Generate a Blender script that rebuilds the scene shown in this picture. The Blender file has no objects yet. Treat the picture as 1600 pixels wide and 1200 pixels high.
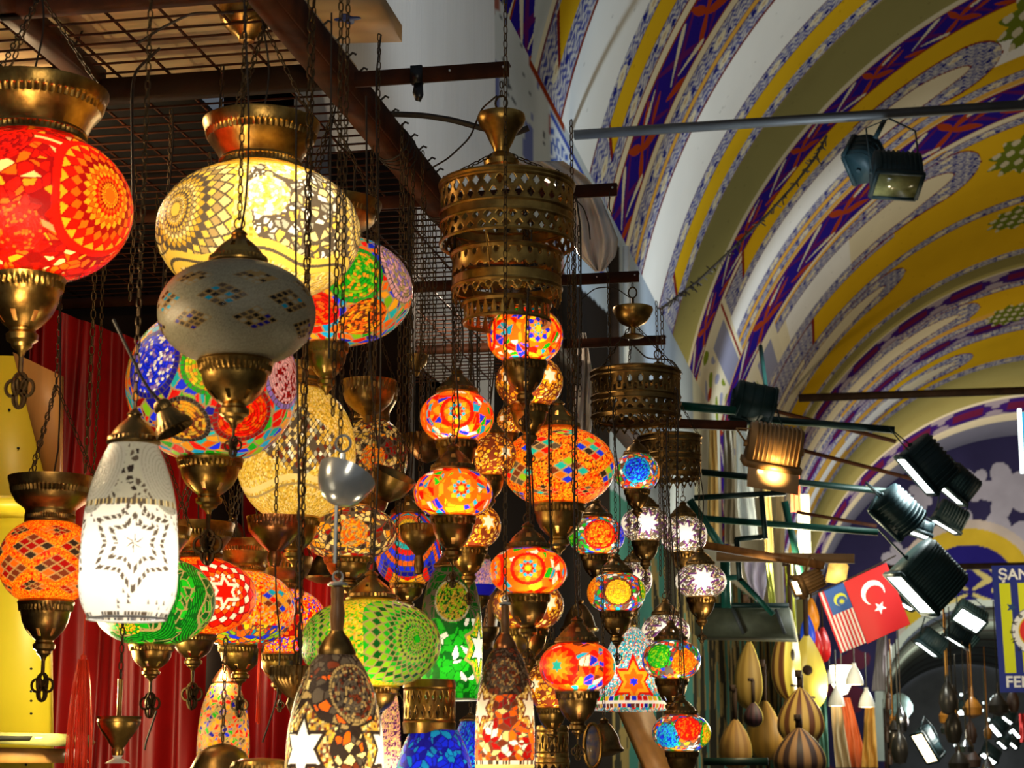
import bpy, math, random
import numpy as np
from mathutils import Vector, Matrix

# ------------------------------------------------------------------ camera frame
EYE = 1.65
FPX = 3000.0
TH = math.atan(600.0 / FPX)
PS = math.atan(600.0 / FPX * math.cos(TH))
CF = Vector((-math.sin(PS) * math.cos(TH), math.cos(PS) * math.cos(TH), math.sin(TH)))
CR = Vector((math.cos(PS), math.sin(PS), 0))
CU = CR.cross(CF)
CAM = Vector((0, 0, EYE))
PI = math.pi


def ray(px, py):
    return CF + CR * ((px - 800) / FPX) + CU * ((600 - py) / FPX)


def at(px, py, Y):
    """Point seen at a photograph pixel, at distance Y along the street."""
    d = ray(px, py)
    return CAM + d * (Y / d.y)


def atx(px, py, X):
    d = ray(px, py)
    return CAM + d * (X / d.x)


def atz(px, py, Z):
    d = ray(px, py)
    return CAM + d * ((Z - EYE) / d.z)


def mpp(P):
    return (P - CAM).dot(CF) / FPX


def elev(P):
    d = P - CAM
    return math.atan2(d.z, math.hypot(d.x, d.y))


scene = bpy.context.scene
COL = scene.collection

# ------------------------------------------------------------------ materials
def newmat(name):
    m = bpy.data.materials.new(name)
    m.use_nodes = True
    nt = m.node_tree
    for n in list(nt.nodes):
        nt.nodes.remove(n)
    out = nt.nodes.new('ShaderNodeOutputMaterial')
    return m, nt, out


def mat(name, color, rough=0.6, metal=0.0, var=0.15, scale=12.0, bump=0.0, color2=None, trans=0.0, spec=0.5, stretch=None):
    m, nt, out = newmat(name)
    b = nt.nodes.new('ShaderNodeBsdfPrincipled')
    b.inputs['Roughness'].default_value = rough
    b.inputs['Metallic'].default_value = metal
    b.inputs['Specular IOR Level'].default_value = spec
    if trans:
        b.inputs['Transmission Weight'].default_value = trans
    tc = nt.nodes.new('ShaderNodeTexCoord')
    nz = nt.nodes.new('ShaderNodeTexNoise')
    nz.inputs['Scale'].default_value = scale
    nz.inputs['Detail'].default_value = 5
    if stretch:
        mp = nt.nodes.new('ShaderNodeMapping')
        mp.inputs['Scale'].default_value = stretch
        nt.links.new(tc.outputs['Object'], mp.inputs['Vector'])
        nt.links.new(mp.outputs['Vector'], nz.inputs['Vector'])
    else:
        nt.links.new(tc.outputs['Object'], nz.inputs['Vector'])
    rp = nt.nodes.new('ShaderNodeValToRGB')
    c2 = color2 if color2 else tuple(max(0, c * (1 - 2.5 * var)) for c in color)
    rp.color_ramp.elements[0].position = 0.3
    rp.color_ramp.elements[1].position = 0.68
    rp.color_ramp.elements[0].color = (*c2, 1)
    rp.color_ramp.elements[1].color = (*color, 1)
    nt.links.new(nz.outputs['Fac'], rp.inputs['Fac'])
    nt.links.new(rp.outputs['Color'], b.inputs['Base Color'])
    if bump:
        bp = nt.nodes.new('ShaderNodeBump')
        bp.inputs['Strength'].default_value = bump
        bp.inputs['Distance'].default_value = 0.01
        nt.links.new(nz.outputs['Fac'], bp.inputs['Height'])
        nt.links.new(bp.outputs['Normal'], b.inputs['Normal'])
    nt.links.new(b.outputs['BSDF'], out.inputs['Surface'])
    return m


def emis(name, color, strength):
    m, nt, out = newmat(name)
    e = nt.nodes.new('ShaderNodeEmission')
    e.inputs['Color'].default_value = (*color, 1)
    e.inputs['Strength'].default_value = strength
    nt.links.new(e.outputs['Emission'], out.inputs['Surface'])
    return m


def paint_mat(name, rough=0.75, spec=0.25):
    m, nt, out = newmat(name)
    b = nt.nodes.new('ShaderNodeBsdfPrincipled')
    b.inputs['Roughness'].default_value = rough
    b.inputs['Specular IOR Level'].default_value = spec
    a = nt.nodes.new('ShaderNodeVertexColor')
    a.layer_name = 'Col'
    nt.links.new(a.outputs['Color'], b.inputs['Base Color'])
    nt.links.new(b.outputs['BSDF'], out.inputs['Surface'])
    return m


def mosaic_mat(name, tr=0.72):
    """Thin stained glass: tile colour passes light through, the front face is glossy."""
    m, nt, out = newmat(name)
    a = nt.nodes.new('ShaderNodeVertexColor')
    a.layer_name = 'Col'
    t = nt.nodes.new('ShaderNodeBsdfTranslucent')
    d = nt.nodes.new('ShaderNodeBsdfDiffuse')
    g = nt.nodes.new('ShaderNodeBsdfGlossy')
    g.inputs['Roughness'].default_value = 0.18
    nz = nt.nodes.new('ShaderNodeTexNoise')
    nz.inputs['Scale'].default_value = 260
    tc = nt.nodes.new('ShaderNodeTexCoord')
    nt.links.new(tc.outputs['Object'], nz.inputs['Vector'])
    bp = nt.nodes.new('ShaderNodeBump')
    bp.inputs['Strength'].default_value = 0.5
    bp.inputs['Distance'].default_value = 0.004
    nt.links.new(nz.outputs['Fac'], bp.inputs['Height'])
    nt.links.new(bp.outputs['Normal'], g.inputs['Normal'])
    nt.links.new(a.outputs['Color'], t.inputs['Color'])
    nt.links.new(a.outputs['Color'], d.inputs['Color'])
    mx = nt.nodes.new('ShaderNodeMixShader')
    mx.inputs[0].default_value = tr
    nt.links.new(d.outputs[0], mx.inputs[1])
    nt.links.new(t.outputs[0], mx.inputs[2])
    fr = nt.nodes.new('ShaderNodeFresnel')
    fr.inputs['IOR'].default_value = 1.4
    m2 = nt.nodes.new('ShaderNodeMixShader')
    nt.links.new(fr.outputs[0], m2.inputs[0])
    nt.links.new(mx.outputs[0], m2.inputs[1])
    nt.links.new(g.outputs[0], m2.inputs[2])
    nt.links.new(m2.outputs[0], out.inputs['Surface'])
    return m


M = dict(
    brass=mat('aged_brass', (0.66, 0.40, 0.10), 0.33, 1.0, 0.2, 30, 0.15, (0.27, 0.14, 0.035)),
    darkbrass=mat('dark_bronze', (0.40, 0.235, 0.07), 0.36, 1.0, 0.2, 30, 0.15, (0.14, 0.08, 0.025)),
    copper=mat('copper', (0.62, 0.26, 0.10), 0.3, 1.0, 0.2, 25, 0.1, (0.3, 0.1, 0.03)),
    steel=mat('polished_steel', (0.72, 0.75, 0.74), 0.22, 0.6, 0.05, 20),
    chain=mat('chain_metal', (0.10, 0.06, 0.025), 0.5, 0.8, 0.2, 60, 0.0, (0.06, 0.035, 0.012)),
    wire=mat('dark_cord', (0.035, 0.022, 0.012), 0.6, 0.0, 0.2, 40),
    rust=mat('brown_painted_iron', (0.085, 0.022, 0.005), 0.65, 0.0, 0.18, 14, 0.2, (0.035, 0.011, 0.004), 0, 0.2),
    glass=mosaic_mat('mosaic_glass'),
    frost=mosaic_mat('mosaic_glass_dense', 0.4),
    paint=paint_mat('painted_plaster', 0.9, 0.0),
    cloth_print=paint_mat('printed_cloth', 0.6, 0.3),
    curtain=mat('red_satin', (0.36, 0.0025, 0.002), 0.45, 0, 0.15, 3, 0, (0.20, 0.0015, 0.001)),
    lam=mat('cream_laminate', (0.80, 0.64, 0.035), 0.4, 0, 0.08, 4, 0.0, stretch=(1, 1, 0.15)),
    beech=mat('light_wood', (0.55, 0.27, 0.08), 0.45, 0, 0.1, 5, 0.0, stretch=(6, 6, 0.5)),
    wood=mat('turned_wood', (0.38, 0.17, 0.05), 0.4, 0, 0.2, 8, 0.0, stretch=(4, 4, 0.6)),
    darkwood=mat('dark_wood', (0.04, 0.02, 0.01), 0.75, 0, 0.2, 6, 0.1, spec=0.15),
    black=mat('black_void_cloth', (0.010, 0.008, 0.007), 0.8, 0, 0.2, 6),
    tape=mat('black_tape', (0.012, 0.012, 0.012), 0.35, 0, 0.2, 20),
    plastic=mat('milky_plastic_sheet', (0.62, 0.62, 0.60), 0.28, 0, 0.04, 1.2, 0.25, stretch=(20, 60, 1.5)),
    tan=mat('tan_board', (0.68, 0.42, 0.20), 0.6, 0, 0.05, 4),
    roofsheet=mat('ribbed_roof_sheet', (0.80, 0.56, 0.30), 0.5, 0, 0.08, 3, 0.2, stretch=(1, 16, 1)),
    plaster=mat('grey_plaster', (0.44, 0.44, 0.44), 0.85, 0, 0.12, 1.5, 0.1),
    cream=mat('cream_plaster', (0.62, 0.56, 0.42), 0.85, 0, 0.08, 1.5),
    floodblack=mat('flood_housing', (0.014, 0.042, 0.050), 0.55, 0.1, 0.1, 20),
    floodgrey=mat('flood_housing_dark_green', (0.020, 0.062, 0.062), 0.55, 0.1, 0.1, 20),
    floodtan=mat('flood_housing_tan', (0.42, 0.24, 0.09), 0.5, 0.3, 0.1, 20),
    green=mat('green_painted_iron', (0.012, 0.13, 0.085), 0.45, 0.1, 0.15, 14),
    greendark=mat('dark_green_pole', (0.01, 0.04, 0.03), 0.45, 0.1, 0.15, 14),
    polegrey=mat('galvanised_iron', (0.13, 0.13, 0.13), 0.5, 0.2, 0.1, 5),
    white=mat('white_enamel', (0.75, 0.73, 0.68), 0.35, 0, 0.04, 8),
    redyarn=mat('red_silk_thread', (0.95, 0.05, 0.008), 0.5, 0, 0.1, 8),
    oudface=mat('spruce_soundboard', (0.85, 0.66, 0.10), 0.4, 0, 0.06, 3, stretch=(8, 8, 0.4)),
    dimglass=mat('unlit_lamp_glass', (0.45, 0.42, 0.16), 0.12, 0, 0.3, 9, 0.3),
    bag=mat('translucent_bag', (0.85, 0.76, 0.66), 0.25, 0, 0.05, 3, 0.2),
)

# ------------------------------------------------------------------ mesh building
class MB:
    """Collects vertices, quads and triangles of one part."""
    def __init__(s):
        s.V = []; s.Q = []; s.T = []; s.n = 0; s.C = []; s.hascol = False

    def add(s, V, Q=None, T=None, C=None):
        V = np.asarray(V, dtype=np.float64).reshape(-1, 3)
        if Q is not None and len(Q):
            s.Q.append(np.asarray(Q, dtype=np.int64).reshape(-1, 4) + s.n)
        if T is not None and len(T):
            s.T.append(np.asarray(T, dtype=np.int64).reshape(-1, 3) + s.n)
        s.V.append(V); s.n += len(V)
        if C is not None:
            s.hascol = True
            C = np.asarray(C, float)
            if C.ndim == 1:
                C = np.tile(C, (len(V), 1))
            s.C.append(C)
        else:
            s.C.append(np.full((len(V), 3), 0.5))
        return s

    def grid(s, P, wrap_u=False, wrap_v=False, mask=None, C=None):
        """P: (nv, nu, 3)"""
        nv, nu = P.shape[:2]
        idx = np.arange(nv * nu).reshape(nv, nu)
        a = idx if not wrap_u else np.concatenate([idx, idx[:, :1]], 1)
        if wrap_v:
            a = np.concatenate([a, a[:1]], 0)
        q = np.stack([a[:-1, :-1], a[:-1, 1:], a[1:, 1:], a[1:, :-1]], -1)
        if mask is not None:
            q = q[mask]
        return s.add(P.reshape(-1, 3), q.reshape(-1, 4), C=None if C is None else C.reshape(-1, 3))

    def lathe(s, prof, n=32, c=(0, 0, 0), ribs=0, axis=None, holes=None):
        """prof: list of (r, z[, rib amplitude]) from bottom to top or top to bottom."""
        pr = [(p + (0,))[:3] if len(p) == 2 else p for p in prof]
        r = np.array([p[0] for p in pr]); z = np.array([p[1] for p in pr]); am = np.array([p[2] for p in pr])
        if ribs:
            n = max(n, ribs * 4)
        th = np.linspace(0, 2 * PI, n, endpoint=False)
        rr = r[:, None] * (1 + am[:, None] * np.cos(ribs * th)[None])
        P = np.stack([rr * np.cos(th), rr * np.sin(th), np.repeat(z[:, None], n, 1)], -1)
        if axis is not None:
            A = np.array(axis)          # 3x3 rows: local x,y,z in target space
            P = P @ A
        P = P + np.array(c)
        mask = None
        if holes:
            mask = np.ones((len(pr) - 1, n), bool)
            for row, per, wid in holes:
                k = np.arange(n) % (n // per)
                mask[row, (k >= (n // per) // 2 - wid // 2) & (k < (n // per) // 2 - wid // 2 + wid)] = False
        return s.grid(P, wrap_u=True, mask=mask)

    def tube(s, pts, r, n=6, closed=False, cap=True):
        pts = np.asarray([tuple(p) for p in pts], float)
        m = len(pts)
        if m < 2:
            return s
        if closed:
            t = np.roll(pts, -1, 0) - np.roll(pts, 1, 0)
        else:
            t = np.gradient(pts, axis=0)
        t /= np.linalg.norm(t, axis=1)[:, None] + 1e-12
        ref = np.array([0, 0, 1.0]) if abs(t[0][2]) < 0.9 else np.array([1.0, 0, 0])
        u = np.zeros_like(t)
        prev = np.cross(t[0], ref); prev /= np.linalg.norm(prev)
        for i in range(m):
            p = prev - t[i] * prev.dot(t[i])
            ln = np.linalg.norm(p)
            prev = p / ln if ln > 1e-6 else prev
            u[i] = prev
        v = np.cross(t, u)
        a = np.linspace(0, 2 * PI, n, endpoint=False)
        rad = np.full(m, r) if np.isscalar(r) else np.asarray(r, float)
        P = pts[:, None] + rad[:, None, None] * (np.cos(a)[None, :, None] * u[:, None] + np.sin(a)[None, :, None] * v[:, None])
        base = s.n
        s.grid(P, wrap_u=True, wrap_v=closed)
        if cap and not closed:
            for row, flip in ((0, 1), (m - 1, 0)):
                ids = np.arange(n) + row * n
                for k in range(1, n - 1):
                    tri = [ids[0], ids[k], ids[k + 1]]
                    s.T.append(np.array([tri[::-1] if flip else tri]) + base)
        return s

    def box(s, c, size, rot=None, bev=0.0):
        x, y, z = [q / 2 for q in size]
        V = np.array([(i * x, j * y, k * z) for i in (-1, 1) for j in (-1, 1) for k in (-1, 1)], float)
        if rot is not None:
            V = V @ np.array(rot).T
        V = V + np.array(c)
        Q = [(0, 1, 3, 2), (4, 6, 7, 5), (0, 4, 5, 1), (2, 3, 7, 6), (0, 2, 6, 4), (1, 5, 7, 3)]
        return s.add(V, Q)

    def bar(s, p0, p1, w, h, up=(0, 0, 1)):
        p0 = Vector(p0); p1 = Vector(p1)
        t = (p1 - p0); L = t.length; t.normalize()
        upv = Vector(up); sd = t.cross(upv)
        if sd.length < 1e-4:
            sd = t.cross(Vector((1, 0, 0)))
        sd.normalize(); u2 = sd.cross(t)
        R = np.array([[t.x, sd.x, u2.x], [t.y, sd.y, u2.y], [t.z, sd.z, u2.z]])
        return s.box((p0 + p1) / 2, (L, w, h), R)

    def prism(s, poly, d):
        """poly: list of 3D points (planar), extruded by vector d; fan from centroid."""
        P = np.asarray([tuple(p) for p in poly], float); n = len(P); d = np.asarray(tuple(d), float)
        V = np.concatenate([P, P + d, [P.mean(0)], [P.mean(0) + d]])
        Q = [(i, (i + 1) % n, (i + 1) % n + n, i + n) for i in range(n)]
        T = [((i + 1) % n, i, 2 * n) for i in range(n)] + [(i + n, (i + 1) % n + n, 2 * n + 1) for i in range(n)]
        return s.add(V, Q, T)

    def ball(s, c, r, n=10):
        prof = [(max(1e-5, r * math.cos(a)), r * math.sin(a)) for a in np.linspace(-PI / 2, PI / 2, n)]
        return s.lathe(prof, n * 2, c)

    def chain(s, pts, link=0.022, wr=0.0016, wid=None, seg=10, ms=4):
        """Chain of separate oval links along a polyline."""
        pts = np.asarray([tuple(p) for p in pts], float)
        d = np.linalg.norm(np.diff(pts, axis=0), axis=1); cum = np.concatenate([[0], np.cumsum(d)])
        L = cum[-1]; pitch = link - 2.4 * wr
        k = max(1, int(L / pitch))
        pos = (np.arange(k) + 0.5) * L / k
        C = np.stack([np.interp(pos, cum, pts[:, i]) for i in range(3)], 1)
        e = 1e-3
        C2 = np.stack([np.interp(pos + e, cum, pts[:, i]) - np.interp(pos - e, cum, pts[:, i]) for i in range(3)], 1)
        t = C2 / (np.linalg.norm(C2, axis=1)[:, None] + 1e-12)
        ref = np.where(np.abs(t[:, 2:3]) < 0.95, np.array([[0, 0, 1.0]]), np.array([[1.0, 0, 0]]))
        # fixed frame turned 45 degrees so that both link directions show
        a = np.cross(t, ref); a /= np.linalg.norm(a, axis=1)[:, None]
        b = np.cross(t, a)
        par = (np.arange(k) % 2)[:, None]
        s1 = (a + b) / math.sqrt(2); s2 = (a - b) / math.sqrt(2)
        side = np.where(par == 0, s1, s2); nor = np.where(par == 0, s2, s1)
        wid = wid or link * 0.58
        ph = np.linspace(0, 2 * PI, seg, endpoint=False)
        lx = (link / 2 - wr) * np.sign(np.cos(ph)) * np.abs(np.cos(ph)) ** 0.7
        ly = (wid / 2 - wr) * np.sign(np.sin(ph)) * np.abs(np.sin(ph)) ** 0.7
        an = np.stack([np.cos(ph), np.sin(ph)], 1)
        mp = np.linspace(0, 2 * PI, ms, endpoint=False)
        X = lx[:, None] + wr * np.cos(mp)[None] * an[:, 0:1]
        Yy = ly[:, None] + wr * np.cos(mp)[None] * an[:, 1:2]
        Z = np.repeat(wr * np.sin(mp)[None], seg, 0)
        loc = np.stack([X, Yy, Z], -1).reshape(-1, 3)
        W = C[:, None] + loc[None, :, 0:1] * t[:, None] + loc[None, :, 1:2] * side[:, None] + loc[None, :, 2:3] * nor[:, None]
        idx = np.arange(seg * ms).reshape(seg, ms)
        A = np.concatenate([idx, idx[:1]], 0); A = np.concatenate([A, A[:, :1]], 1)
        q = np.stack([A[:-1, :-1], A[:-1, 1:], A[1:, 1:], A[1:, :-1]], -1).reshape(-1, 4)
        Q = (q[None] + (np.arange(k) * seg * ms)[:, None, None]).reshape(-1, 4)
        return s.add(W.reshape(-1, 3), Q)

    def build(s, name, material, parent=None, smooth=True, label=None, loc=None, auto=True):
        V = np.concatenate(s.V) if s.V else np.zeros((0, 3))
        Q = np.concatenate(s.Q) if s.Q else np.zeros((0, 4), int)
        T = np.concatenate(s.T) if s.T else np.zeros((0, 3), int)
        me = bpy.data.meshes.new(name)
        me.vertices.add(len(V)); me.vertices.foreach_set('co', V.astype(np.float32).ravel())
        nl = len(Q) * 4 + len(T) * 3
        me.loops.add(nl)
        me.loops.foreach_set('vertex_index', np.concatenate([Q.ravel(), T.ravel()]).astype(np.int32))
        me.polygons.add(len(Q) + len(T))
        st = np.concatenate([np.arange(len(Q)) * 4, len(Q) * 4 + np.arange(len(T)) * 3]).astype(np.int32)
        me.polygons.foreach_set('loop_start', st)
        me.polygons.foreach_set('loop_total', np.concatenate([np.full(len(Q), 4), np.full(len(T), 3)]).astype(np.int32))
        me.update(calc_edges=True)
        me.validate()
        if smooth:
            me.polygons.foreach_set('use_smooth', np.ones(len(me.polygons), bool))
            if auto and len(me.polygons) < 60000:
                me.set_sharp_from_angle(angle=math.radians(38))
        if s.hascol:
            C = np.concatenate(s.C)
            ca = me.color_attributes.new('Col', 'FLOAT_COLOR', 'POINT')
            ca.data.foreach_set('color', np.concatenate([C, np.ones((len(C), 1))], 1).astype(np.float32).ravel())
        if material is not None:
            me.materials.append(material)
        o = bpy.data.objects.new(name, me)
        COL.objects.link(o)
        if parent is not None:
            o.parent = parent
        if loc is not None:
            o.location = loc
        if label:
            o['label'] = label
        return o


def tag(o, label, cat, group=None, kind=None):
    o['label'] = label; o['category'] = cat
    if group: o['group'] = group
    if kind: o['kind'] = kind
    return o


def thing(name, label, cat, loc=(0, 0, 0), rotz=0.0, group=None):
    o = bpy.data.objects.new(name, None)
    o.empty_display_size = 0.05
    COL.objects.link(o)
    o.location = loc; o.rotation_euler = (0, 0, rotz)
    return tag(o, label, cat, group)


def struct(o):
    o['kind'] = 'structure'
    return o


def light(name, kind, loc, power, color=(1, 1, 1), size=0.05, parent=None, target=None, spot=None, size_y=None):
    l = bpy.data.lights.new(name, kind)
    l.energy = power; l.color = color
    if kind in ('POINT', 'SPOT'):
        l.shadow_soft_size = size
    if kind == 'AREA':
        l.size = size
        if size_y:
            l.shape = 'RECTANGLE'; l.size_y = size_y
    if kind == 'SPOT' and spot:
        l.spot_size = spot; l.spot_blend = 0.6
    o = bpy.data.objects.new(name, l)
    COL.objects.link(o)
    o.location = loc
    if target is not None:
        dv = Vector(target) - Vector(loc)
        o.rotation_euler = dv.to_track_quat('-Z', 'Y').to_euler()
    if parent is not None:
        o.parent = parent
    return o


def lin(r, g, b):
    return tuple(((c / 255 + 0.055) / 1.055) ** 2.4 if c > 10 else c / 255 / 12.92 for c in (r, g, b))


def hsh(a, b=0, c=0, seed=0):
    """Deterministic hash of integer arrays to 0..1"""
    x = (np.asarray(a, dtype=np.int64) * 73856093) ^ (np.asarray(b, dtype=np.int64) * 19349663) ^ (np.asarray(c, dtype=np.int64) * 83492791) ^ (seed * 2654435)
    x = (x ^ (x >> 13)) * 1274126177 & 0x7fffffff
    x = (x ^ (x >> 11)) * 668265263 & 0x7fffffff
    return (x & 0xffff) / 65536.0


def vnoise(x, y, seed=0):
    ix = np.floor(x).astype(int); iy = np.floor(y).astype(int)
    fx = x - ix; fy = y - iy
    fx = fx * fx * (3 - 2 * fx); fy = fy * fy * (3 - 2 * fy)
    a = hsh(ix, iy, 0, seed); b = hsh(ix + 1, iy, 0, seed); c = hsh(ix, iy + 1, 0, seed); d = hsh(ix + 1, iy + 1, 0, seed)
    return (a * (1 - fx) + b * fx) * (1 - fy) + (c * (1 - fx) + d * fx) * fy


def fbm(x, y, seed=0, o=4):
    v = 0; a = 0.5
    for i in range(o):
        v = v + a * vnoise(x * 2 ** i, y * 2 ** i, seed + i); a *= 0.5
    return v / (1 - 0.5 ** o)
# ------------------------------------------------------------------ painted vault
VX, VZ, VR = 3.801, 2.932 + EYE, 6.0
PHI0 = math.radians(13.0)
WALLX = VX - VR * math.cos(PHI0)          # shop side wall plane, about -2.05
SPRZ = VZ + VR * math.sin(PHI0)
c_white = np.array([0.72, 0.70, 0.66]); c_cream = np.array([0.66, 0.58, 0.40]); c_navy = np.array([0.02, 0.010, 0.20])
c_yel = np.array([0.62, 0.37, 0.012]); c_red = np.array([0.33, 0.045, 0.012]); c_olive = np.array([0.22, 0.19, 0.065])
c_orange = np.array([0.66, 0.36, 0.06]); c_leaf = np.array([0.16, 0.20, 0.02]); c_plast = np.array([0.46, 0.47, 0.44])
c_grb = np.array([0.22, 0.22, 0.30]); c_drk = np.array([0.18, 0.02, 0.015])


def seg_d(p, q, a, b, aspect=1.0):
    ax, ay = a; bx, by = b
    dx, dy = bx - ax, by - ay
    t = np.clip(((p - ax) * dx + (q - ay) * dy) / (dx * dx + dy * dy), 0, 1)
    return np.hypot(p - ax - t * dx, q - ay - t * dy), t


def pat_navy(y0, y1, Y, S, L=None):
    """navy band with red lattice and cream leaves; Y across, S along the arch in metres"""
    w = y1 - y0
    q = (Y - y0) / w
    far = L is not None and L >= 2
    L = L or 1.45 * w
    p = (S / L) % 1.0
    if far:
        col = np.broadcast_to(np.array([0.30, 0.25, 0.30]), Y.shape + (3,)).copy()
        pp = (p * 2) % 1.0
        hx = np.abs(q - 0.5) < 0.46 * np.clip(1.9 * (1 - np.abs(pp - 0.5) * 2) + 0.15 * np.sin(q * 25), 0, 1)
        col[hx] = np.array([0.04, 0.012, 0.13])
        col[hx & (np.abs(q - 0.5) < 0.22) & (np.abs(pp - .5) < .28)] = np.array([0.12, 0.012, 0.045])
        return col
    col = np.broadcast_to(c_navy, Y.shape + (3,)).copy()
    pur = np.array([0.10, 0.012, 0.10])
    for a, b, wd, cc in (((0.0, 0.05), (0.55, 0.95), 0.035, pur), ((0.0, 0.95), (0.55, 0.05), 0.035, pur), ((0.55, 0.0), (1.0, 0.9), 0.03, pur), ((0.55, 1.0), (1.0, 0.1), 0.03, pur),
                         ((0.62, 0.50), (0.84, 0.10), 0.055, c_red), ((0.62, 0.50), (0.86, 0.86), 0.055, c_red), ((0.62, 0.50), (0.50, 0.06), 0.04, c_red), ((0.62, 0.5), (0.46, 0.95), 0.045, c_red),
                         ((0.02, 0.70), (0.26, 0.98), 0.045, c_red), ((0.98, 0.35), (0.80, 0.55), 0.04, c_red)):
        d, t = seg_d(p * 1.45, q, (a[0] * 1.45, a[1]), (b[0] * 1.45, b[1]))
        col[d < wd * (0.5 + 0.9 * np.sin(t * PI))] = cc
    for a, b in (((0.10, 0.62), (0.38, 0.10)), ((0.20, 0.70), (0.50, 0.88)), ((0.94, 0.15), (0.76, 0.30))):
        d, t = seg_d(p * 1.45, q, (a[0] * 1.45, a[1]), (b[0] * 1.45, b[1]))
        col[d < 0.015 + 0.055 * t ** 1.3 * (1 - 0.5 * t ** 6)] = c_cream * 0.9
    col[(q < 0.05) | (q > 0.95)] = c_red * 0.7
    return col


def pat_floral(Y, S, y0, y1, edged=True):
    w = max(0.05, y1 - y0)
    q = (Y - y0) / w
    L = 0.62
    p = (S / L) % 1.0
    n1 = np.sin(S * 52 + 4 * np.sin(Y * 33 + S * 11)) + np.sin(Y * 58 + 4 * np.sin(S * 37)) + 1.2 * (vnoise(S * 30, Y * 34, 2) - .5) * 2
    m = np.clip(0.5 + 0.45 * n1, 0, 1)[..., None]
    col = (1 - m) * np.array([0.05, 0.06, 0.24]) + m * np.array([0.50, 0.47, 0.44])
    fl = np.hypot((p - 0.5) * L / 0.10, (q - 0.5) * w / 0.075)
    col[fl < 1] = c_cream * 0.95
    col[fl < 0.35] = np.array([0.5, 0.36, 0.2])
    dk = np.minimum(np.hypot((p - 0.27) * L / 0.035, (q - 0.3) * w / 0.045), np.hypot((p - 0.73) * L / 0.035, (q - 0.7) * w / 0.045))
    col[dk < 1] = np.array([0.015, 0.018, 0.16])
    if edged:
        col[(q < 0.05) | (q > 0.95)] = np.array([0.16, 0.06, 0.07])
    return col


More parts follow.
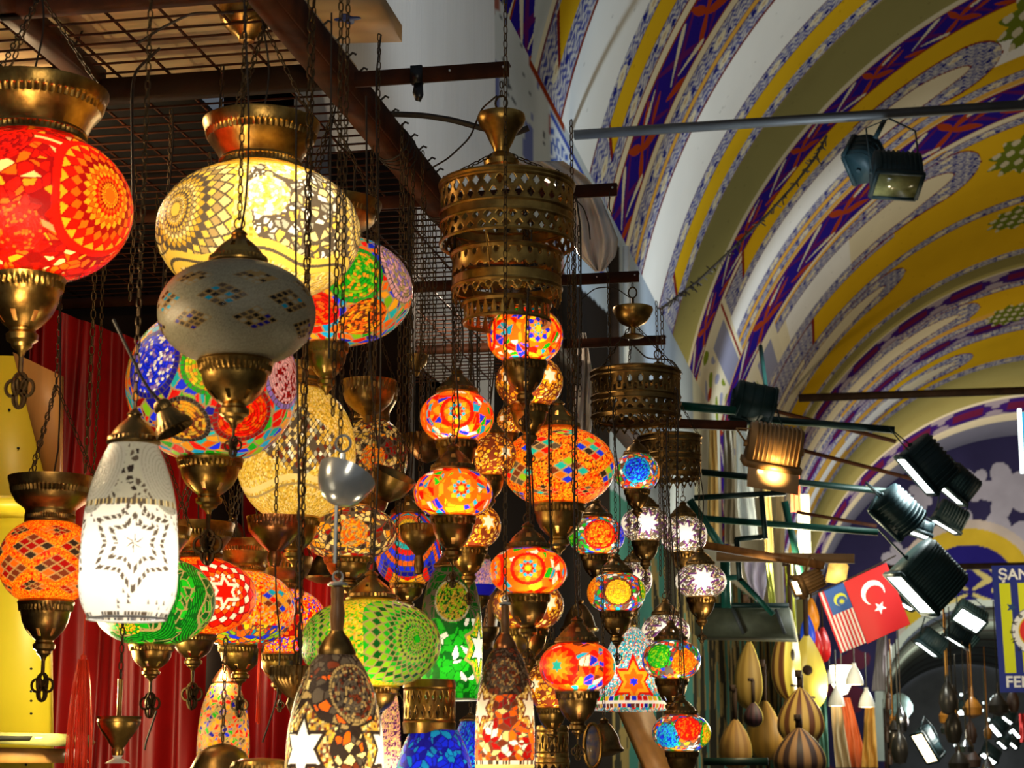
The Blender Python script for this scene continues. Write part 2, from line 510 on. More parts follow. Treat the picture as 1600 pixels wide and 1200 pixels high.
def vault_color(Y, ph):
    """Y and ph (degrees) arrays -> rgb"""
    S = np.radians(ph) * VR
    col = np.broadcast_to(c_cream, Y.shape + (3,)).copy()

    def band(y0, y1, c, lo=0, hi=200, extra=None):
        m = (Y >= y0) & (Y < y1) & (ph >= lo) & (ph < hi)
        if extra is not None:
            m &= extra
        if not m.any():
            return m
        if callable(c):
            col[m] = c(Y[m], S[m])
        else:
            col[m] = c
        return m

    def floral(y0, y1, lo=0, hi=200, extra=None):
        return band(y0, y1, lambda a, b: pat_floral(a, b, y0, y1), lo, hi, extra)

    def navy(y0, y1, lo=0, hi=200, L=None):
        return band(y0, y1, lambda a, b: pat_navy(y0, y1, a, b, L), lo, hi)

    def stripe(y0, y1, c, tip, slope=0.0, redtip=True):
        """flat field whose lower end is cut on a slant, with a dark red line round the cut"""
        lim = tip + (y1 - Y) / max(1e-3, y1 - y0) * slope
        band(y0, y1, c_drk, 0, 200, ph > lim - 0.5)
        band(y0, y1, c, 0, 200, ph > lim + 0.1)

    def medallion(yc, hw, tip, c, bw=0.33, lo=0):
        """long tongue with rounded upper end and flowered border"""
        h = np.radians(ph - (tip - 6)) * VR
        wid = np.where(h < 0, 1.0, np.sqrt(np.clip(1 - (h / (6 * VR * PI / 180)) ** 2, 0, 1)))
        W = (hw + bw) * wid
        m = (np.abs(Y - yc) < W + 0.06) & (ph < tip + 0.3) & (ph >= lo)
        col[m] = c_drk
        m = (np.abs(Y - yc) < W) & (ph < tip) & (ph >= lo)
        col[m] = pat_floral(yc - hw - bw + np.mod(Y[m] - yc + 5 * bw, bw), S[m], yc - hw - bw, yc - hw, False)
        t2 = tip - 4.0
        h = np.radians(ph - (t2 - 7)) * VR
        wid = np.where(h < 0, 1.0, np.sqrt(np.clip(1 - (h / (7 * VR * PI / 180)), 0, 1)))
        m = (np.abs(Y - yc) < hw * wid + 0.04) & (ph < t2 + 0.25) & (ph >= lo)
        col[m] = c_drk
        m = (np.abs(Y - yc) < hw * wid) & (ph < t2) & (ph >= lo)
        col[m] = c

    # --- first bay
    navy(8.0, 11.15)
    navy(10.35, 11.15)
    band(11.15, 11.24, c_cream)
    floral(11.24, 12.17)
    stripe(11.34, 11.76, c_yel, 15.4, 2.2)
    band(12.13, 12.17, c_red * 0.6)
    band(12.17, 13.37, c_white)
    floral(13.37, 14.32, 0, 16.5)
    floral(13.37, 13.62, 16.5); floral(14.01, 14.32, 16.5)
    stripe(13.62, 14.01, c_yel, 16.3, 1.2)
    band(14.30, 14.33, c_red * 0.6)
    band(14.33, 14.49, c_cream)
    navy(14.49, 15.37)
    band(15.37, 15.52, c_cream)
    floral(15.52, 15.92); band(15.92, 16.03, c_orange * 0.95); floral(16.03, 16.38)
    band(16.38, 16.42, c_red * 0.5)
    band(16.42, 17.65, c_white)
    floral(17.65, 18.86, 0, 16.5)
    floral(17.65, 18.02, 16.5); floral(18.55, 18.86, 16.5)
    stripe(18.02, 18.55, c_yel, 16.3, 1.0)
    band(18.88, 20.33, c_olive)
    band(18.86, 19.02, c_olive * 1.5)
    band(20.33, 20.48, c_cream * 0.85)
    navy(20.48, 21.28)
    # --- second bay
    band(21.28, 52, c_cream, 0, 200)
    floral(21.40, 23.3, 23.0, 28)
    stripe(21.28, 22.0, c_yel, 27.3, 1.0)
    floral(22.0, 22.36, 23.0)
    band(21.28, 23.75, c_yel, 60)
    band(22.36, 23.19, c_white, 22.6)
    floral(23.19, 23.55, 14, 62)
    medallion(22.76, 0.42, 68.3, c_cream * 1.05, 0.36, 48)
    band(23.55, 23.75, c_orange, 14, 62)
    floral(23.75, 24.08, 20)
    band(24.05, 24.22, c_orange * 0.9)
    navy(24.25, 25.5, 12, 200)
    band(25.5, 25.62, c_cream)
    band(25.62, 25.76, c_orange, 30, 62)
    floral(25.70, 26.02, 48); floral(25.76, 26.34, 30, 48)
    band(26.02, 29.73, c_yel, 50)
    band(26.34, 27.68, c_white * 0.97, 32.2, 56)
    floral(27.68, 28.30, 25, 54)
    medallion(27.02, 0.66, 67.5, c_cream, 0.36, 46)
    floral(28.3, 29.75, 25, 37.5)
    stripe(28.3, 29.73, c_yel, 36.8, 0.8)
    floral(29.73, 30.12, 34)
    band(30.12, 33.1, c_yel, 34)
    floral(30.12, 30.5, 30, 50)
    medallion(30.85, 0.40, 56.0, c_cream * 1.05, 0.32, 14)
    band(31.55, 33.1, c_yel, 14, 48)
    floral(33.1, 33.5, 14)
    band(33.5, 34.45, c_olive)
    band(33.5, 33.62, c_olive * 1.5); band(34.36, 34.45, c_olive * 1.6)
    # --- third bay
    navy(34.5, 35.5, 12, 200, 2.2)
    floral(35.5, 36.2, 14)
    band(35.9, 37.9, c_yel, 66)
    floral(35.55, 35.9, 66)
    floral(37.15, 37.7, 14, 70)
    band(36.22, 37.15, c_cream * 1.05, 14, 60)
    medallion(36.7, 0.46, 71.5, c_cream * 1.05, 0.40, 55)
    band(37.6, 37.95, c_orange, 40)
    floral(37.95, 38.45, 14)
    navy(38.5, 39.3, 12, 200, 2.4)
    floral(39.3, 39.9, 14)
    band(39.9, 42.6, c_yel, 52)
    band(39.9, 42.6, c_orange * 0.8, 14, 52)
    medallion(41.3, 0.45, 72.0, c_cream, 0.35, 40)
    band(40.9, 41.75, c_white, 14, 56)
    floral(42.6, 43.2, 14)
    band(43.2, 47.4, c_olive * 1.5)
    band(47.4, 47.7, c_cream)
    navy(47.7, 49.9, 10, 200, 2.8)
    band(49.9, 51.0, c_cream * 1.02)
    band(51.0, 54.0, c_grb * 0.8)

    # --- painted spandrels near the springing of the second bay
    m = (Y > 21.35) & (Y < 24.2) & (ph < 22.8)
    q = ph[m]; yy = Y[m]; b = np.broadcast_to(c_cream * 1.02, q.shape + (3,)).copy()
    b[(q > 18.0) & (q < 21.6) & (yy > 21.9)] = c_grb * 1.15
    b[(q > 21.9) & (q < 22.3)] = c_drk * 1.3
    lf = np.sin(yy * 7.0 + 2.0 * np.sin(q * 0.9)) + np.sin(q * 1.7 + yy * 2.0)
    b[(q < 17.5) & (lf > 1.05)] = c_leaf * 1.2
    b[(q < 17.5) & (lf < -1.25)] = c_grb * 1.3
    b[(q < 17.5) & (np.hypot((q - 14.0) / 0.8, (yy - 22.6) / 0.16) < 1)] = c_red
    col[m] = b
    m = (Y > 25.7) & (Y < 29.9) & (ph < 30) & ~((Y > 27.68) & (ph > 25))
    q = ph[m]; yy = Y[m]; b = np.broadcast_to(c_cream * 0.95, q.shape + (3,)).copy()
    b[(q > 24.5) & (q < 28.5) & (yy > 26.0) & (yy < 27.9)] = c_grb * 1.1
    lf = np.sin(yy * 5.0 + 2.2 * np.sin(q * 0.8)) + np.sin(q * 1.4 + yy * 1.4)
    b[(q < 23.5) & (lf > 1.0) & (yy < 27.6)] = c_leaf * 1.2
    b[(q < 23.5) & (lf < -1.3) & (yy < 27.6)] = c_grb * 1.2
    col[m] = b

    # --- green leaf sprays at the crown
    for yc, pc, ry, rp in ((22.0, 73.5, 1.15, 6.5), (27.4, 75.0, 1.05, 6.6), (30.9, 75.5, 0.7, 5.6), (38.2, 78.0, 0.9, 5.0)):
        dx = (Y - yc) / ry; dy = (ph - pc) / rp
        al = np.arctan2(dx, dy); rr = np.hypot(dx, dy)
        lim = 0.72 + 0.28 * np.abs(((al * 11 / (2 * PI)) % 1) * 2 - 1)
        m = rr < lim
        vein = (np.sin(dx * 9 + dy * 7) * np.sin(dy * 12 - dx * 5)) > 0.28
        cc = np.where(vein[..., None], c_cream * 0.8, c_leaf * 0.8)
        col[m] = cc[m]

    # --- decayed plaster nearest the camera
    n = fbm(S * 1.1 + Y * 0.5, Y * 1.6, 5, 5)
    m = (Y < 11.15) & (n > 0.33 + 0.17 * np.clip((Y - 10.15) / 1.0, 0, 1))
    pl = c_plast * (0.82 + 0.4 * fbm(S * 3, Y * 5, 9, 4))[..., None]
    col[m] = pl[m]
    m = (Y < 10.6) & (np.abs(n - 0.335) < 0.006)
    col[m] = 0.06
    # dirt and small stains everywhere
    st = 0.94 + 0.12 * (fbm(S * 2.2, Y * 1.3, 21, 4) - 0.5)
    col *= st[..., None]
    sp = (hsh(np.floor(S * 40).astype(int), np.floor(Y * 40).astype(int), 0, 3) > 0.9975)
    col[sp] *= 0.72
    return np.clip(col, 0, 1)


def build_vault():
    ys = [8.0]
    while ys[-1] < 54:
        ys.append(ys[-1] + 0.0125 * (max(ys[-1], 10) / 12.0) ** 1.30)
    ys = np.array(ys)
    ph = np.concatenate([np.linspace(13.0, 93, 900), np.linspace(93, 167, 40)[1:]])
    Yg, Pg = np.meshgrid(ys, ph, indexing='ij')
    C = vault_color(Yg, Pg)
    # shallow relief: the olive bands are hollows between the transverse arches
    rel = np.zeros_like(ys)
    for a, b in ((18.9, 20.33), (33.5, 34.45), (43.2, 47.4)):
        m = (ys > a) & (ys < b)
        rel[m] = 0.10 * np.sin((ys[m] - a) / (b - a) * PI) ** 0.7
    R = VR + rel[:, None]
    pr = np.radians(Pg)
    P = np.stack([VX - R * np.cos(pr), Yg, VZ + R * np.sin(pr)], -1)
    b = MB(); b.grid(P, C=C)
    return struct(b.build('ceiling', M['paint'], auto=False))


vault = build_vault()


def painted_sheet(name, origin, eu, ev, nu, nv, fn, kind='structure', mat_=None, parent=None):
    u, v = np.meshgrid(np.linspace(0, 1, nu), np.linspace(0, 1, nv))
    P = np.array(origin)[None, None] + u[..., None] * np.array(eu) + v[..., None] * np.array(ev)
    b = MB(); b.grid(P, C=fn(u, v))
    o = b.build(name, mat_ or M['paint'], parent, auto=False)
    if kind:
        o['kind'] = kind
    return o


def wall_left_col(u, v):
    Y = 5.6 + u * (54 - 5.6); Z = v * SPRZ
    n = fbm(Y * 1.4, Z * 1.4, 33, 4)
    c = np.broadcast_to(np.array([0.31, 0.36, 0.42]), u.shape + (3,)) * (0.8 + 0.4 * n)[..., None]  # cool tint of the light put into the grey plaster colour
    m = (Y < 12.2)
    cc = np.broadcast_to(np.array([0.52, 0.52, 0.48]), u.shape + (3,)) * (0.7 + 0.6 * n)[..., None]
    ck = fbm(Y * 3.1, Z * 1.7, 61, 5)
    cc[np.abs(ck - 0.52) < 0.006] = 0.08
    cc[(ck > 0.66)] = np.array([0.30, 0.10, 0.07]); cc[(ck < 0.30)] = np.array([0.14, 0.15, 0.30])
    c[m] = cc[m]
    m = (Y > 20.8)
    cc = np.broadcast_to(np.array([0.56, 0.56, 0.44]), u.shape + (3,)) * (0.85 + 0.3 * n)[..., None]
    c[m] = cc[m]
    dk = (Y < 14.3) & (Z < EYE + 2.95 + 0.1 * (Y - 9.4))  # darkness of the open shop interior, painted onto the wall
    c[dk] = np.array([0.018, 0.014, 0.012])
    # blue and white ornament painted under the springing
    m = (Y > 11.0) & (Y < 14.1) & (Z > SPRZ - 0.62)
    q = (SPRZ - Z) / 0.62
    or_ = np.sin(Y * 34 + 3 * np.sin(Z * 30)) > 0.1
    o = np.where(or_[..., None], np.array([0.05, 0.10, 0.36]), np.array([0.62, 0.64, 0.66]))
    o[(q < 0.12)] = np.array([0.45, 0.47, 0.46])
    o[(q > 0.12) & (q < 0.2)] = np.array([0.05, 0.08, 0.34]); o[(q > 0.2) & (q < 0.27)] = np.array([0.62, 0.64, 0.66])
    o[(q > 0.92)] = np.array([0.05, 0.08, 0.34])
    m &= ~((Y < 12.2) & (Z < SPRZ - 0.62 + (12.2 - Y) * 0.1))
    c[m & (Y > 11.7)] = o[m & (Y > 11.7)]
    m = (Y > 11.0) & (Y < 12.3) & (Z > SPRZ - 0.05)
    c[m] = c_red * 0.7
    # shop fronts under the balconies
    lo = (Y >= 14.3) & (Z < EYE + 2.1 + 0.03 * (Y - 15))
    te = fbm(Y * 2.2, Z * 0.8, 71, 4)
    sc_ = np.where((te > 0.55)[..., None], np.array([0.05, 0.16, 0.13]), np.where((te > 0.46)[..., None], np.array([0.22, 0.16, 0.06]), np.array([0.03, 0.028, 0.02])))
    # purple and cream bands lower down the far piers
    m = (Y > 24.2) & (Y < 25.5)
    pn = pat_navy(24.2, 25.5, Y, Z, 1.3)
    c[m] = pn[m]
    m = (Y > 36.2) & (Y < 37.2); c[m] = c_white * 0.95
    m = (Y > 40.9) & (Y < 41.8); c[m] = c_white * 0.95
    m = (Y > 38.4) & (Y < 39.4); c[m] = pat_navy(38.4, 39.4, Y, Z, 2.0)[m]
    m = (Y > 43.2) & (Y < 47.3); c[m] = c_olive * 1.6
    m = (Y > 47.6) & (Y < 49.8); c[m] = pat_navy(47.6, 49.8, Y, Z, 2.6)[m]
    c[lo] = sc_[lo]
    return np.clip(c, 0, 1)


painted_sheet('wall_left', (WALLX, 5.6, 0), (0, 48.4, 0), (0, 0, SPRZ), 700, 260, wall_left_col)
RX = 2 * VX - WALLX
b = MB(); b.box((RX + 0.1, 27, SPRZ / 2), (0.2, 54, SPRZ)); struct(b.build('wall_right', M['cream'], smooth=False))
b = MB(); b.box((VX - 1, 32, -0.05), (16, 74, 0.1)); struct(b.build('floor', mat('stone_paving', (0.22, 0.2, 0.18), 0.5, 0, 0.2, 2.0), smooth=False))

# end wall with its two painted arches and the next stretch of street beyond it
def end_wall():
    Yw = 53.5
    nx, nz = 420, 330
    x = np.linspace(WALLX - 0.3, RX + 0.3, nx); z = np.linspace(0, VZ + VR + 0.3, nz)
    X, Z = np.meshgrid(x, z)
    h = Z - EYE
    p = fbm(X * 1.5, Z * 1.5, 40, 4)
    C = np.broadcast_to(np.array([0.030, 0.026, 0.075]), X.shape + (3,)).copy()
    redm = fbm(X * 0.8 + 3, Z * 0.9, 44, 3) > 0.58
    C[redm] = np.array([0.11, 0.025, 0.045])
    # pale flowers
    for fx, fh, fr in ((0.3, 5.6, .5), (0.6, 6.9, .55), (1.0, 7.4, .4), (2.4, 7.6, .5), (3.25, 7.4, 0.85), (3.15, 5.9, 1.0), (4.6, 6.5, 0.7), (1.9, 6.3, 0.7), (1.3, 5.0, 0.5), (5.1, 5.0, 0.6), (2.3, 4.9, 0.45), (4.0, 4.5, 0.5)):
        dx = X - fx; dz = h - fh
        al = np.arctan2(dz, dx); rr = np.hypot(dx, dz) / fr
        C[rr < 0.55 + 0.42 * np.abs(np.sin(al * 2.5 + fx))] = np.array([0.36, 0.34, 0.40]) * 1.05
    for ax_, az_, bx_, bz_ in ((1.2, 6.4, 2.1, 5.6), (0.9, 5.5, 1.7, 4.7), (4.0, 5.4, 5.2, 4.6), (5.2, 6.9, 4.3, 7.6)):
        d, t = seg_d(X, h, (ax_, az_), (bx_, bz_))
        C[d < 0.10 + 0.1 * np.sin(t * PI)] = np.array([0.5, 0.46, 0.40])
    def arch2(xc, hw, spring, rise):
        r = (hw * hw + rise * rise) / (2 * hw)
        a = np.abs(X - xc)
        top = spring + np.sqrt(np.clip(r * r - (a + r - hw) ** 2, 0, None))
        return (a < hw) & (h < top) & (h > spring - 1.4)
    for hw, rise, cc in ((2.0, 1.95, (0.50, 0.42, 0.36)), (1.75, 1.7, (0.55, 0.38, 0.03)), (1.3, 1.25, (0.018, 0.014, 0.15))):
        C[arch2(2.15, hw, 4.7, rise)] = np.array(cc)
    for s in (-1, 1):
        for ax_, az_, bx_, bz_ in ((0.05, 5.35, 0.5, 5.0), (0.1, 4.75, 0.5, 5.0), (0.6, 4.7, 1.0, 5.05), (0.55, 5.3, 0.8, 5.1), (0.1, 4.6, 0.7, 4.3)):
            d, t = seg_d(X - 2.15, h, (ax_ * s, az_), (bx_ * s, bz_))
            C[d < 0.04 + 0.05 * t] = np.array([0.55, 0.46, 0.16])
    hole = arch2(3.0, 3.3, 1.6, 2.6) | ((np.abs(X - 3.0) < 3.3) & (h < 1.7))
    rim = arch2(3.0, 3.5, 1.6, 2.8)
    C[rim] = np.array([0.50, 0.55, 0.48])
    C *= (0.75 + 0.5 * p)[..., None]
    # opening under the painted arch
    P = np.stack([X, np.full_like(X, Yw), Z], -1)
    keep = ~(hole[:-1, :-1])
    bb = MB(); bb.grid(P, mask=keep, C=np.clip(C, 0, 1))
    struct(bb.build('wall_far', M['paint'], auto=False))


end_wall()


def far_street():
    """barrel of the next stretch of street seen through the low arch"""
    b = MB()
    th = np.linspace(0, PI, 40); ys = np.linspace(53.6, 84, 90)
    T, Yg = np.meshgrid(th, ys)
    R = 3.3 + 0.0 * T
    P = np.stack([3.0 - 3.3 * np.cos(T), Yg, EYE + 1.6 + 2.7 * np.sin(T) ** 0.9], -1)
    n = fbm(T * 4, Yg * 0.6, 50, 4)
    C = np.array([0.20, 0.20, 0.16])[None, None] * (0.6 + 0.8 * n)[..., None]
    C[((Yg % 4.5) < 0.7)] = np.array([0.10, 0.07, 0.06])
    b.grid(P, C=C)
    struct(b.build('ceiling', M['paint'], auto=False))
    for x in (-0.3, 6.3):
        b = MB(); b.box((x, 69, 1.6), (0.1, 30.6, 3.3)); struct(b.build('wall_' + ('left' if x < 0 else 'right'), M['darkwood'], smooth=False))
    b = MB(); b.box((3, 84.2, 3), (8, 0.2, 6.4)); struct(b.build('wall_back', M['plaster'], smooth=False))


far_street()

# ------------------------------------------------------------------ shop shell on the left
b = MB(); b.box((-2.9, 6.35, 1.9), (2.6, 0.1, 3.8)); struct(b.build('wall_shop', M['darkwood'], smooth=False))
b = MB(); b.box((-4.2, 4.2, 2.3), (0.1, 4.4, 4.6)); struct(b.build('wall_back', M['darkwood'], smooth=False))

# canopy ironwork over the shop front ------------------------------------------------
HC = EYE + 1.6


def iron(name, p0, p1, w, h, label, group=None, m='rust'):
    b = MB(); b.bar(p0, p1, w, h)
    o = b.build(name, M[m], smooth=False)
    return tag(o, label, 'beam', group)


bars = [((795, 108), 'brown iron crossbar carrying the nearest chandelier, taped with black'), ((964, 296), 'brown iron crossbar running behind the big pierced chandelier, hook at its end'),
        ((998, 432), 'brown iron crossbar the shallow brass bowl hangs from'), ((1040, 531), 'brown iron crossbar above the dark far chandelier')]
BARP = []
for px, lb in bars:
    e_ = atz(px[0], px[1], HC); x1, Y = e_.x, e_.y
    BARP.append((x1, Y))
    t = thing('canopy_crossbar', lb, 'beam', (x1, Y, HC), 0, 'iron crossbars of the canopy')
    bb = MB(); bb.box((-(x1 + 3.3) / 2, 0, 0), (x1 + 3.3, 0.012, 0.036)); bb.box((-(x1 + 3.3) / 2, 0.012, 0.016), (x1 + 3.3, 0.03, 0.004))
    bb.build('angle_bar', M['rust'], t, smooth=False)
    for rx in (-0.012, -0.14):
        bb = MB(); bb.ball((rx, -0.007, 0.004), 0.0035, 6); bb.build('rivet', M['steel'], t)
    if len(BARP) == 1:
        bb = MB(); bb.box((-0.22, -0.002, 0), (0.028, 0.022, 0.042)); bb.prism([(-0.225, -0.008, -0.02), (-0.205, -0.008, -0.02), (-0.203, -0.008, -0.052), (-0.21, -0.008, -0.068), (-0.222, -0.008, -0.064), (-0.229, -0.008, -0.045)], (0, 0.003, 0))
        bb.build('tape', M['tape'], t, smooth=False)
    if len(BARP) == 2:
        bb = MB(); bb.tube([(-0.02, -0.01, -0.01), (-0.02, -0.012, -0.06), (-0.014, -0.012, -0.075), (-0.006, -0.012, -0.07), (-0.006, -0.012, -0.055)], 0.0015, 5)
        bb.build('hook', M['wire'], t)
BX = atz(590, 175, HC).x
t = thing('canopy_beam', 'long brown iron beam along the canopy edge, wrapped in cords', 'beam', (BX, 3.4, HC), 0)
bb = MB(); bb.box((0, 3.0, 0.0), (0.012, 6.0, 0.07)); bb.box((-0.03, 3.0, -0.034), (0.06, 6.0, 0.006)); bb.build('angle_bar', M['rust'], t, smooth=False)
bb = MB()
for k in range(26):
    y = 0.5 + k * 0.1
    bb.tube([(0.008, y, 0.03), (0.02, y, 0.04), (0.028, y + 0.004, 0.036)], 0.003, 5)
bb.build('bolt', M['wire'], t)
bb = MB()
for y0 in (1.2, 1.75):
    for k in range(4):
        a = np.linspace(0, 2 * PI, 14)
        bb.tube([(-0.02 + 0.05 * math.cos(q), y0 + k * 0.03 + 0.012 * math.sin(2 * q + k), -0.01 + 0.05 * math.sin(q)) for q in a], 0.0022, 5)
bb.build('cord_wrapping', M['wire'], t)
q1 = atz(75, 75, HC)
iron('canopy_beam', (q1.x, 3.4, HC + 0.02), (q1.x, atz(300, 128, HC).y, HC + 0.02), 0.05, 0.05, 'brown iron beam at the inner left of the canopy')
q2 = atz(200, 8, HC)
iron('canopy_beam', (-3.2, q2.y, HC + 0.02), (BX - 0.01, q2.y, HC + 0.02), 0.04, 0.05, 'brown iron cross beam at the very top left of the picture')
q3 = atz(300, 128, HC)
iron('canopy_beam', (-3.2, q3.y, HC - 0.01), (BX - 0.04, q3.y, HC - 0.01), 0.05, 0.05, 'dark iron beam crossing behind the crown of the yellow lamp', m='darkwood')

bb = MB()
y = q2.y - 0.1
while y < 7.9:
    bb.bar((-3.2, y, HC + 0.030), (BX - 0.03, y + random.Random(int(y * 99)).uniform(-.004, .004), HC + 0.030), 0.0045, 0.0045); y += 0.062
x = -3.15
while x < BX - 0.03:
    bb.bar((x, q2.y - 0.1, HC + 0.036), (x, 7.9, HC + 0.036), 0.005, 0.005); x += 0.125
o = bb.build('canopy_wire_mesh', M['rust'], smooth=False)
tag(o, 'rusty welded wire mesh stretched across the canopy', 'wire mesh')

bb = MB(); bb.box(((BX - 3.2) / 2, (q2.y + q3.y) / 2 + 0.12, HC + 0.11), (3.1 + BX, q3.y - q2.y + 0.30, 0.012)); o = bb.build('roof_sheet', M['roofsheet'], smooth=False)
tag(o, 'tan ribbed roofing sheet lying on the wire mesh', 'roof sheet')
bb = MB(); bb.box((-2.45, q3.y + 0.9, HC + 0.14), (1.4, 1.7, 0.02)); o = bb.build('roof_board', M['black'], smooth=False)
tag(o, 'black board lying over the mesh behind the yellow lamp', 'board')

# milky plastic sheet hung on the wall above the canopy, turning a rounded corner at its far edge
u = np.linspace(0, 1, 140); v = np.linspace(0, 1, 50)
U, Vv = np.meshgrid(u, v)
Yp = 5.9 + U * 3.45
wob = 0.006 * np.sin(Yp * 4 + 2 * np.sin(Vv * 3)) + 0.002 * np.sin(Yp * 13 + Vv * 4)
Xp = WALLX + 0.14 + wob - 0.10 * np.clip((U - 0.97) / 0.03, 0, 1) ** 2
Zp = HC + 0.06 + Vv * 2.4
bb = MB(); bb.grid(np.stack([Xp, Yp, Zp], -1)); o = bb.build('plastic_sheet', M['plastic'], auto=False)
tag(o, 'milky plastic sheet hung on the wall above the canopy', 'plastic sheet')

# tan board with a blue flower
Zb = EYE + 2.02
pts = [atz(478, 8, Zb), atz(592, 10, Zb), atz(628, 66, Zb), atz(532, 68, Zb)]
t = thing('painted_board', 'tan board with a small blue flower, overhead beside the iron beam', 'board', pts[0])
bb = MB(); bb.prism([p - pts[0] for p in pts], (0, 0, 0.05)); bb.build('board', M['tan'], t, smooth=False)
c = atz(543, 30, Zb - 0.002) - pts[0]
bb = MB(); bb.prism([c + Vector((0.030 * math.cos(a) * (1 + 0.3 * math.cos(4 * a)), 0.030 * math.sin(a) * (1 + 0.3 * math.cos(4 * a)), 0)) for a in np.linspace(0, 2 * PI, 33)[:-1]], (0, 0, 0.001))
bb.build('flower_emblem', mat('cobalt_blue', (0.02, 0.05, 0.30), 0.6), t, smooth=False)

# ------------------------------------------------------------------ curtain
u = np.linspace(0, 1, 420); v = np.linspace(0, 1, 60)
U, Vv = np.meshgrid(u, v)
xl, xr = -2.86, -1.62
Xc = xl + U * (xr - xl)
ztop = EYE + 1.55 - 0.9 * np.clip((U - 0.05), 0, 1) * 0.55
Zc = 0.6 + Vv * (ztop - 0.6)
Yc = 5.95 + 0.035 * np.sin(U * 62 + 2.0 * np.sin(Vv * 2.2 + U * 9)) + 0.02 * np.sin(U * 23 + Vv * 3) + 0.010 * np.sin(U * 140)
bb = MB(); bb.grid(np.stack([Xc, Yc, Zc], -1)); o = bb.build('curtain', M['curtain'], auto=False)
tag(o, 'red satin curtain hanging behind the lamps', 'curtain')
# ------------------------------------------------------------------ mosaic patterns
T_ = dict(
    red=(0.85, 0.008, 0.002), dred=(0.30, 0.004, 0.003), orange=(1.0, 0.135, 0.004), amber=(1.0, 0.36, 0.010), yellow=(1.0, 0.60, 0.012),
    green=(0.012, 0.42, 0.010), dgreen=(0.003, 0.10, 0.006), lime=(0.24, 0.56, 0.008), blue=(0.012, 0.03, 0.85), navy=(0.01, 0.008, 0.30),
    cyan=(0.008, 0.36, 0.62), turq=(0.012, 0.45, 0.42), white=(1.0, 0.94, 0.80), cream=(0.95, 0.70, 0.26), purple=(0.20, 0.02, 0.55),
    brown=(0.16, 0.03, 0.01), dark=(0.030, 0.018, 0.012), gold=(0.62, 0.36, 0.03), pgold=(0.85, 0.56, 0.08), grey=(0.42, 0.40, 0.30), pink=(0.75, 0.36, 0.34),
    violet=(0.28, 0.16, 0.5), smoke=(0.10, 0.075, 0.05), sand=(0.42, 0.28, 0.10), black=(0.012, 0.01, 0.01), plum=(0.12, 0.02, 0.14))


def tc(*names):
    return np.array([T_[n] for n in names])


MULTI = ('turq', 'blue', 'red', 'orange', 'cyan', 'amber', 'green', 'dred', 'navy', 'orange', 'lime', 'red')


class Surf:
    """Fields over a glass surface; lengths in units of the widest radius."""
    def __init__(s, th, r, arc, P, seed):
        s.th = th; s.r = r; s.s = arc; s.P = P; s.n = len(th)
        s.rng = np.random.default_rng(seed); s.seed = seed
        s.C = np.zeros((s.n, 3))

    def local(s, tk, sk):
        d = (s.th - tk + PI) % (2 * PI) - PI
        return d * np.maximum(s.r, 0.25), s.s - sk

    def polar(s, tk, sk):
        x, y = s.local(tk, sk)
        return np.hypot(x, y), np.arctan2(y, x)


def p_fill(S, c):
    S.C[:] = np.array(T_[c])


def p_tri(S, pal, cell=0.2, grout=0.012, gc='smoke', split=3, mask=None):
    """random cut-glass pieces, each seed cell cut into wedges"""
    idx = np.arange(S.n) if mask is None else np.nonzero(mask)[0]
    if len(idx) == 0:
        return
    P = S.P[idx].astype(np.float32)
    cand = S.rng.permutation(len(idx))[:6000]
    key = np.floor(P[cand] / (cell * 0.85)).astype(int)
    _, first = np.unique(key, axis=0, return_index=True)
    sd = cand[first]
    D1 = np.full(len(idx), 9e9, np.float32); D2 = D1.copy(); I1 = np.zeros(len(idx), int)
    for k, j in enumerate(sd):
        d = ((P - P[j]) ** 2).sum(1)
        m = d < D1
        D2 = np.where(m, D1, np.minimum(D2, d)); I1 = np.where(m, k, I1); D1 = np.where(m, d, D1)
    D1 = np.sqrt(D1); D2 = np.sqrt(D2)
    j = sd[I1]
    dth = (S.th[idx] - S.th[idx][j] + PI) % (2 * PI) - PI
    x = dth * S.r[idx]; y = S.s[idx] - S.s[idx][j]
    off = hsh(I1, 5, 0, S.seed) * 2 * PI
    a = ((np.arctan2(y, x) + off) / (2 * PI) * split)
    sec = np.floor(a).astype(int) % max(split, 1)
    fr = a - np.floor(a)
    sh = hsh(I1, sec, 3, S.seed)
    pc = tc(*pal)
    col = pc[(sh * len(pal)).astype(int) % len(pal)] * (0.8 + 0.35 * hsh(I1, sec, 8, S.seed))[:, None]
    g = (D2 - D1) < grout * 1.6
    if split > 1:
        ed = np.minimum(fr, 1 - fr) * 2 * PI / split * D1
        g |= ed < grout * 0.7
    col[g] = T_[gc]
    S.C[idx] = col


def p_speck(S, pal, size=0.035, mask=None, gc=None):
    m = np.ones(S.n, bool) if mask is None else mask
    iu = np.floor(S.th[m] / size).astype(int); iv = np.floor(S.s[m] / size + 0.5 * (iu % 2)).astype(int)
    pc = tc(*pal)
    h = hsh(iu, iv, 1, S.seed)
    col = pc[(h * len(pal)).astype(int) % len(pal)] * (0.75 + 0.5 * hsh(iu, iv, 4, S.seed))[:, None]
    S.C[m] = col


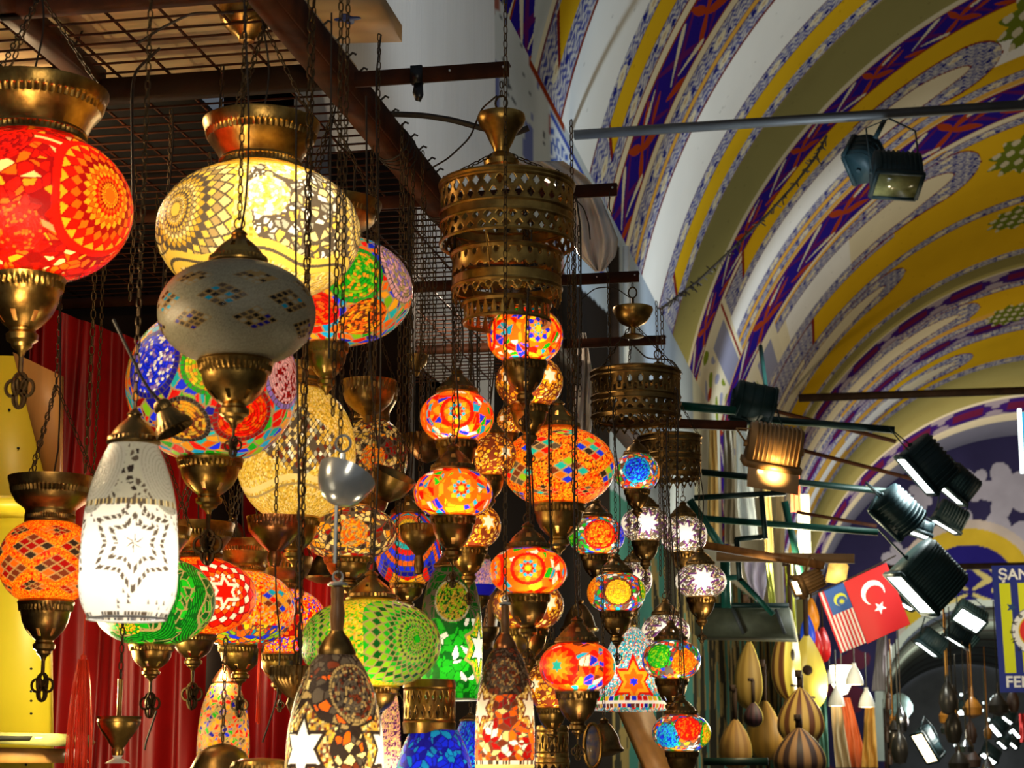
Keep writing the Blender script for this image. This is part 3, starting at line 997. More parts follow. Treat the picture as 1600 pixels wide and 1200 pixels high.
def p_rosette(S, tk, sk, R, nd, pal, star=None, grout=0.13, gc='smoke', asp=1.0, rmin=0.16, bg=None):
    """rings of diamonds spiralling out of a centre"""
    rho, al = S.polar(tk, sk)
    m = rho < R
    da = 2 * PI / nd
    A = al[m] / da; B = np.log(np.maximum(rho[m], 1e-4) / R) / (da * asp)
    u = A + B; v = A - B
    iu = np.floor(u); iv = np.floor(v)
    fu = u - iu; fv = v - iv
    ring = (iu - iv).astype(int)
    pc = tc(*pal)
    col = pc[(-ring) % len(pal)] * (0.85 + 0.3 * hsh(iu.astype(int), iv.astype(int), 2, S.seed))[:, None]
    g = np.minimum(np.minimum(fu, 1 - fu), np.minimum(fv, 1 - fv)) < grout
    col[g] = T_[gc]
    c = rho[m] < R * rmin
    if star:
        col[c] = T_[star]
    S.C[m] = col


def p_beads(S, tk, sk, R, pal, border=None, gc='smoke', pitch=0.05, asp=1.0, shell=0.17):
    """coil of beads, optionally ringed by small square tiles"""
    x, y = S.local(tk, sk)
    y = y / asp
    rho = np.hypot(x, y); al = np.arctan2(y, x)
    m = rho < R
    ri = np.floor(rho[m] / pitch).astype(int); fr = rho[m] / pitch - ri
    nb = np.floor((al[m] + PI) * np.maximum(1, (ri + 0.5) * pitch) / (pitch * 0.9) * 1.0).astype(int)
    nb = np.floor((al[m] + PI) * (ri + 0.5)).astype(int)
    pc = tc(*pal)
    h = hsh(ri, nb, 7, S.seed)
    col = pc[(h * len(pal)).astype(int) % len(pal)] * (0.8 + 0.4 * hsh(ri, nb, 9, S.seed))[:, None]
    col[fr < 0.26] *= 0.42
    if border:
        w = R * shell
        b = rho[m] > R - w
        nt = max(8, int(2 * PI * R / (w * 1.05)))
        a = (al[m] + PI) / (2 * PI) * nt
        fa = a - np.floor(a)
        cb = np.broadcast_to(np.array(T_[border]), (m.sum(), 3)) * (0.7 + 0.5 * hsh(np.floor(a).astype(int), 1, 1, S.seed))[:, None]
        gg = (np.minimum(fa, 1 - fa) < 0.09) | (rho[m] < R - w * 0.88) | (rho[m] > R - w * 0.1)
        cb = np.where(gg[:, None], np.array(T_[gc]), cb)
        col = np.where(b[:, None], cb, col)
    S.C[m] = col


def star_ratio(rho, al, R, n, inner):
    m = np.abs(((al / (2 * PI) * n) % 1) * 2 - 1) * PI / n
    m = PI / n - m
    ri = R * inner
    rad = R * ri * math.sin(PI / n) / (R * np.sin(m) + ri * np.sin(PI / n - m) + 1e-9)
    return rho / rad


def p_star(S, tk, sk, R, c, outline=None, ow=1.22, n=6, inner=0.55, rot=PI / 2, asp=1.0):
    x, y = S.local(tk, sk)
    y = y / asp
    q = star_ratio(np.hypot(x, y), np.arctan2(y, x) - rot, R, n, inner)
    if outline:
        S.C[q < ow] = T_[outline]
    S.C[q < 1] = T_[c]
    return q


def p_diamonds(S, tk, sk, w, pals, k=3, grout=0.1, gc='smoke', h=None):
    """a k x k lozenge cluster of cut tiles"""
    x, y = S.local(tk, sk)
    h = h or w * 0.7
    u = (x / w + y / h) * 0.5 * k + k / 2; v = (x / w - y / h) * 0.5 * k + k / 2
    iu = np.floor(u).astype(int); iv = np.floor(v).astype(int)
    m = (iu >= 0) & (iu < k) & (iv >= 0) & (iv < k)
    fu = u - iu; fv = v - iv
    pc = tc(*pals)
    hh = hsh(iu, iv, int(tk * 50) + int(sk * 70), S.seed)
    col = pc[(hh * len(pals)).astype(int) % len(pals)]
    g = np.minimum(np.minimum(fu, 1 - fu), np.minimum(fv, 1 - fv)) < grout
    col = np.where(g[:, None], np.array(T_[gc]), col)
    S.C[m] = col[m]


def p_wave(S, s0, amp, k, w, c, ph=0.0):
    S.C[np.abs(S.s - s0 - amp * np.cos(k * (S.th - ph))) < w] = T_[c]


def p_band(S, lo, hi, c):
    S.C[(S.s > lo) & (S.s < hi)] = T_[c]


def p_tiles(S, lo, hi, pal, w, gc='white'):
    m = (S.s > lo) & (S.s < hi)
    a = S.th[m] / w; i = np.floor(a).astype(int); f = a - i
    pc = tc(*pal)
    col = pc[(hsh(i, int(lo * 100), 0, S.seed) * len(pal)).astype(int) % len(pal)]
    g = np.minimum(f, 1 - f) < 0.1
    S.C[m] = np.where(g[:, None], np.array(T_[gc]), col)


# ------------------------------------------------------------------ glass bodies
def glass_body(name, prof, k, px, parent, toward, pattern, seed, material=None, label=None):
    """prof: (r, z) rows from bottom to top in metres. toward: unit xy to viewer (pattern angle zero)."""
    prof = np.array(prof, float)
    d = np.concatenate([[0], np.cumsum(np.hypot(*np.diff(prof, axis=0).T))])
    a = prof[:, 0].max()
    step = 1.5 * k
    nv = int(min(230, max(36, d[-1] / step))); nu = int(min(760, max(72, 2 * PI * a / step)))
    q = np.linspace(0, d[-1], nv)
    r = np.interp(q, d, prof[:, 0]); z = np.interp(q, d, prof[:, 1])
    s0 = d[np.argmax(prof[:, 0])] if np.ptp(prof[:, 0]) > 0 else d[-1] / 2
    th = np.linspace(-PI, PI, nu, endpoint=False)
    TH_, R_ = np.meshgrid(th, r); _, Z_ = np.meshgrid(th, z); _, Q_ = np.meshgrid(th, (q - s0) / a)
    tx, ty = toward
    rx, ry = -ty, tx
    X = R_ * (np.sin(TH_) * rx + np.cos(TH_) * tx); Y = R_ * (np.sin(TH_) * ry + np.cos(TH_) * ty)
    S = Surf(TH_.ravel(), (R_ / a).ravel(), Q_.ravel(), np.stack([X, Y, Z_], -1).reshape(-1, 3) / a, seed)
    pattern(S)
    b = MB()
    b.grid(np.stack([X, Y, Z_], -1), wrap_u=True, C=np.clip(S.C, 0, 1).reshape(nv, nu, 3))
    return b.build(name, material or M['glass'], parent, auto=False, label=label)


def globe_prof(a, b, rb, rt, pw=0.85, n=60):
    tb = -math.acos(min(0.98, max(0.05, (rb / a) ** (1 / pw)))); tt = math.acos(min(0.98, max(0.05, (rt / a) ** (1 / pw))))
    t = np.linspace(tb, tt, n)
    return np.stack([a * np.cos(t) ** pw, b * np.sin(t)], 1)


def bell_prof(rows):
    """smooth curve through (r, z) rows"""
    rows = np.array(rows, float)
    t = np.arange(len(rows)); q = np.linspace(0, len(rows) - 1, 80)
    out = []
    for c in range(2):
        y = rows[:, c]; m = np.gradient(y)
        i = np.minimum(np.floor(q).astype(int), len(rows) - 2); f = q - i
        h00 = 2 * f ** 3 - 3 * f ** 2 + 1; h10 = f ** 3 - 2 * f ** 2 + f; h01 = -2 * f ** 3 + 3 * f ** 2; h11 = f ** 3 - f ** 2
        out.append(h00 * y[i] + h10 * m[i] + h01 * y[i + 1] + h11 * m[i + 1])
    return np.stack(out, 1)


# ------------------------------------------------------------------ metalwork
def cap_dome(w, h, ball=True):
    return [(w * 0.96, -0.02 * h), (w * 1.04, 0.03 * h), (w * 1.05, 0.07 * h), (w, 0.10 * h, .025), (w * 0.98, 0.20 * h, .025), (w * 0.9, 0.23 * h), (w * 0.87, 0.27 * h), (w * 0.75, 0.40 * h), (w * 0.55, 0.56 * h), (w * 0.38, 0.66 * h),
            (w * 0.26, 0.74 * h), (w * 0.24, 0.80 * h), (w * 0.30, 0.83 * h), (w * 0.25, 0.88 * h), (w * 0.16, 0.94 * h), (w * 0.05, h), (0.0005, h)]


def cup_bowl(w, h):
    return [(w * 0.98, 0.02 * h), (w * 1.06, -0.03 * h), (w * 1.02, -0.08 * h), (w, -0.09 * h, .025), (w * 0.97, -0.17 * h, .025), (w * 0.92, -0.19 * h), (w * 0.90, -0.24 * h), (w * 0.86, -0.34 * h), (w * 0.72, -0.48 * h), (w * 0.50, -0.60 * h),
            (w * 0.34, -0.66 * h), (w * 0.33, -0.69 * h), (w * 0.42, -0.73 * h), (w * 0.40, -0.80 * h), (w * 0.28, -0.84 * h), (w * 0.26, -0.88 * h), (w * 0.12, -0.93 * h), (w * 0.07, -h), (0.0005, -h)]


def crown(rn, rw, h):
    o = [(rn * 0.98, -0.03 * h), (rn * 1.03, 0.02 * h), (rn * 1.02, 0.06 * h), (rn, 0.07 * h, .02), (rn * 1.0, 0.15 * h, .02), (rn * 1.02, 0.17 * h), (rn * 1.0, 0.22 * h), (rn * 1.04, 0.30 * h),
         (rw * 0.80, 0.45 * h), (rw * 0.88, 0.58 * h), (rw * 0.90, 0.62 * h), (rw * 0.90, 0.64 * h, .02), (rw * 0.93, 0.74 * h, .02), (rw * 0.95, 0.76 * h), (rw * 0.96, 0.82 * h), (rw, 0.95 * h), (rw * 1.0, h)]
    inner = [(max(0.001, r[0] - 0.003), r[1]) for r in o[::-1]]
    return o + inner


def finial_mesh(L, k):
    """little pierced wire drop: stem plus three loops"""
    b = MB(); w = L * 0.33; wr = max(0.0011, L * 0.035)
    b.tube([(0, 0, 0), (0, 0, -L * 0.35)], wr * 1.3, 6)
    a = np.linspace(0, 2 * PI, 16, endpoint=False)
    for cx, cz, rx, rz in ((0, -L * 0.52, w * 0.42, L * 0.18), (-w * 0.45, -L * 0.62, w * 0.38, L * 0.15), (w * 0.45, -L * 0.62, w * 0.38, L * 0.15), (0, -L * 0.82, w * 0.36, L * 0.17)):
        b.tube([(cx + rx * math.cos(q), 0, cz + rz * math.sin(q)) for q in a], wr, 5, closed=True)
        b.tube([(0, cx + rx * math.cos(q), cz + rz * math.sin(q)) for q in a], wr, 5, closed=True)
    return b


WARM = (1.0, 0.78, 0.50)


def lamp(c, w, h, Y, label, pattern, power=1.0, cap=('dome', 0.56, 0.42), cup=(0.56, 0.62), fin=0.32, metal='brass', seed=1, group='mosaic lamps hung from the canopy',
         name='mosaic_lamp', top=None, cupmetal=None, hang='chain', boff=(0.0, 0.22), col=WARM, pw=0.85, material=None, cat='hanging lamp', glow=-0.12, holes=True, clabel=None, offx=0.0, caplen=None):
    P = at(c[0], c[1], Y); k = mpp(P); e = elev(P)
    a = w / 2 * k
    hh = h / 2 * k
    b = math.sqrt(max(hh * hh - (a * math.sin(e) * 0.75) ** 2, (0.45 * hh) ** 2)) / math.cos(e)
    rb = cup[0] * a * 0.96 if cup else 0.35 * a
    rt = (cap[1] if cap[0] == 'dome' else cap[3]) * a * 0.96
    root = thing(name, label, cat, P, 0, group)
    tv = Vector((CAM.x - P.x, CAM.y - P.y)).normalized()
    prof = globe_prof(a, b, rb, rt, pw)
    glass_body('glass_globe', prof, k, w, root, (tv.x, tv.y), pattern, seed, material)
    zt = prof[-1][1]; zb = prof[0][1]
    cosn = math.cos(e)
    ribs = 40 if w > 150 else 28
    if cap[0] == 'dome':
        ch = cap[2] * w * k / cosn
        mb = MB(); mb.lathe(cap_dome(cap[1] * a, ch), 28, (0, 0, zt), ribs, holes=[(7, 7, 6)] if holes and w > 85 else None)
        mb.build('cap', M[metal], root)
        ztop = zt + ch
        att = [(0, 0, ztop)]
    else:                                   # ('crown', rim radius factor, height factor, neck factor)
        ch = cap[2] * w * k / cosn
        mb = MB(); mb.lathe(crown(cap[3] * a, cap[1] * a, ch), 48, (0, 0, zt), ribs + 20)
        mb.build('crown', M[metal], root)
        ztop = zt + ch
        rr = cap[1] * a * 0.97
        att = [(rr * math.cos(q), rr * math.sin(q), ztop) for q in (0.5, 2.6, 4.7)]
    if cup:
        uh = cup[1] * w * k / cosn
        mb = MB(); mb.lathe(cup_bowl(cup[0] * a, uh), 28, (0, 0, zb), ribs, holes=[(8, 7, 5)] if holes and w > 60 else None)
        cupo = mb.build('cup', M[cupmetal or metal], root)
        zb -= uh
    if fin:
        L = fin * w * k
        o = finial_mesh(L, k).build('finial', M['chain'], cupo if cup else root)
        o.location = (0, 0, zb + 0.004)
    ctop = (top if top is not None else HC) - P.z
    lk = 0.020; wr = 0.0016
    if hang == 'chain':
        mb = MB()
        if len(att) == 1:
            a_ = np.linspace(0, 2 * PI, 14, endpoint=False)
            mb.tube([(0.010 * math.cos(q), 0, ztop + 0.008 + 0.011 * math.sin(q)) for q in a_], 0.0016, 5, closed=True)
            if ctop > ztop + 0.03:
                mb.chain([(0, 0, ztop + 0.015), (0.0, 0, ctop)], lk, wr)
        else:
            jz = min(ctop - 0.02, ztop + max(0.22, 1.6 * att[0][0]))
            for q in att:
                mb.chain([q, (0, 0, jz)], lk, wr)
            if ctop > jz + 0.03:
                mb.chain([(0, 0, jz), (0, 0, ctop)], lk, wr)
        mb.build('chain', M['chain'], root, auto=False)
        if ctop > ztop + 0.1:
            rngw = random.Random(seed); mb = MB()
            mb.tube([(0.010 * math.sin(5 * t + seed) * (1 if 0.02 < t < 0.98 else 0) + 0.006, -0.008, ztop - 0.005 + (ctop - ztop) * t) for t in np.linspace(0, 1, 14)], 0.0022, 5)
            mb.build('flex', M['wire'], root)
    if power:
        light('bulb', 'POINT', (a * (boff[0] * -tv.y + boff[1] * tv.x), a * (boff[0] * tv.x + boff[1] * tv.y), glow * b), 0.34 * power * (a / 0.09) ** 2, col, max(0.010, 0.16 * a), root)
    return root, P, a, b, zt, zb
# ------------------------------------------------------------------ the lamps
def PAT(*steps):
    def f(S):
        for s in steps:
            s(S)
    return f


D = math.radians


def pat_red(S):
    p_tri(S, ('red', 'dred', 'red', 'amber', 'cream', 'red', 'orange', 'dred'), 0.20, 0.010, 'dred', 3)
    p_wave(S, 0.50, 0.06, 6, 0.11, 'red'); p_wave(S, 0.50, 0.06, 6, 0.025, 'cream')
    p_wave(S, -0.42, 0.05, 7, 0.03, 'sand')
    for t in (-62, 48, 138, 228):
        rho, al = S.polar(D(t), 0.0)
        S.C[rho < 0.64] = T_['red']; S.C[(rho > 0.50) & (rho < 0.53)] = T_['sand']
        p_rosette(S, D(t), 0.0, 0.56, 22, ('amber', 'red', 'orange', 'dred', 'amber', 'orange'), 'orange', 0.06, 'dred', 1.15, 0.13)
    for t in (-8, 98):
        p_beads(S, D(t), -0.48, 0.26, ('red', 'orange', 'red', 'red'), None, 'sand', 0.03)
    for t in (-20, 95):
        p_beads(S, D(t), 0.48, 0.30, ('red', 'dred', 'red'), None, 'sand', 0.035)


def pat_yellow(S):
    p_speck(S, ('pgold', 'gold', 'sand', 'pgold', 'cream', 'cream'), 0.03)
    for t in (-52, 128):
        p_rosette(S, D(t), 0.02, 0.66, 26, ('pgold', 'cream', 'sand', 'pgold', 'smoke', 'gold'), 'pgold', 0.10, 'smoke', 1.1, 0.10)
    rho, al = S.polar(D(28), 0.08)
    m = rho < 0.60
    p_tri(S, ('white', 'cream', 'pgold', 'cream', 'grey', 'white'), 0.20, 0.016, 'smoke', 3, mask=m)
    p_beads(S, D(20), 0.52, 0.22, ('cream', 'white', 'pgold'), None, 'smoke', 0.035)
    p_beads(S, D(4), 0.10, 0.22, ('cream', 'pgold', 'white'), None, 'smoke', 0.035)
    p_rosette(S, D(78), 0.05, 0.52, 24, ('cream', 'sand', 'smoke', 'pgold'), 'cream', 0.10, 'smoke', 1.1, 0.1)
    p_rosette(S, D(208), 0.05, 0.52, 24, ('cream', 'sand', 'smoke', 'pgold'), 'cream', 0.10, 'smoke', 1.1, 0.1)
    p_wave(S, -0.50, 0.07, 5, 0.10, 'pgold'); p_wave(S, -0.50, 0.07, 5, 0.02, 'smoke')
    p_wave(S, 0.66, 0.03, 5, 0.08, 'gold')


def pat_frost(S):
    S.C[:] = (0.36, 0.34, 0.24)
    n = hsh(np.floor(S.th * 90).astype(int), np.floor(S.s * 90).astype(int), 0, 5)
    S.C *= (0.78 + 0.4 * n)[:, None]
    S.C[np.abs(np.sin(S.s * 38 + 3.0 * np.cos(S.th * 5))) < 0.12] *= 0.8
    for i in range(7):
        p_diamonds(S, D(i * 51.4 - 62), 0.02 + 0.0, 0.34, ('black', 'smoke', 'grey', 'black', 'cyan', 'smoke'), 4, 0.13, 'sand', 0.16)
        p_diamonds(S, D(i * 51.4 - 37), -0.26, 0.30, ('black', 'smoke', 'navy', 'black', 'grey'), 4, 0.13, 'sand', 0.15)
        p_diamonds(S, D(i * 51.4 - 37), 0.30, 0.30, ('smoke', 'sand', 'grey', 'black'), 4, 0.13, 'sand', 0.13)


def pat_multi(meds, cell=0.27, r=0.40, pal=MULTI, gc='sand', split=3, pitch=0.04):
    def f(S):
        p_tri(S, pal, cell, 0.012, gc, split)
        for t, s, rr, pl, bd in meds:
            p_beads(S, D(t), s, rr or r, pl, bd, 'smoke', pitch)
    return f


def pat_ydiamond(S):
    p_speck(S, ('pgold', 'cream', 'pgold', 'gold'), 0.03)
    rho, al = S.polar(D(4), 0.12)
    for t in (4, 124, 244):
        x, y = S.local(D(t), 0.05)
        m = np.abs(x) / 0.80 + np.abs(y) / 0.62 < 1
        u = x / 0.085 + y / 0.125; v = x / 0.085 - y / 0.125
        iu = np.floor(u).astype(int); iv = np.floor(v).astype(int)
        g = np.minimum(np.minimum(u - iu, 1 - u + iu), np.minimum(v - iv, 1 - v + iv)) < 0.10
        pc = tc('cream', 'pgold', 'white', 'gold', 'brown', 'grey', 'smoke', 'cream')
        col = pc[(hsh(iu, iv, 0, 3) * 8).astype(int)]
        col = np.where(g[:, None], np.array(T_['smoke']), col)
        S.C[m] = col[m]
    p_wave(S, -0.62, 0.10, 3, 0.05, 'cream', D(4)); p_wave(S, -0.74, 0.10, 3, 0.02, 'sand', D(4))


def pat_browntri(S):
    p_tri(S, ('pgold', 'brown', 'cream', 'dark', 'amber', 'dred', 'cream', 'dark'), 0.26, 0.015, 'smoke', 3)
    for t in (5, 95, 185, 275):
        p_beads(S, D(t), -0.12, 0.32, ('orange', 'amber', 'sand'), None, 'smoke', 0.05)


def pat_feather(S):
    for t in (0, 90, 180, 270):
        x, y = S.local(D(t), 0.55)
        rho = np.hypot(x, y * 0.8); al = np.arctan2(x, y)
        m = np.abs(x) < 0.80
        ring = np.floor(rho / 0.13).astype(int); k = np.floor(al / (2 * PI) * 46 + 0.5 * (ring % 2)).astype(int)
        fr = rho / 0.13 - ring
        pc = tc('amber', 'yellow', 'orange', 'turq', 'red', 'blue', 'orange', 'blue', 'navy', 'red')
        col = pc[ring % 10] * (0.75 + 0.4 * hsh(ring, k, 0, 2))[:, None]
        fk = al / (2 * PI) * 46 + 0.5 * (ring % 2); fk = fk - np.floor(fk)
        g = (fr < 0.12) | (np.minimum(fk, 1 - fk) < 0.10)
        col[g] = T_['smoke']
        S.C[m] = col[m]


def pat_orangebead(pal, dia, w=0.36):
    def f(S):
        p_speck(S, pal, 0.028)
        wv = np.abs(np.sin(S.s * 26 + 2.6 * np.cos(S.th * 5))) < 0.16
        S.C[wv] *= 0.55
        for i in range(6):
            p_diamonds(S, D(i * 60 - 20), 0.22, w, dia, 3, 0.09, 'sand', w * 0.62)
            p_diamonds(S, D(i * 60 + 10), -0.22, w, dia, 3, 0.09, 'sand', w * 0.62)
            p_diamonds(S, D(i * 60 + 10), 0.60, w * 0.7, dia, 3, 0.09, 'sand', w * 0.35)
            p_diamonds(S, D(i * 60 - 20), -0.62, w * 0.7, dia, 3, 0.09, 'sand', w * 0.35)
    return f


def pat_green_tri(S):
    p_tri(S, ('dgreen', 'green', 'dgreen', 'green', 'dgreen'), 0.34, 0.012, 'sand', 3)
    for t in (-30, 90, 210):
        x, y = S.local(D(t + 55), 0)
        rho, al = S.polar(D(t), -0.05)
        wob = 0.62 + 0.06 * np.sin(al * 6)
        S.C[(rho > wob) & (rho < wob + 0.05)] = T_['sand']
        m = (rho > wob + 0.05) & (rho < wob + 0.30)
        S.C[m] = T_['dgreen']; mm = m & (np.abs(np.sin(rho * 75)) < 0.35); S.C[mm] = T_['green']
        p_rosette(S, D(t), -0.48, 0.22, 12, ('yellow', 'green', 'amber'), None, 0.1, 'dgreen', 1.0, 0.1)


def pat_starros(S):
    p_speck(S, ('orange', 'red', 'orange', 'amber'), 0.035)
    for t in (28, 118, 208, 298):
        p_rosette(S, D(t), 0.02, 0.74, 16, ('orange', 'red', 'white', 'red', 'orange', 'white'), 'red', 0.10, 'dred', 1.0, 0.20)
        p_star(S, D(t), 0.02, 0.20, 'red', 'white', 1.5)


def pat_speckmulti(S):
    p_speck(S, ('amber', 'orange', 'red', 'yellow', 'amber', 'grey', 'orange'), 0.035)
    for i in range(7):
        p_diamonds(S, D(i * 51 - 60), 0.12, 0.46, ('blue', 'red', 'brown', 'green', 'cyan', 'orange', 'amber'), 4, 0.08, 'sand', 0.30)
    m = S.s < -0.36
    p_tri(S, ('amber', 'blue', 'orange', 'cyan', 'red', 'yellow', 'lime', 'dred'), 0.26, 0.012, 'smoke', 3, mask=m)


def pat_redspeck(S):
    p_speck(S, ('amber', 'red', 'orange', 'blue', 'yellow', 'red'), 0.04)
    for t in (-10, 110, 230):
        p_rosette(S, D(t), 0.0, 0.6, 18, ('amber', 'dred', 'orange', 'red'), 'amber', 0.1, 'dred', 1.0)
    m = np.abs(S.s) > 0.42
    p_speck(S, ('amber', 'red', 'orange', 'blue', 'yellow'), 0.04, m)


def pat_greenros(S):
    p_speck(S, ('yellow', 'amber', 'lime', 'yellow', 'pgold', 'green'), 0.03)
    for t in (-70, 40, 150, 260):
        p_rosette(S, D(t), 0.02, 0.80 if t == 40 else 0.58, 24, ('green', 'lime', 'dgreen', 'lime', 'green', 'dgreen'), 'green', 0.09, 'sand', 1.0, 0.07)
    x, y = S.local(D(-14), 0.0)


def pat_bell_white(S):
    S.C[:] = T_['white']
    # silvered upper part of cut mirror, frosted medallions
    m = S.s > 1.40
    p_tri(S, ('smoke', 'dark', 'smoke', 'grey'), 0.32, 0.035, 'grey', 3, mask=m)
    for t in (-62, 58, 178):
        x, y = S.local(D(t), 2.02)
        rho = np.hypot(x, y / 1.35)
        m = rho < 0.62
        S.C[m] = (0.40, 0.38, 0.30); S.C[m & (np.abs(np.sin(rho * 45)) < 0.25)] = (0.26, 0.24, 0.18)
    p_tiles(S, 1.36, 1.46, ('smoke', 'grey', 'smoke'), 0.11, 'cream')
    d = hsh(np.floor(S.th * 9).astype(int), np.floor(S.s * 9).astype(int), 0, 11)
    fx = S.th * 9 - np.floor(S.th * 9); fy = S.s * 9 - np.floor(S.s * 9)
    S.C[(d > 0.80) & (fx + fy < 0.8) & (S.s < 1.36) & (S.s > 0.9)] = T_['smoke']
    S.C[(d > 0.86) & (fx * 1.6 + fy < 0.9) & (S.s < -0.35) & (S.s > -0.8)] = T_['smoke']
    for t in (5, 125, 245):
        x, y = S.local(D(t), 0.55)
        rho = np.hypot(x, y / 1.05); al = np.arctan2(y / 1.05, x)
        for R, w in ((0.90, 0.15), (0.54, 0.14)):
            q = star_ratio(rho, al - PI / 2, R, 6, 0.66)
            ed = (q > 1 - w / R * .5) & (q < 1 + w / R * .5)
            dash = ((al * 7 / PI * R * 3) % 1 > 0.30)
            S.C[ed & dash] = T_['smoke']
        q = star_ratio(rho, al - PI / 2, 0.24, 6, 0.3)
        S.C[(q < 1.0) & (np.sin(al * 6) > 0)] = T_['smoke']
    p_tiles(S, -0.98, -0.84, ('smoke', 'black', 'white', 'grey', 'smoke'), 0.085, 'white')


def pat_bell_green(S):
    p_tri(S, ('green', 'dgreen', 'green', 'white', 'green', 'dgreen', 'green'), 0.46, 0.012, 'dgreen', 3)
    m = S.s > 0.85
    p_tri(S, ('dgreen', 'dgreen', 'smoke', 'dgreen'), 0.46, 0.02, 'smoke', 3, mask=m)
    for t in (2, 182):
        p_beads(S, D(t), 1.42, 0.60, ('lime', 'gold', 'dgreen', 'gold'), 'grey', 'sand', 0.06, 1.15, 0.10)
    for t in (-82, 62):
        x, y = S.local(D(t), -0.05)
        q = star_ratio(np.hypot(x, y / 1.6), np.arctan2(y, x) - PI / 2, 0.62, 6, 0.7)
        S.C[q < 1.15] = T_['sand']; m = q < 1.0
        p_speck(S, ('lime', 'yellow', 'green', 'gold'), 0.05, m)
        p_star(S, D(t), -0.05, 0.42, 'white', 'dgreen', 1.25, 6, 0.5, PI / 2, 1.5)
    p_band(S, -1.95, -1.72, 'white')


def pat_bell_brown(S):
    p_tri(S, ('smoke', 'brown', 'orange', 'dark', 'cream', 'smoke', 'orange', 'sand', 'dark'), 0.36, 0.02, 'dark', 3)
    m = S.s > 2.5
    p_tri(S, ('smoke', 'dark', 'smoke', 'brown'), 0.36, 0.02, 'dark', 3, mask=m)
    for t in (28, 148, 268):
        p_beads(S, D(t), 2.15, 0.52, ('smoke', 'brown', 'smoke', 'dark', 'sand'), 'sand', 'dark', 0.05, 1.2, 0.12)
    for t in (-42, 78, 198):
        for sk in (1.02,):
            x, y = S.local(D(t), sk)
            q = star_ratio(np.hypot(x, y / 1.15), np.arctan2(y, x) - PI / 2, 0.86, 6, 0.72)
            m = q < 1
            p_speck(S, ('gold', 'cream', 'sand', 'brown', 'gold', 'smoke'), 0.06, m)
            S.C[(q > 0.97) & (q < 1.05)] = T_['dark']
            p_star(S, D(t), sk, 0.50, 'white', 'dark', 1.3, 6, 0.55, PI / 2, 1.15)


def pat_bell_redbrown(S):
    p_tri(S, ('brown', 'dred', 'orange', 'cream', 'orange', 'dred', 'white'), 0.42, 0.014, 'smoke', 3)
    m = S.s > 1.9
    p_tri(S, ('smoke', 'brown', 'smoke', 'dark'), 0.30, 0.02, 'dark', 3, mask=m)
    for t in (0, 120, 240):
        p_beads(S, D(t), 2.55, 0.50, ('smoke', 'sand', 'smoke', 'brown'), None, 'smoke', 0.06, 1.2)
    for t in (-58, 62, 182):
        x, y = S.local(D(t), 1.45)
        q = star_ratio(np.hypot(x, y / 1.2), np.arctan2(y, x) - PI / 2, 0.70, 6, 0.75)
        mm = q < 1
        p_speck(S, ('gold', 'cream', 'sand', 'brown'), 0.07, mm)
        p_star(S, D(t), 1.45, 0.44, 'white', 'brown', 1.25, 6, 0.55, PI / 2, 1.2)
    p_band(S, -0.60, -0.38, 'cream'); p_tiles(S, -0.38, -0.24, ('dark', 'white', 'smoke'), 0.1, 'white')


def pat_bell_pink(S):
    p_rosette(S, D(60), -0.5, 1.4, 20, ('plum', 'pink', 'cream', 'plum', 'white'), None, 0.08, 'smoke', 1.0)
    m = S.th < D(20)
    p_speck(S, ('pink', 'cream', 'pink', 'plum'), 0.07, m)


def pat_bell_blue(S):
    p_tri(S, ('blue', 'cyan', 'blue', 'navy', 'cyan', 'blue'), 0.36, 0.014, 'navy', 3)


def pat_bell_blue2(S):
    p_speck(S, ('blue', 'navy', 'cyan', 'blue'), 0.06)
    p_wave(S, 0.1, 0.15, 4, 0.05, 'white')


def pat_bell_small(S):
    p_tri(S, ('orange', 'red', 'amber', 'sand', 'blue', 'smoke', 'amber', 'green', 'navy'), 0.32, 0.025, 'sand', 3)
    m = S.s < -0.5
    p_tri(S, ('red', 'amber', 'blue', 'red', 'green', 'yellow', 'cyan'), 0.35, 0.02, 'smoke', 3, mask=m)


def pat_purple(S):
    p_tri(S, ('violet', 'turq', 'violet', 'navy', 'pink'), 0.25, 0.02, 'pink', 3)
    p_beads(S, D(10), 0.1, 0.35, ('violet', 'pink'), None, 'smoke', 0.05)
    p_band(S, -2, -0.35, 'navy')


def ball_multi(seed):
    def f(S):
        p_tri(S, ('orange', 'amber', 'orange', 'red', 'orange', 'amber', 'blue', 'cyan', 'green', 'yellow', 'white', 'red'), 0.34, 0.012, 'orange', 2)
        r = np.random.default_rng(seed)
        for t in (-75, 10, 95, 185, 265):
            t = t + r.uniform(-12, 12)
            rho, al = S.polar(D(t), 0.0)
            S.C[(rho < 0.46) & (rho > 0.36)] = T_['red'] if r.random() > .5 else T_['orange']
            pal = [('yellow', 'blue', 'amber', 'cyan'), ('amber', 'orange', 'blue', 'green'), ('orange', 'amber', 'cyan', 'red')][r.integers(3)]
            p_rosette(S, D(t), 0.0, 0.36, 8, pal, 'yellow', 0.05, 'orange', 0.9, 0.2)
    return f


def ball_amber(S):
    p_tri(S, ('amber', 'pgold', 'yellow', 'brown', 'cream', 'amber', 'gold'), 0.26, 0.03, 'brown', 2)
    for t in (-40, 38, 130, 220):
        p_star(S, D(t), 0.05, 0.26, 'white', 'amber', 1.5, 6, 0.55)


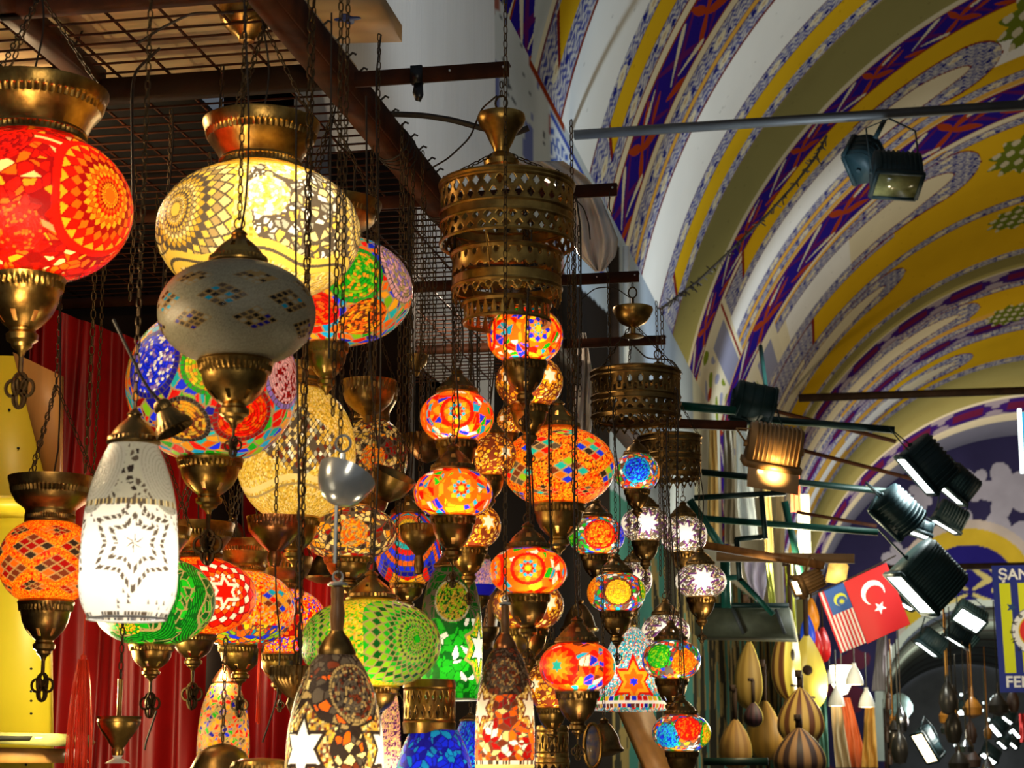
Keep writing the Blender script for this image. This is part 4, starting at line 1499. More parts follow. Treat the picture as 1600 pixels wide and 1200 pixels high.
def ball_fire(S):
    p_tri(S, ('amber', 'orange', 'red', 'blue', 'white', 'orange', 'brown', 'cyan'), 0.36, 0.012, 'orange', 2)
    for t in (-32, 75, 170, 260):
        rho, al = S.polar(D(t), 0.0)
        S.C[rho < 0.56] = T_['red']
        q = star_ratio(rho, al, 0.50, 12, 0.7)
        S.C[q < 1] = T_['orange']; q = star_ratio(rho, al, 0.38, 10, 0.6); S.C[q < 1] = T_['amber']
        p_star(S, D(t), 0.0, 0.16, 'turq', None, 1, 6, 0.65)


def ball_meds(meds, pal=('orange', 'cyan', 'amber', 'blue', 'red', 'white', 'green', 'brown')):
    def f(S):
        p_tri(S, pal, 0.28, 0.018, 'smoke', 2)
        for t, s, r, pl, bd in meds:
            p_beads(S, D(t), s, r, pl, bd, 'dark', 0.055)
    return f


def ball_white(S):
    p_tri(S, ('white', 'cream', 'white', 'dark', 'white', 'cream', 'pink'), 0.20, 0.022, 'smoke', 3)
    for t in (-75, 5, 85, 165, 245):
        rho, al = S.polar(D(t), 0.0)
        q = star_ratio(rho, al, 0.52, 9, 0.55)
        S.C[(q < 1.45) & (np.sin(al * 9) < 0.2)] = T_['plum']
        S.C[q < 1] = T_['white']


big = dict(group='large mosaic lamps at the front of the stall')
mid = dict(group='mosaic lamps crowded in front of the red curtain')
lamp((45, 325), 322, 232, 3.5, 'large glowing red mosaic lamp with diamond rosettes, cut by the left edge', pat_red, 1.15, ('crown', 0.72, 0.26, 0.52), (0.37, 0.38), 0.26, seed=11, **big)
lamp((404, 364), 318, 214, 3.72, 'large glowing pale yellow mosaic lamp with brass crown, above the grey lamp', pat_yellow, 1.05, ('crown', 0.58, 0.24, 0.40), (0.30, 0.25), 0.0, seed=12, col=(1, .86, .62), boff=(0.10, 0.46), glow=0.1, **big)
lamp((370, 490), 246, 165, 3.2, 'unlit frosted grey mosaic lamp with small mirror lozenges, centre left', pat_frost, 0, ('dome', 0.37, 0.24), (0.46, 0.42), 0.2, seed=13, material=M['frost'], **big)
lamp((332, 602), 268, 240, 4.02, 'big glowing multicolour mosaic globe with bead medallions below the grey lamp',
     pat_multi([(-46, 0.10, 0.42, ('blue', 'blue', 'violet', 'blue', 'white'), 'navy'), (-2, 0.02, 0.34, ('yellow', 'lime', 'amber'), 'green'), (25, -0.52, 0.36, ('red', 'orange', 'red'), 'dred'), (-22, -0.62, 0.30, ('amber', 'gold', 'brown'), 'dark'),
                (58, 0.05, 0.42, ('pink', 'pink', 'dred'), 'violet'), (110, 0, 0.4, ('green', 'lime'), 'dgreen'), (170, -.2, 0.4, ('blue', 'cyan'), 'navy'), (-120, 0, 0.4, ('red', 'orange'), 'dred')]),
     0.62, ('dome', 0.30, 0.2), (0.37, 0.32), 0.3, seed=14, col=(1, .9, .75), **big)
lamp((513, 455), 264, 172, 4.25, 'glowing multicolour mosaic lamp half hidden behind the pale yellow lamp',
     pat_multi([(18, -0.02, 0.36, ('green', 'lime', 'amber', 'green'), 'green'), (62, 0.16, 0.40, ('pink', 'sand', 'violet'), 'pink'), (36, -0.58, 0.30, ('amber', 'orange', 'brown'), None), (-8, -0.5, 0.24, ('red', 'orange', 'red'), None),
                (140, 0, 0.4, ('green', 'lime'), 'dgreen'), (-100, 0, 0.4, ('blue', 'cyan'), 'navy')]),
     0.6, ('crown', 0.62, 0.22, 0.36), (0.25, 0.30), 0.0, seed=15, col=(1, .9, .75), **big)
lamp((462, 708), 188, 214, 4.55, 'tall glowing golden mosaic lamp covered in small lozenges', pat_ydiamond, 0.75, ('crown', 0.5, 0.2, 0.4), (0.42, 0.4), 0.0, seed=16, col=(1, .86, .62), **mid)
lamp((578, 716), 118, 126, 5.0, 'dim golden and brown mosaic lamp behind the steel cup', pat_browntri, 0.45, ('crown', 0.75, 0.45, 0.5), (0.55, 0.5), 0.0, seed=17, **mid)
lamp((545, 832), 150, 88, 4.75, 'golden mosaic lamp with dark red triangles and an orange coil, below the steel cup', pat_browntri, 0.75, ('dome', 0.4, 0.2), (0.5, 0.35), 0.2, seed=18, **mid)
lamp((637, 858), 108, 118, 5.05, 'blue, red and orange feather-patterned mosaic lamp', pat_feather, 0.75, ('dome', 0.5, 0.3), (0.5, 0.4), 0.2, seed=19, col=(1, .9, .75), **mid)
lamp((75, 878), 154, 136, 4.12, 'orange mosaic lamp with dark red lozenges by the yellow cabinet', pat_orangebead(('orange', 'amber', 'orange', 'orange', 'red', 'amber'), ('dred', 'brown', 'orange', 'dred', 'dark'), 0.46), 0.95, ('crown', 0.88, 0.46, 0.5), (0.54, 0.6), 0.42, metal='darkbrass', seed=20, **mid)
lamp((240, 940), 192, 138, 4.28, 'green mosaic lamp with wavy borders, partly behind the white bell lamp', pat_green_tri, 0.85, ('crown', 0.58, 0.26, 0.4), (0.36, 0.30), 0.3, seed=21, col=(1, .9, .7), **mid)
lamp((305, 932), 190, 122, 4.62, 'red and orange mosaic lamp with a white-edged star rosette', pat_starros, 0.9, ('crown', 0.62, 0.3, 0.42), (0.36, 0.30), 0.32, metal='darkbrass', seed=22, **mid)
lamp((378, 951), 166, 120, 4.92, 'orange speckled mosaic lamp with multicolour lozenges and blue underside', pat_speckmulti, 0.8, ('crown', 0.6, 0.3, 0.42), (0.42, 0.38), 0.3, seed=23, **mid)
lamp((440, 972), 142, 106, 5.25, 'red and amber speckled mosaic lamp, rearmost of the row by the curtain', pat_redspeck, 0.8, ('crown', 0.66, 0.36, 0.42), (0.48, 0.45), 0.2, seed=24, **mid)
lamp((579, 1006), 220, 140, 3.9, 'large green mosaic lamp with a spiralling diamond rosette', pat_greenros, 0.55, ('dome', 0.35, 0.22), (0.40, 0.28), 0.0, seed=25, col=(1, .9, .7), boff=(-0.05, 0.40), glow=-0.35, **big)
lamp((873, 730), 176, 124, 4.95, 'wide orange speckled mosaic lamp with rows of small coloured lozenges', pat_orangebead(('orange', 'amber', 'orange', 'amber', 'red', 'orange', 'amber', 'brown'), ('turq', 'red', 'brown', 'lime', 'blue', 'smoke', 'dark', 'orange'), 0.40), 0.95, ('dome', 0.38, 0.28), (0.46, 0.45), 0.3, metal='brass', seed=26, **mid)
lamp((747, 903), 62, 66, 5.3, 'small violet and turquoise mosaic lamp behind the amber balls', pat_purple, 0.55, ('dome', 0.6, 0.5), (0.6, 0.5), 0.0, seed=27, col=(1, .95, .85), **mid)

# small balls hung from the three chandeliers ---------------------------------------
g1 = 'glass balls hung from the nearest chandelier'
def ball(c, w, h, Y, label, pat, power=0.75, seed=1, group=g1, top=None, **kw):
    kw.setdefault('boff', (0.04, 0.46)); kw.setdefault('glow', -0.40); power *= 1.15; kw.setdefault('cap', ('dome', 0.56, 0.36)); kw.setdefault('cup', (0.56, 0.62))
    return lamp(c, w, h, Y, label, pat, power, kw.pop('cap'), kw.pop('cup'), kw.pop('fin', 0.30), kw.pop('metal', 'darkbrass'), seed, group, 'glass_ball_lamp', top, **kw)


Z1 = at(792, 340, 4.45).z
ball((820, 525), 120, 92, 4.38, 'orange mosaic ball with blue chips, topmost of the near chandelier', ball_multi(1), 0.85, 31, top=Z1)
ball((714, 652), 116, 84, 4.52, 'orange mosaic ball with blue and green chips, left of the amber ball', ball_multi(2), 0.85, 32, top=Z1)
ball((708, 771), 124, 80, 4.30, 'orange mosaic ball with blue spirals hanging just below another on the left', ball_multi(3), 0.85, 33, top=Z1)
ball((825, 893), 122, 78, 4.16, 'orange and red mosaic ball with a blue-petalled flower, over an amber ball', ball_multi(4), 0.85, 34, top=Z1)
ball((902, 1042), 120, 82, 4.30, 'fiery red and yellow mosaic ball with a turquoise star', ball_fire, 0.85, 35, top=Z1)
ball((827, 597), 106, 84, 4.64, 'amber mosaic ball with white stars, behind the topmost ball', ball_amber, 0.8, 36, top=Z1, metal='brass')
ball((765, 712), 84, 72, 4.80, 'small amber mosaic ball peeping out beside the orange ones', ball_amber, 0.75, 37, top=Z1, metal='brass')
ball((733, 822), 100, 76, 4.68, 'amber mosaic ball behind the cup of the left-hand ball', ball_amber, 0.8, 38, top=Z1, metal='brass')
ball((825, 946), 112, 80, 4.51, 'amber mosaic ball directly behind the flower ball', ball_amber, 0.8, 39, top=Z1, metal='brass')
ball((862, 1072), 84, 74, 4.76, 'amber mosaic ball with a white star, behind the fiery red ball', ball_amber, 0.8, 40, top=Z1, metal='brass')
ball((798, 657), 44, 46, 5.25, 'small rosy mosaic ball far back beside the wide orange lamp', ball_amber, 0.7, 41, metal='brass', group=None)

g2 = 'glass balls hung from the middle chandelier'
Z2 = at(993, 640, 6.26).z
ball((995, 738), 72, 62, 6.36, 'little ball lamp with a blue coil medallion ringed in turquoise', ball_meds([(0, 0.0, 0.62, ('blue', 'cyan', 'blue', 'navy'), 'cyan'), (95, 0, .5, ('orange', 'amber'), None), (-95, 0, .5, ('pink', 'sand'), 'pink'), (180, 0, .5, ('green', 'lime'), None)]), 0.8, 42, g2, Z2, col=(1, .9, .75))
ball((932, 838), 88, 64, 6.22, 'ball lamp with an orange coil between green and blue ones', ball_meds([(8, -0.02, 0.58, ('orange', 'amber', 'orange', 'red'), 'red'), (-68, 0.1, 0.5, ('green', 'lime', 'green'), 'green'), (82, 0.05, 0.48, ('blue', 'violet', 'blue'), 'blue'), (180, 0, .5, ('red', 'orange'), None)]), 0.8, 43, g2, Z2, col=(1, .9, .75))
ball((963, 926), 92, 66, 6.02, 'ball lamp with a golden coil ringed in dark tiles', ball_meds([(4, -0.05, 0.52, ('amber', 'gold', 'yellow', 'amber'), 'brown'), (-75, 0.08, 0.5, ('orange', 'amber'), None), (75, 0.1, 0.42, ('green', 'lime', 'yellow'), 'dgreen'), (180, 0, .5, ('blue', 'cyan'), None)]), 0.8, 44, g2, Z2, col=(1, .9, .75))
ball((1049, 1031), 92, 66, 6.14, 'ball lamp with a green coil overlapping an orange one', ball_meds([(-28, 0.12, 0.46, ('green', 'lime', 'green'), 'green'), (28, -0.12, 0.46, ('orange', 'amber', 'orange'), None), (92, 0.05, 0.42, ('cyan', 'blue'), 'cyan'), (-92, 0, 0.4, ('violet', 'blue'), None), (180, 0, .5, ('red', 'orange'), None)]), 0.8, 45, g2, Z2, col=(1, .9, .75))
ball((1065, 1145), 92, 62, 5.92, 'lowest ball lamp with blue, red and yellow coils', ball_meds([(14, 0.18, 0.46, ('red', 'orange', 'red'), 'red'), (-34, -0.14, 0.46, ('cyan', 'blue', 'cyan'), 'cyan'), (66, -0.05, 0.44, ('yellow', 'amber', 'lime'), 'green'), (-100, 0, 0.4, ('violet', 'blue'), None), (180, 0, .5, ('red', 'orange'), None)]), 0.8, 46, g2, Z2, col=(1, .9, .75))

g3 = 'white glass balls hung from the far chandelier'
Z3 = at(1046, 740, 7.16).z
wc = dict(col=(1, .93, .82))
ball((1008, 820), 76, 58, 7.06, 'white and plum mosaic ball just below the blue-coil ball', ball_white, 0.75, 47, g3, Z3, **wc)
ball((1068, 836), 74, 62, 7.28, 'white and plum mosaic ball behind and right of its twin', ball_white, 0.75, 48, g3, Z3, **wc)
ball((1095, 908), 80, 56, 6.98, 'white mosaic ball with a bright star, hanging farthest right', ball_white, 0.75, 49, g3, Z3, **wc)
ball((990, 905), 58, 58, 7.34, 'white mosaic ball mostly behind the golden-coil ball', ball_white, 0.75, 50, g3, Z3, **wc)
ball((1040, 988), 76, 60, 6.84, 'white mosaic ball above and behind the green-coil ball', ball_white, 0.75, 51, g3, Z3, **wc)

# ------------------------------------------------------------------ bell-shaped lamps
def bell(rows, Y, cx, cy, label, pattern, power, seed, cap='dome', capw=0.5, caph=40, metal='darkbrass', group=None, top=None, col=WARM, handle=None, hook=False, glow=None, name='bell_lamp'):
    """rows: half width, y in photo pixels from bottom up"""
    P = at(cx, cy, Y); k = mpp(P); e = math.cos(elev(P))
    root = thing(name, label, 'hanging lamp', P, 0, group)
    tv = Vector((CAM.x - P.x, CAM.y - P.y)).normalized()
    pr = bell_prof([(r * k, (cy - y) * k / e) for r, y in rows])
    glass_body('glass_bell', pr, k, 2 * max(r for r, y in rows), root, (tv.x, tv.y), pattern, seed)
    zt = pr[-1][1]; rt = pr[-1][0]
    ch = caph * k / e
    ztop = zt
    if cap == 'dome':
        mb = MB(); mb.lathe(cap_dome(rt * 1.06, ch), 32, (0, 0, zt), 32, holes=[(11, 8, 5)]); mb.build('cap', M[metal], root); ztop = zt + ch
    elif cap == 'handle':
        hk = ch
        mb = MB(); mb.lathe([(rt * 1.05, -0.01), (rt * 1.1, 0.01 * hk), (rt * 0.98, .08 * hk), (rt * 0.7, .2 * hk), (rt * 0.42, .27 * hk), (rt * .4, .3 * hk)], 32, (0, 0, zt)); mb.build('cap', M[metal], root)
        mb = MB(); mb.lathe([(rt * .36, .29 * hk), (rt * .40, .40 * hk), (rt * .44, .52 * hk), (rt * .38, .62 * hk), (rt * .34, .70 * hk), (rt * .38, .78 * hk), (rt * .36, .88 * hk), (rt * .2, .9 * hk), (.001, .9 * hk)], 24, (0, 0, zt)); hd = mb.build('handle', M['wood'], root)
        mb = MB(); mb.lathe([(.001, .895 * hk), (rt * .55, .90 * hk), (rt * .58, .92 * hk), (rt * .5, .945 * hk), (rt * .2, .955 * hk), (0.001, .96 * hk)], 24, (0, 0, zt))
        a_ = np.linspace(0, 2 * PI, 20, endpoint=False)
        mb.tube([(rt * .28 * math.cos(q), 0, zt + 1.02 * hk + rt * .3 * math.sin(q)) for q in a_], rt * .07, 6, closed=True); mb.build('hanging_ring', M['steel'], hd)
        ztop = zt + hk * 1.05
    zt2 = (top if top is not None else HC) - P.z
    if zt2 > ztop:
        mb = MB(); mb.chain([(0, 0, ztop - 0.004), (0, 0, zt2)], 0.02, 0.0016); mb.build('chain', M['chain'], root, auto=False)
    if power:
        light('bulb', 'POINT', (0, 0, glow if glow is not None else pr[0][1] * 0.45), power, col, 0.02, root)
    # rim ring closing the mouth of the shade
    mb = MB(); a_ = np.linspace(0, 2 * PI, 40, endpoint=False)
    mb.tube([(pr[0][0] * math.cos(q), pr[0][0] * math.sin(q), pr[0][1]) for q in a_], 0.0022, 5, closed=True); mb.build('rim', M['white'], root)
    return root, P, k, ztop


bell([(60, 966), (74, 930), (76, 880), (73, 820), (66, 770), (52, 725), (38, 694)], 3.0, 203, 840, 'glowing white bell lamp with cut-mirror stars at lower left', pat_bell_white, 0.62, 61, capw=.5, caph=58, col=(1, .93, .82), glow=-0.045)
bell([(44, 1092), (48, 1050), (49, 1000), (46, 950), (37, 910), (26, 888)], 4.92, 705, 990, 'green bell lamp with white triangles beside the big green lamp', pat_bell_green, 0.7, 62, caph=34, metal='darkbrass', col=(1, .9, .7))
bell([(78, 1250), (77, 1190), (72, 1130), (58, 1075), (42, 1040), (28, 1022)], 3.35, 524, 1130, 'brown and cream bell lamp with white stars and a wooden neck, bottom centre', pat_bell_brown, 1.0, 63, cap='handle', caph=118, col=(1, .88, .66), glow=-0.07)
bell([(46, 1206), (47, 1170), (45, 1110), (38, 1060), (28, 1030), (17, 1012)], 3.75, 789, 1110, 'red-brown bell lamp with white stars and a wooden neck', pat_bell_redbrown, 0.42, 64, cap='handle', caph=74, metal='copper', glow=-0.06)
bell([(30, 1260), (30, 1200), (26, 1140), (15, 1100), (8, 1088)], 4.5, 617, 1150, 'narrow plum and pink bell lamp between the brown lamp and the blue one', pat_bell_pink, 0.5, 65, caph=12)
bell([(70, 1270), (66, 1230), (54, 1180), (38, 1142)], 4.17, 678, 1200, 'blue bell lamp with a pierced brass gallery on top', pat_bell_blue, 0.4, 66, cap=None, col=(1, .95, .9), top=EYE)
bell([(50, 1260), (44, 1210), (28, 1160), (16, 1128)], 5.16, 735, 1190, 'blue speckled bell lamp half hidden by the red-brown lamp', pat_bell_blue2, 0.4, 67, caph=14, col=(1, .95, .9))
bell([(40, 1195), (41, 1160), (36, 1110), (24, 1075), (18, 1068)], 5.5, 350, 1120, 'small multicolour bell lamp hanging against the red curtain', pat_bell_small, 0.45, 68, caph=34, metal='copper')
# ------------------------------------------------------------------ chandeliers
def band_mesh(r, z0, z1, kind, n, nu=None, nv=14, lift=0.0):
    """pierced sheet-metal hoop; kind picks the openings"""
    per = 10; nu = n * per
    th = np.linspace(0, 2 * PI, nu, endpoint=False); z = np.linspace(z0, z1, nv + 1)
    P = np.stack(np.broadcast_arrays(r * np.cos(th)[None], r * np.sin(th)[None], z[:, None]), -1)
    fu = ((np.arange(nu) + 0.5) % per) / per; fv = (np.arange(nv) + 0.5) / nv
    U, V = np.meshgrid(fu, fv)
    if kind == 'lattice':
        hole = np.abs(U - 0.5) + np.abs(((V * 2) % 1) - 0.5) * 0.9 < 0.33
        sh = (np.floor(V * 2) % 2 == 1)
        hole = np.where(sh, (np.abs(((U + 0.5) % 1) - 0.5) + np.abs(((V * 2) % 1) - 0.5) * 0.9) < 0.33, hole)
        hole &= (V > 0.06) & (V < 0.94)
    elif kind == 'keyhole':
        hole = (np.hypot((U - 0.5) * 1.1, (V - 0.62) * 1.4) < 0.24) | ((np.abs(U - 0.5) < 0.1) & (V > 0.2) & (V < 0.6)) | (np.hypot(((U + .5) % 1) - 0.5, V - 0.2) < 0.14)
    elif kind == 'scallop':                      # arches above, scalloped lower edge
        edge = 0.10 + 0.16 * np.abs(np.cos(U * PI))
        hole = (V < edge) | (np.hypot((U - 0.5) * 1.2, (V - 0.78) * 1.2) < 0.2)
    elif kind == 'fringe':
        edge = 0.5 + 0.42 * np.cos(2 * PI * U)
        hole = (V < edge * 0.75) | (np.hypot(U - 0.5, (V - 0.62)) < 0.17)
    elif kind == 'picket':
        hole = (V > 0.55 + 0.4 * np.cos(2 * PI * U)) | (np.hypot(U - 0.5, V - 0.3) < 0.16)
    else:
        hole = np.zeros_like(U, bool)
    b = MB(); b.grid(P, wrap_u=True, mask=~hole)
    return b


def hoop(r, z, rt, ribs=0):
    b = MB()
    pr = [(r - rt, z), (r + rt * .5, z - rt), (r + rt, z), (r + rt * .8, z + rt * .7), (r, z + rt), (r - rt, z)]
    b.lathe(pr, 72)
    return b


def solidify(o, t=0.0014):
    md = o.modifiers.new('thickness', 'SOLIDIFY'); md.thickness = t; md.offset = 0
    return o


def chandelier(cx, Y, label, tiers, hub, metal, hook_y, bar_z, hubx=None, chains=3):
    P = at(cx, tiers[0][1], Y); k = mpp(P); e = math.cos(elev(P))
    root = thing('chandelier', label, 'chandelier', P, 0, 'chandelier frames of pierced metal')
    yz = lambda y: (tiers[0][1] - y) * k / e
    for i, (rp, y0, y1, segs) in enumerate(tiers):
        r = rp * k
        for (f0, f1, kind, n) in segs:
            zb = yz(y0 + (y1 - y0) * f1); zt = yz(y0 + (y1 - y0) * f0)
            o = band_mesh(r, zb, zt, kind, n).build('pierced_band', M[metal], root, auto=False)
            solidify(o)
            if kind not in ('fringe', 'scallop'):
                hoop(r, zb, 0.0045).build('hoop', M[metal], root)
        hoop(r, yz(y0), 0.0065).build('rim', M[metal], root)
        # the band has radial brackets that carry the ball lamps
        for q in range(3):
            a = q * 2 * PI / 3 + 0.4
            if i:
                bb = MB(); bb.tube([(r * math.cos(a), r * math.sin(a), yz(y0)), (tiers[0][0] * k * math.cos(a), tiers[0][0] * k * math.sin(a), yz(tiers[0][2]))], 0.0018, 5)
                bb.build('strut', M[metal], root)
    # hub
    hx = ((hubx or cx) - cx) * k
    mb = MB(); mb.lathe([(r * k, yz(y)) for r, y in hub], 36, (hx, 0, 0)); mb.build('hub', M['brass'], root)
    zh = yz(hub[0][1])
    att = yz(hub[len(hub) // 2][1])
    for q in range(chains):
        a = q * 2 * PI / chains + 1.9
        R0 = tiers[0][0] * k
        mb = MB(); mb.chain([(R0 * math.cos(a), R0 * math.sin(a), yz(tiers[0][1])), (hx + 0.01 * math.cos(a), 0.01 * math.sin(a), att)], 0.022, 0.0019); mb.build('chain', M['chain'], root, auto=False)
    zk = yz(hook_y)
    mb = MB(); a_ = np.linspace(0, 2 * PI, 18, endpoint=False)
    mb.tube([(hx + 0.014 * math.cos(q), 0, zk + 0.018 * math.sin(q)) for q in a_], 0.0028, 6, closed=True); mb.tube([(hx, 0, zk - 0.016), (hx, 0, zh)], 0.005, 8); mb.build('shackle', M['chain'], root)
    mb = MB(); mb.chain([(hx, 0, zk + 0.012), (hx, 0, bar_z - P.z)], 0.02, 0.0018); mb.build('hook_chain', M['chain'], root, auto=False)
    return root


chandelier(792, BARP[0][1] + 0.07, 'nearest chandelier frame of two tiers of pierced brass hoops', [
    (103, 292, 382, [(0, .06, 'plain', 20), (.08, .50, 'lattice', 34), (.52, .68, 'plain', 20), (.68, 1.0, 'lattice', 34)]),
    (84, 400, 470, [(0.0, .5, 'scallop', 30), (.5, .72, 'plain', 20), (.72, 1.0, 'fringe', 24)]),
    (66, 474, 500, [(0, 1.0, 'picket', 30)])],
    [(2, 172), (14, 176), (37, 179), (38, 186), (34, 196), (26, 205), (20, 218), (13, 232), (12, 238), (22, 244), (28, 252), (27, 260), (14, 268), (11, 275), (16, 280), (14, 286), (0.1, 287)], 'brass', 160, HC, 783)
chandelier(993, BARP[2][1] + 0.06, 'middle chandelier frame of dark pierced hoops under a shallow brass bowl', [
    (69, 584, 652, [(0, .12, 'plain', 20), (.12, .56, 'keyhole', 26), (.56, .70, 'plain', 20), (.70, 1.0, 'lattice', 26)]),
    (66, 654, 668, [(0, 1, 'fringe', 30)])],
    [(0.1, 474), (6, 477), (31, 480), (32, 484), (27, 495), (20, 504), (10, 509), (4, 511), (4, 521), (14, 523), (17, 526), (4, 529), (0.1, 529)], 'darkbrass', 456, HC, 990)
chandelier(1046, BARP[3][1] + 0.06, 'far chandelier frame of two dark pierced hoops', [
    (48, 684, 742, [(0, .15, 'plain', 20), (.15, .5, 'keyhole', 22), (.5, .65, 'plain', 20), (.65, 1, 'lattice', 22)]),
    (46, 744, 758, [(0, 1, 'fringe', 24)])],
    [(0.1, 562), (4, 564), (17, 572), (20, 578), (18, 582), (0.1, 582)], 'darkbrass', 552, HC, 1030)

# lamp tops, cups and loose metal hung about -------------------------------------------
def turned(name, label, cat, px, py, Y, prof, metal='brass', n=36, ribs=0, group=None, tilt=None, chain_top=None, part='bowl', holes=None):
    """prof in photo pixels: (radius, dy up)"""
    P = at(px, py, Y); k = mpp(P)
    t = thing(name, label, cat, P, 0, group)
    if tilt:
        t.rotation_euler = tilt
    mb = MB(); mb.lathe([(q[0] * k, q[1] * k / math.cos(elev(P))) + tuple(q[2:]) for q in prof], n, ribs=ribs, holes=holes); mb.build(part, M[metal], t)
    if chain_top is not None:
        z0 = prof[-1][1] * k
        mb = MB(); mb.chain([(0, 0, z0), (0, 0, chain_top - P.z)], 0.02, 0.0016); mb.build('chain', M['chain'], t, auto=False)
    return t, P, k


t, P, k = turned('brass_cup', 'small brass cup lamp holder on a chain in front of the curtain, lower left', 'lamp holder', 185, 1150, 4.0,
                 [(0.1, -32), (8, -30), (10, -24), (9, -18), (14, -12), (17, -6), (26, 6), (33, 18), (33, 20), (34, 22), (33, 26), (36, 30), (35, 30), (32, 22), (20, 4), (6, 0), (0.1, 0)])
mb = MB(); mb.tube([(0, 0, 0), (0, 0, 88 * k)], 4 * k, 10); mb.build('tube', M['brass'], t)
mb = MB(); mb.lathe([(20 * k, -42 * k), (6 * k, -34 * k), (8 * k, -30 * k)], 20); mb.build('collar', M['white'], t)
mb = MB(); mb.chain([(0, 0, 88 * k), (0, 0, 210 * k)], 0.022, 0.002); mb.build('chain', M['chain'], t, auto=False)

P = at(535, 758, 3.3); k = mpp(P)
t = thing('steel_cup', 'polished steel cup on a rod, hanging at the centre', 'lamp holder', P, 0)
mb = MB(); mb.lathe([(q[0] * k, q[1] * k) for q in [(0.1, -33), (10, -32), (24, -26), (36, -12), (43, 4), (47, 20), (45, 20), (40, 6), (26, -18), (0.1, -28)]], 48); o = mb.build('bowl', M['steel'], t); o.rotation_euler = (-0.42, 0.30, 0)
mb = MB(); mb.tube([(-9 * k, 0, -24 * k), (-10 * k, 0, -122 * k)], 3.0 * k, 8); mb.build('rod', M['steel'], t)
mb = MB(); a_ = np.linspace(0, 2 * PI, 18, endpoint=False); mb.tube([(12 * k * math.cos(q), 0, 66 * k + 13 * k * math.sin(q)) for q in a_], 2.2 * k, 6, closed=True); mb.tube([(0, 0, 50 * k), (0, 0, 22 * k)], 5 * k, 8); mb.build('eyelet', M['steel'], t)
t, P, k = turned('brass_canopy', 'small bronze socket cap dangling sideways beside the white bell lamp', 'lamp part', 262, 650, 2.98,
                 [(30, -26), (32, -24), (30, -20, .03), (28, -14, .03), (24, -10), (17, 6), (13, 10), (14, 14, .03), (13, 22, .03), (10, 26), (0.1, 27)], 'darkbrass', 32, 24, tilt=(0.1, -0.5, 0), part='cap')
mb = MB(); mb.tube([(0, 0, 26 * k), (-6 * k, 0, 50 * k), (-8 * k, 0, 75 * k), (-4 * k, 0, 180 * k)], 2.5 * k, 6); mb.build('flex', M['wire'], t)
turned('brass_canopy', 'greenish brass lamp top cut off by the upper edge', 'lamp part', 386, 34, 3.9, [(0.1, -32), (12, -30), (14, -24), (26, -16), (40, -2), (44, 10), (43, 20, .02), (44, 30, .02), (40, 44), (20, 60), (6, 66), (0.1, 67)], 'brass', 40, 40, part='cap', chain_top=HC)
turned('brass_canopy', 'round bronze lamp top at the bottom edge below the small multicolour lamp', 'lamp part', 347, 1190, 3.6, [(50, -22), (52, -18), (50, -14), (46, -4), (36, 14), (20, 24), (6, 28), (0.1, 29)], 'darkbrass', 40, 30, part='cap', chain_top=1.9)
turned('brass_canopy', 'ribbed greenish brass lamp top at the bottom edge, left of the brown bell', 'lamp part', 408, 1196, 3.45, [(48, -16, .02), (48, -2, .02), (46, 2), (44, 6), (30, 10), (0.1, 12)], 'brass', 40, 40, part='cap')
turned('brass_cup', 'brass cup with a dark rim under the big green lamp, left of the brown bell', 'lamp holder', 468, 1060, 3.5, [(0.1, -58), (12, -56), (20, -40), (18, -30), (30, -18), (44, -4), (46, 6, .03), (45, 14, .03), (46, 18), (40, 16), (10, -20), (0.1, -20)], 'darkbrass', 40, 36, chain_top=HC)
turned('brass_cup', 'large bronze lamp cup hanging over the dim golden lamp', 'lamp holder', 576, 622, 4.55, [(0.1, -40), (7, -38), (9, -28), (24, -18), (36, -6), (41, 8), (40, 14, .03), (42, 22, .03), (44, 26), (41, 25), (30, 4), (0.1, -10)], 'darkbrass', 40, 36, chain_top=HC)
turned('brass_cup', 'reddish copper lamp cup with a ribbed rim above the speckled lamps', 'lamp holder', 430, 840, 4.40, [(0.1, -46), (8, -44), (12, -32), (10, -22), (26, -8), (42, 10), (44, 20), (43, 22, .02), (44, 28, .02), (46, 32), (42, 31), (26, 0), (0.1, -10)], 'copper', 40, 40, chain_top=HC)
turned('brass_cup', 'bronze lamp cup seen end on, beside the steel cup', 'lamp holder', 608, 760, 4.2, [(0.1, -24), (12, -22), (26, -8), (33, 10), (36, 22), (33, 21), (20, 0), (0.1, -12)], 'darkbrass', 36, 0, tilt=(0.2, 0.5, 0))
turned('brass_cup', 'bronze lamp cup above the feather-patterned lamp', 'lamp holder', 655, 838, 4.72, [(0.1, -60), (6, -58), (8, -46), (6, -30), (16, -18), (28, -4), (30, 6), (29, 8, .03), (30, 16, .03), (28, 18), (12, -4), (0.1, -8)], 'darkbrass', 32, 28, chain_top=HC)
turned('brass_cup', 'bronze lamp cup behind the left-hand amber ball, with a chain', 'lamp holder', 668, 700, 5.2, [(0.1, -24), (16, -18), (34, 0), (38, 12, .03), (39, 20, .03), (36, 20), (10, -8), (0.1, -10)], 'darkbrass', 32, 28, chain_top=HC)

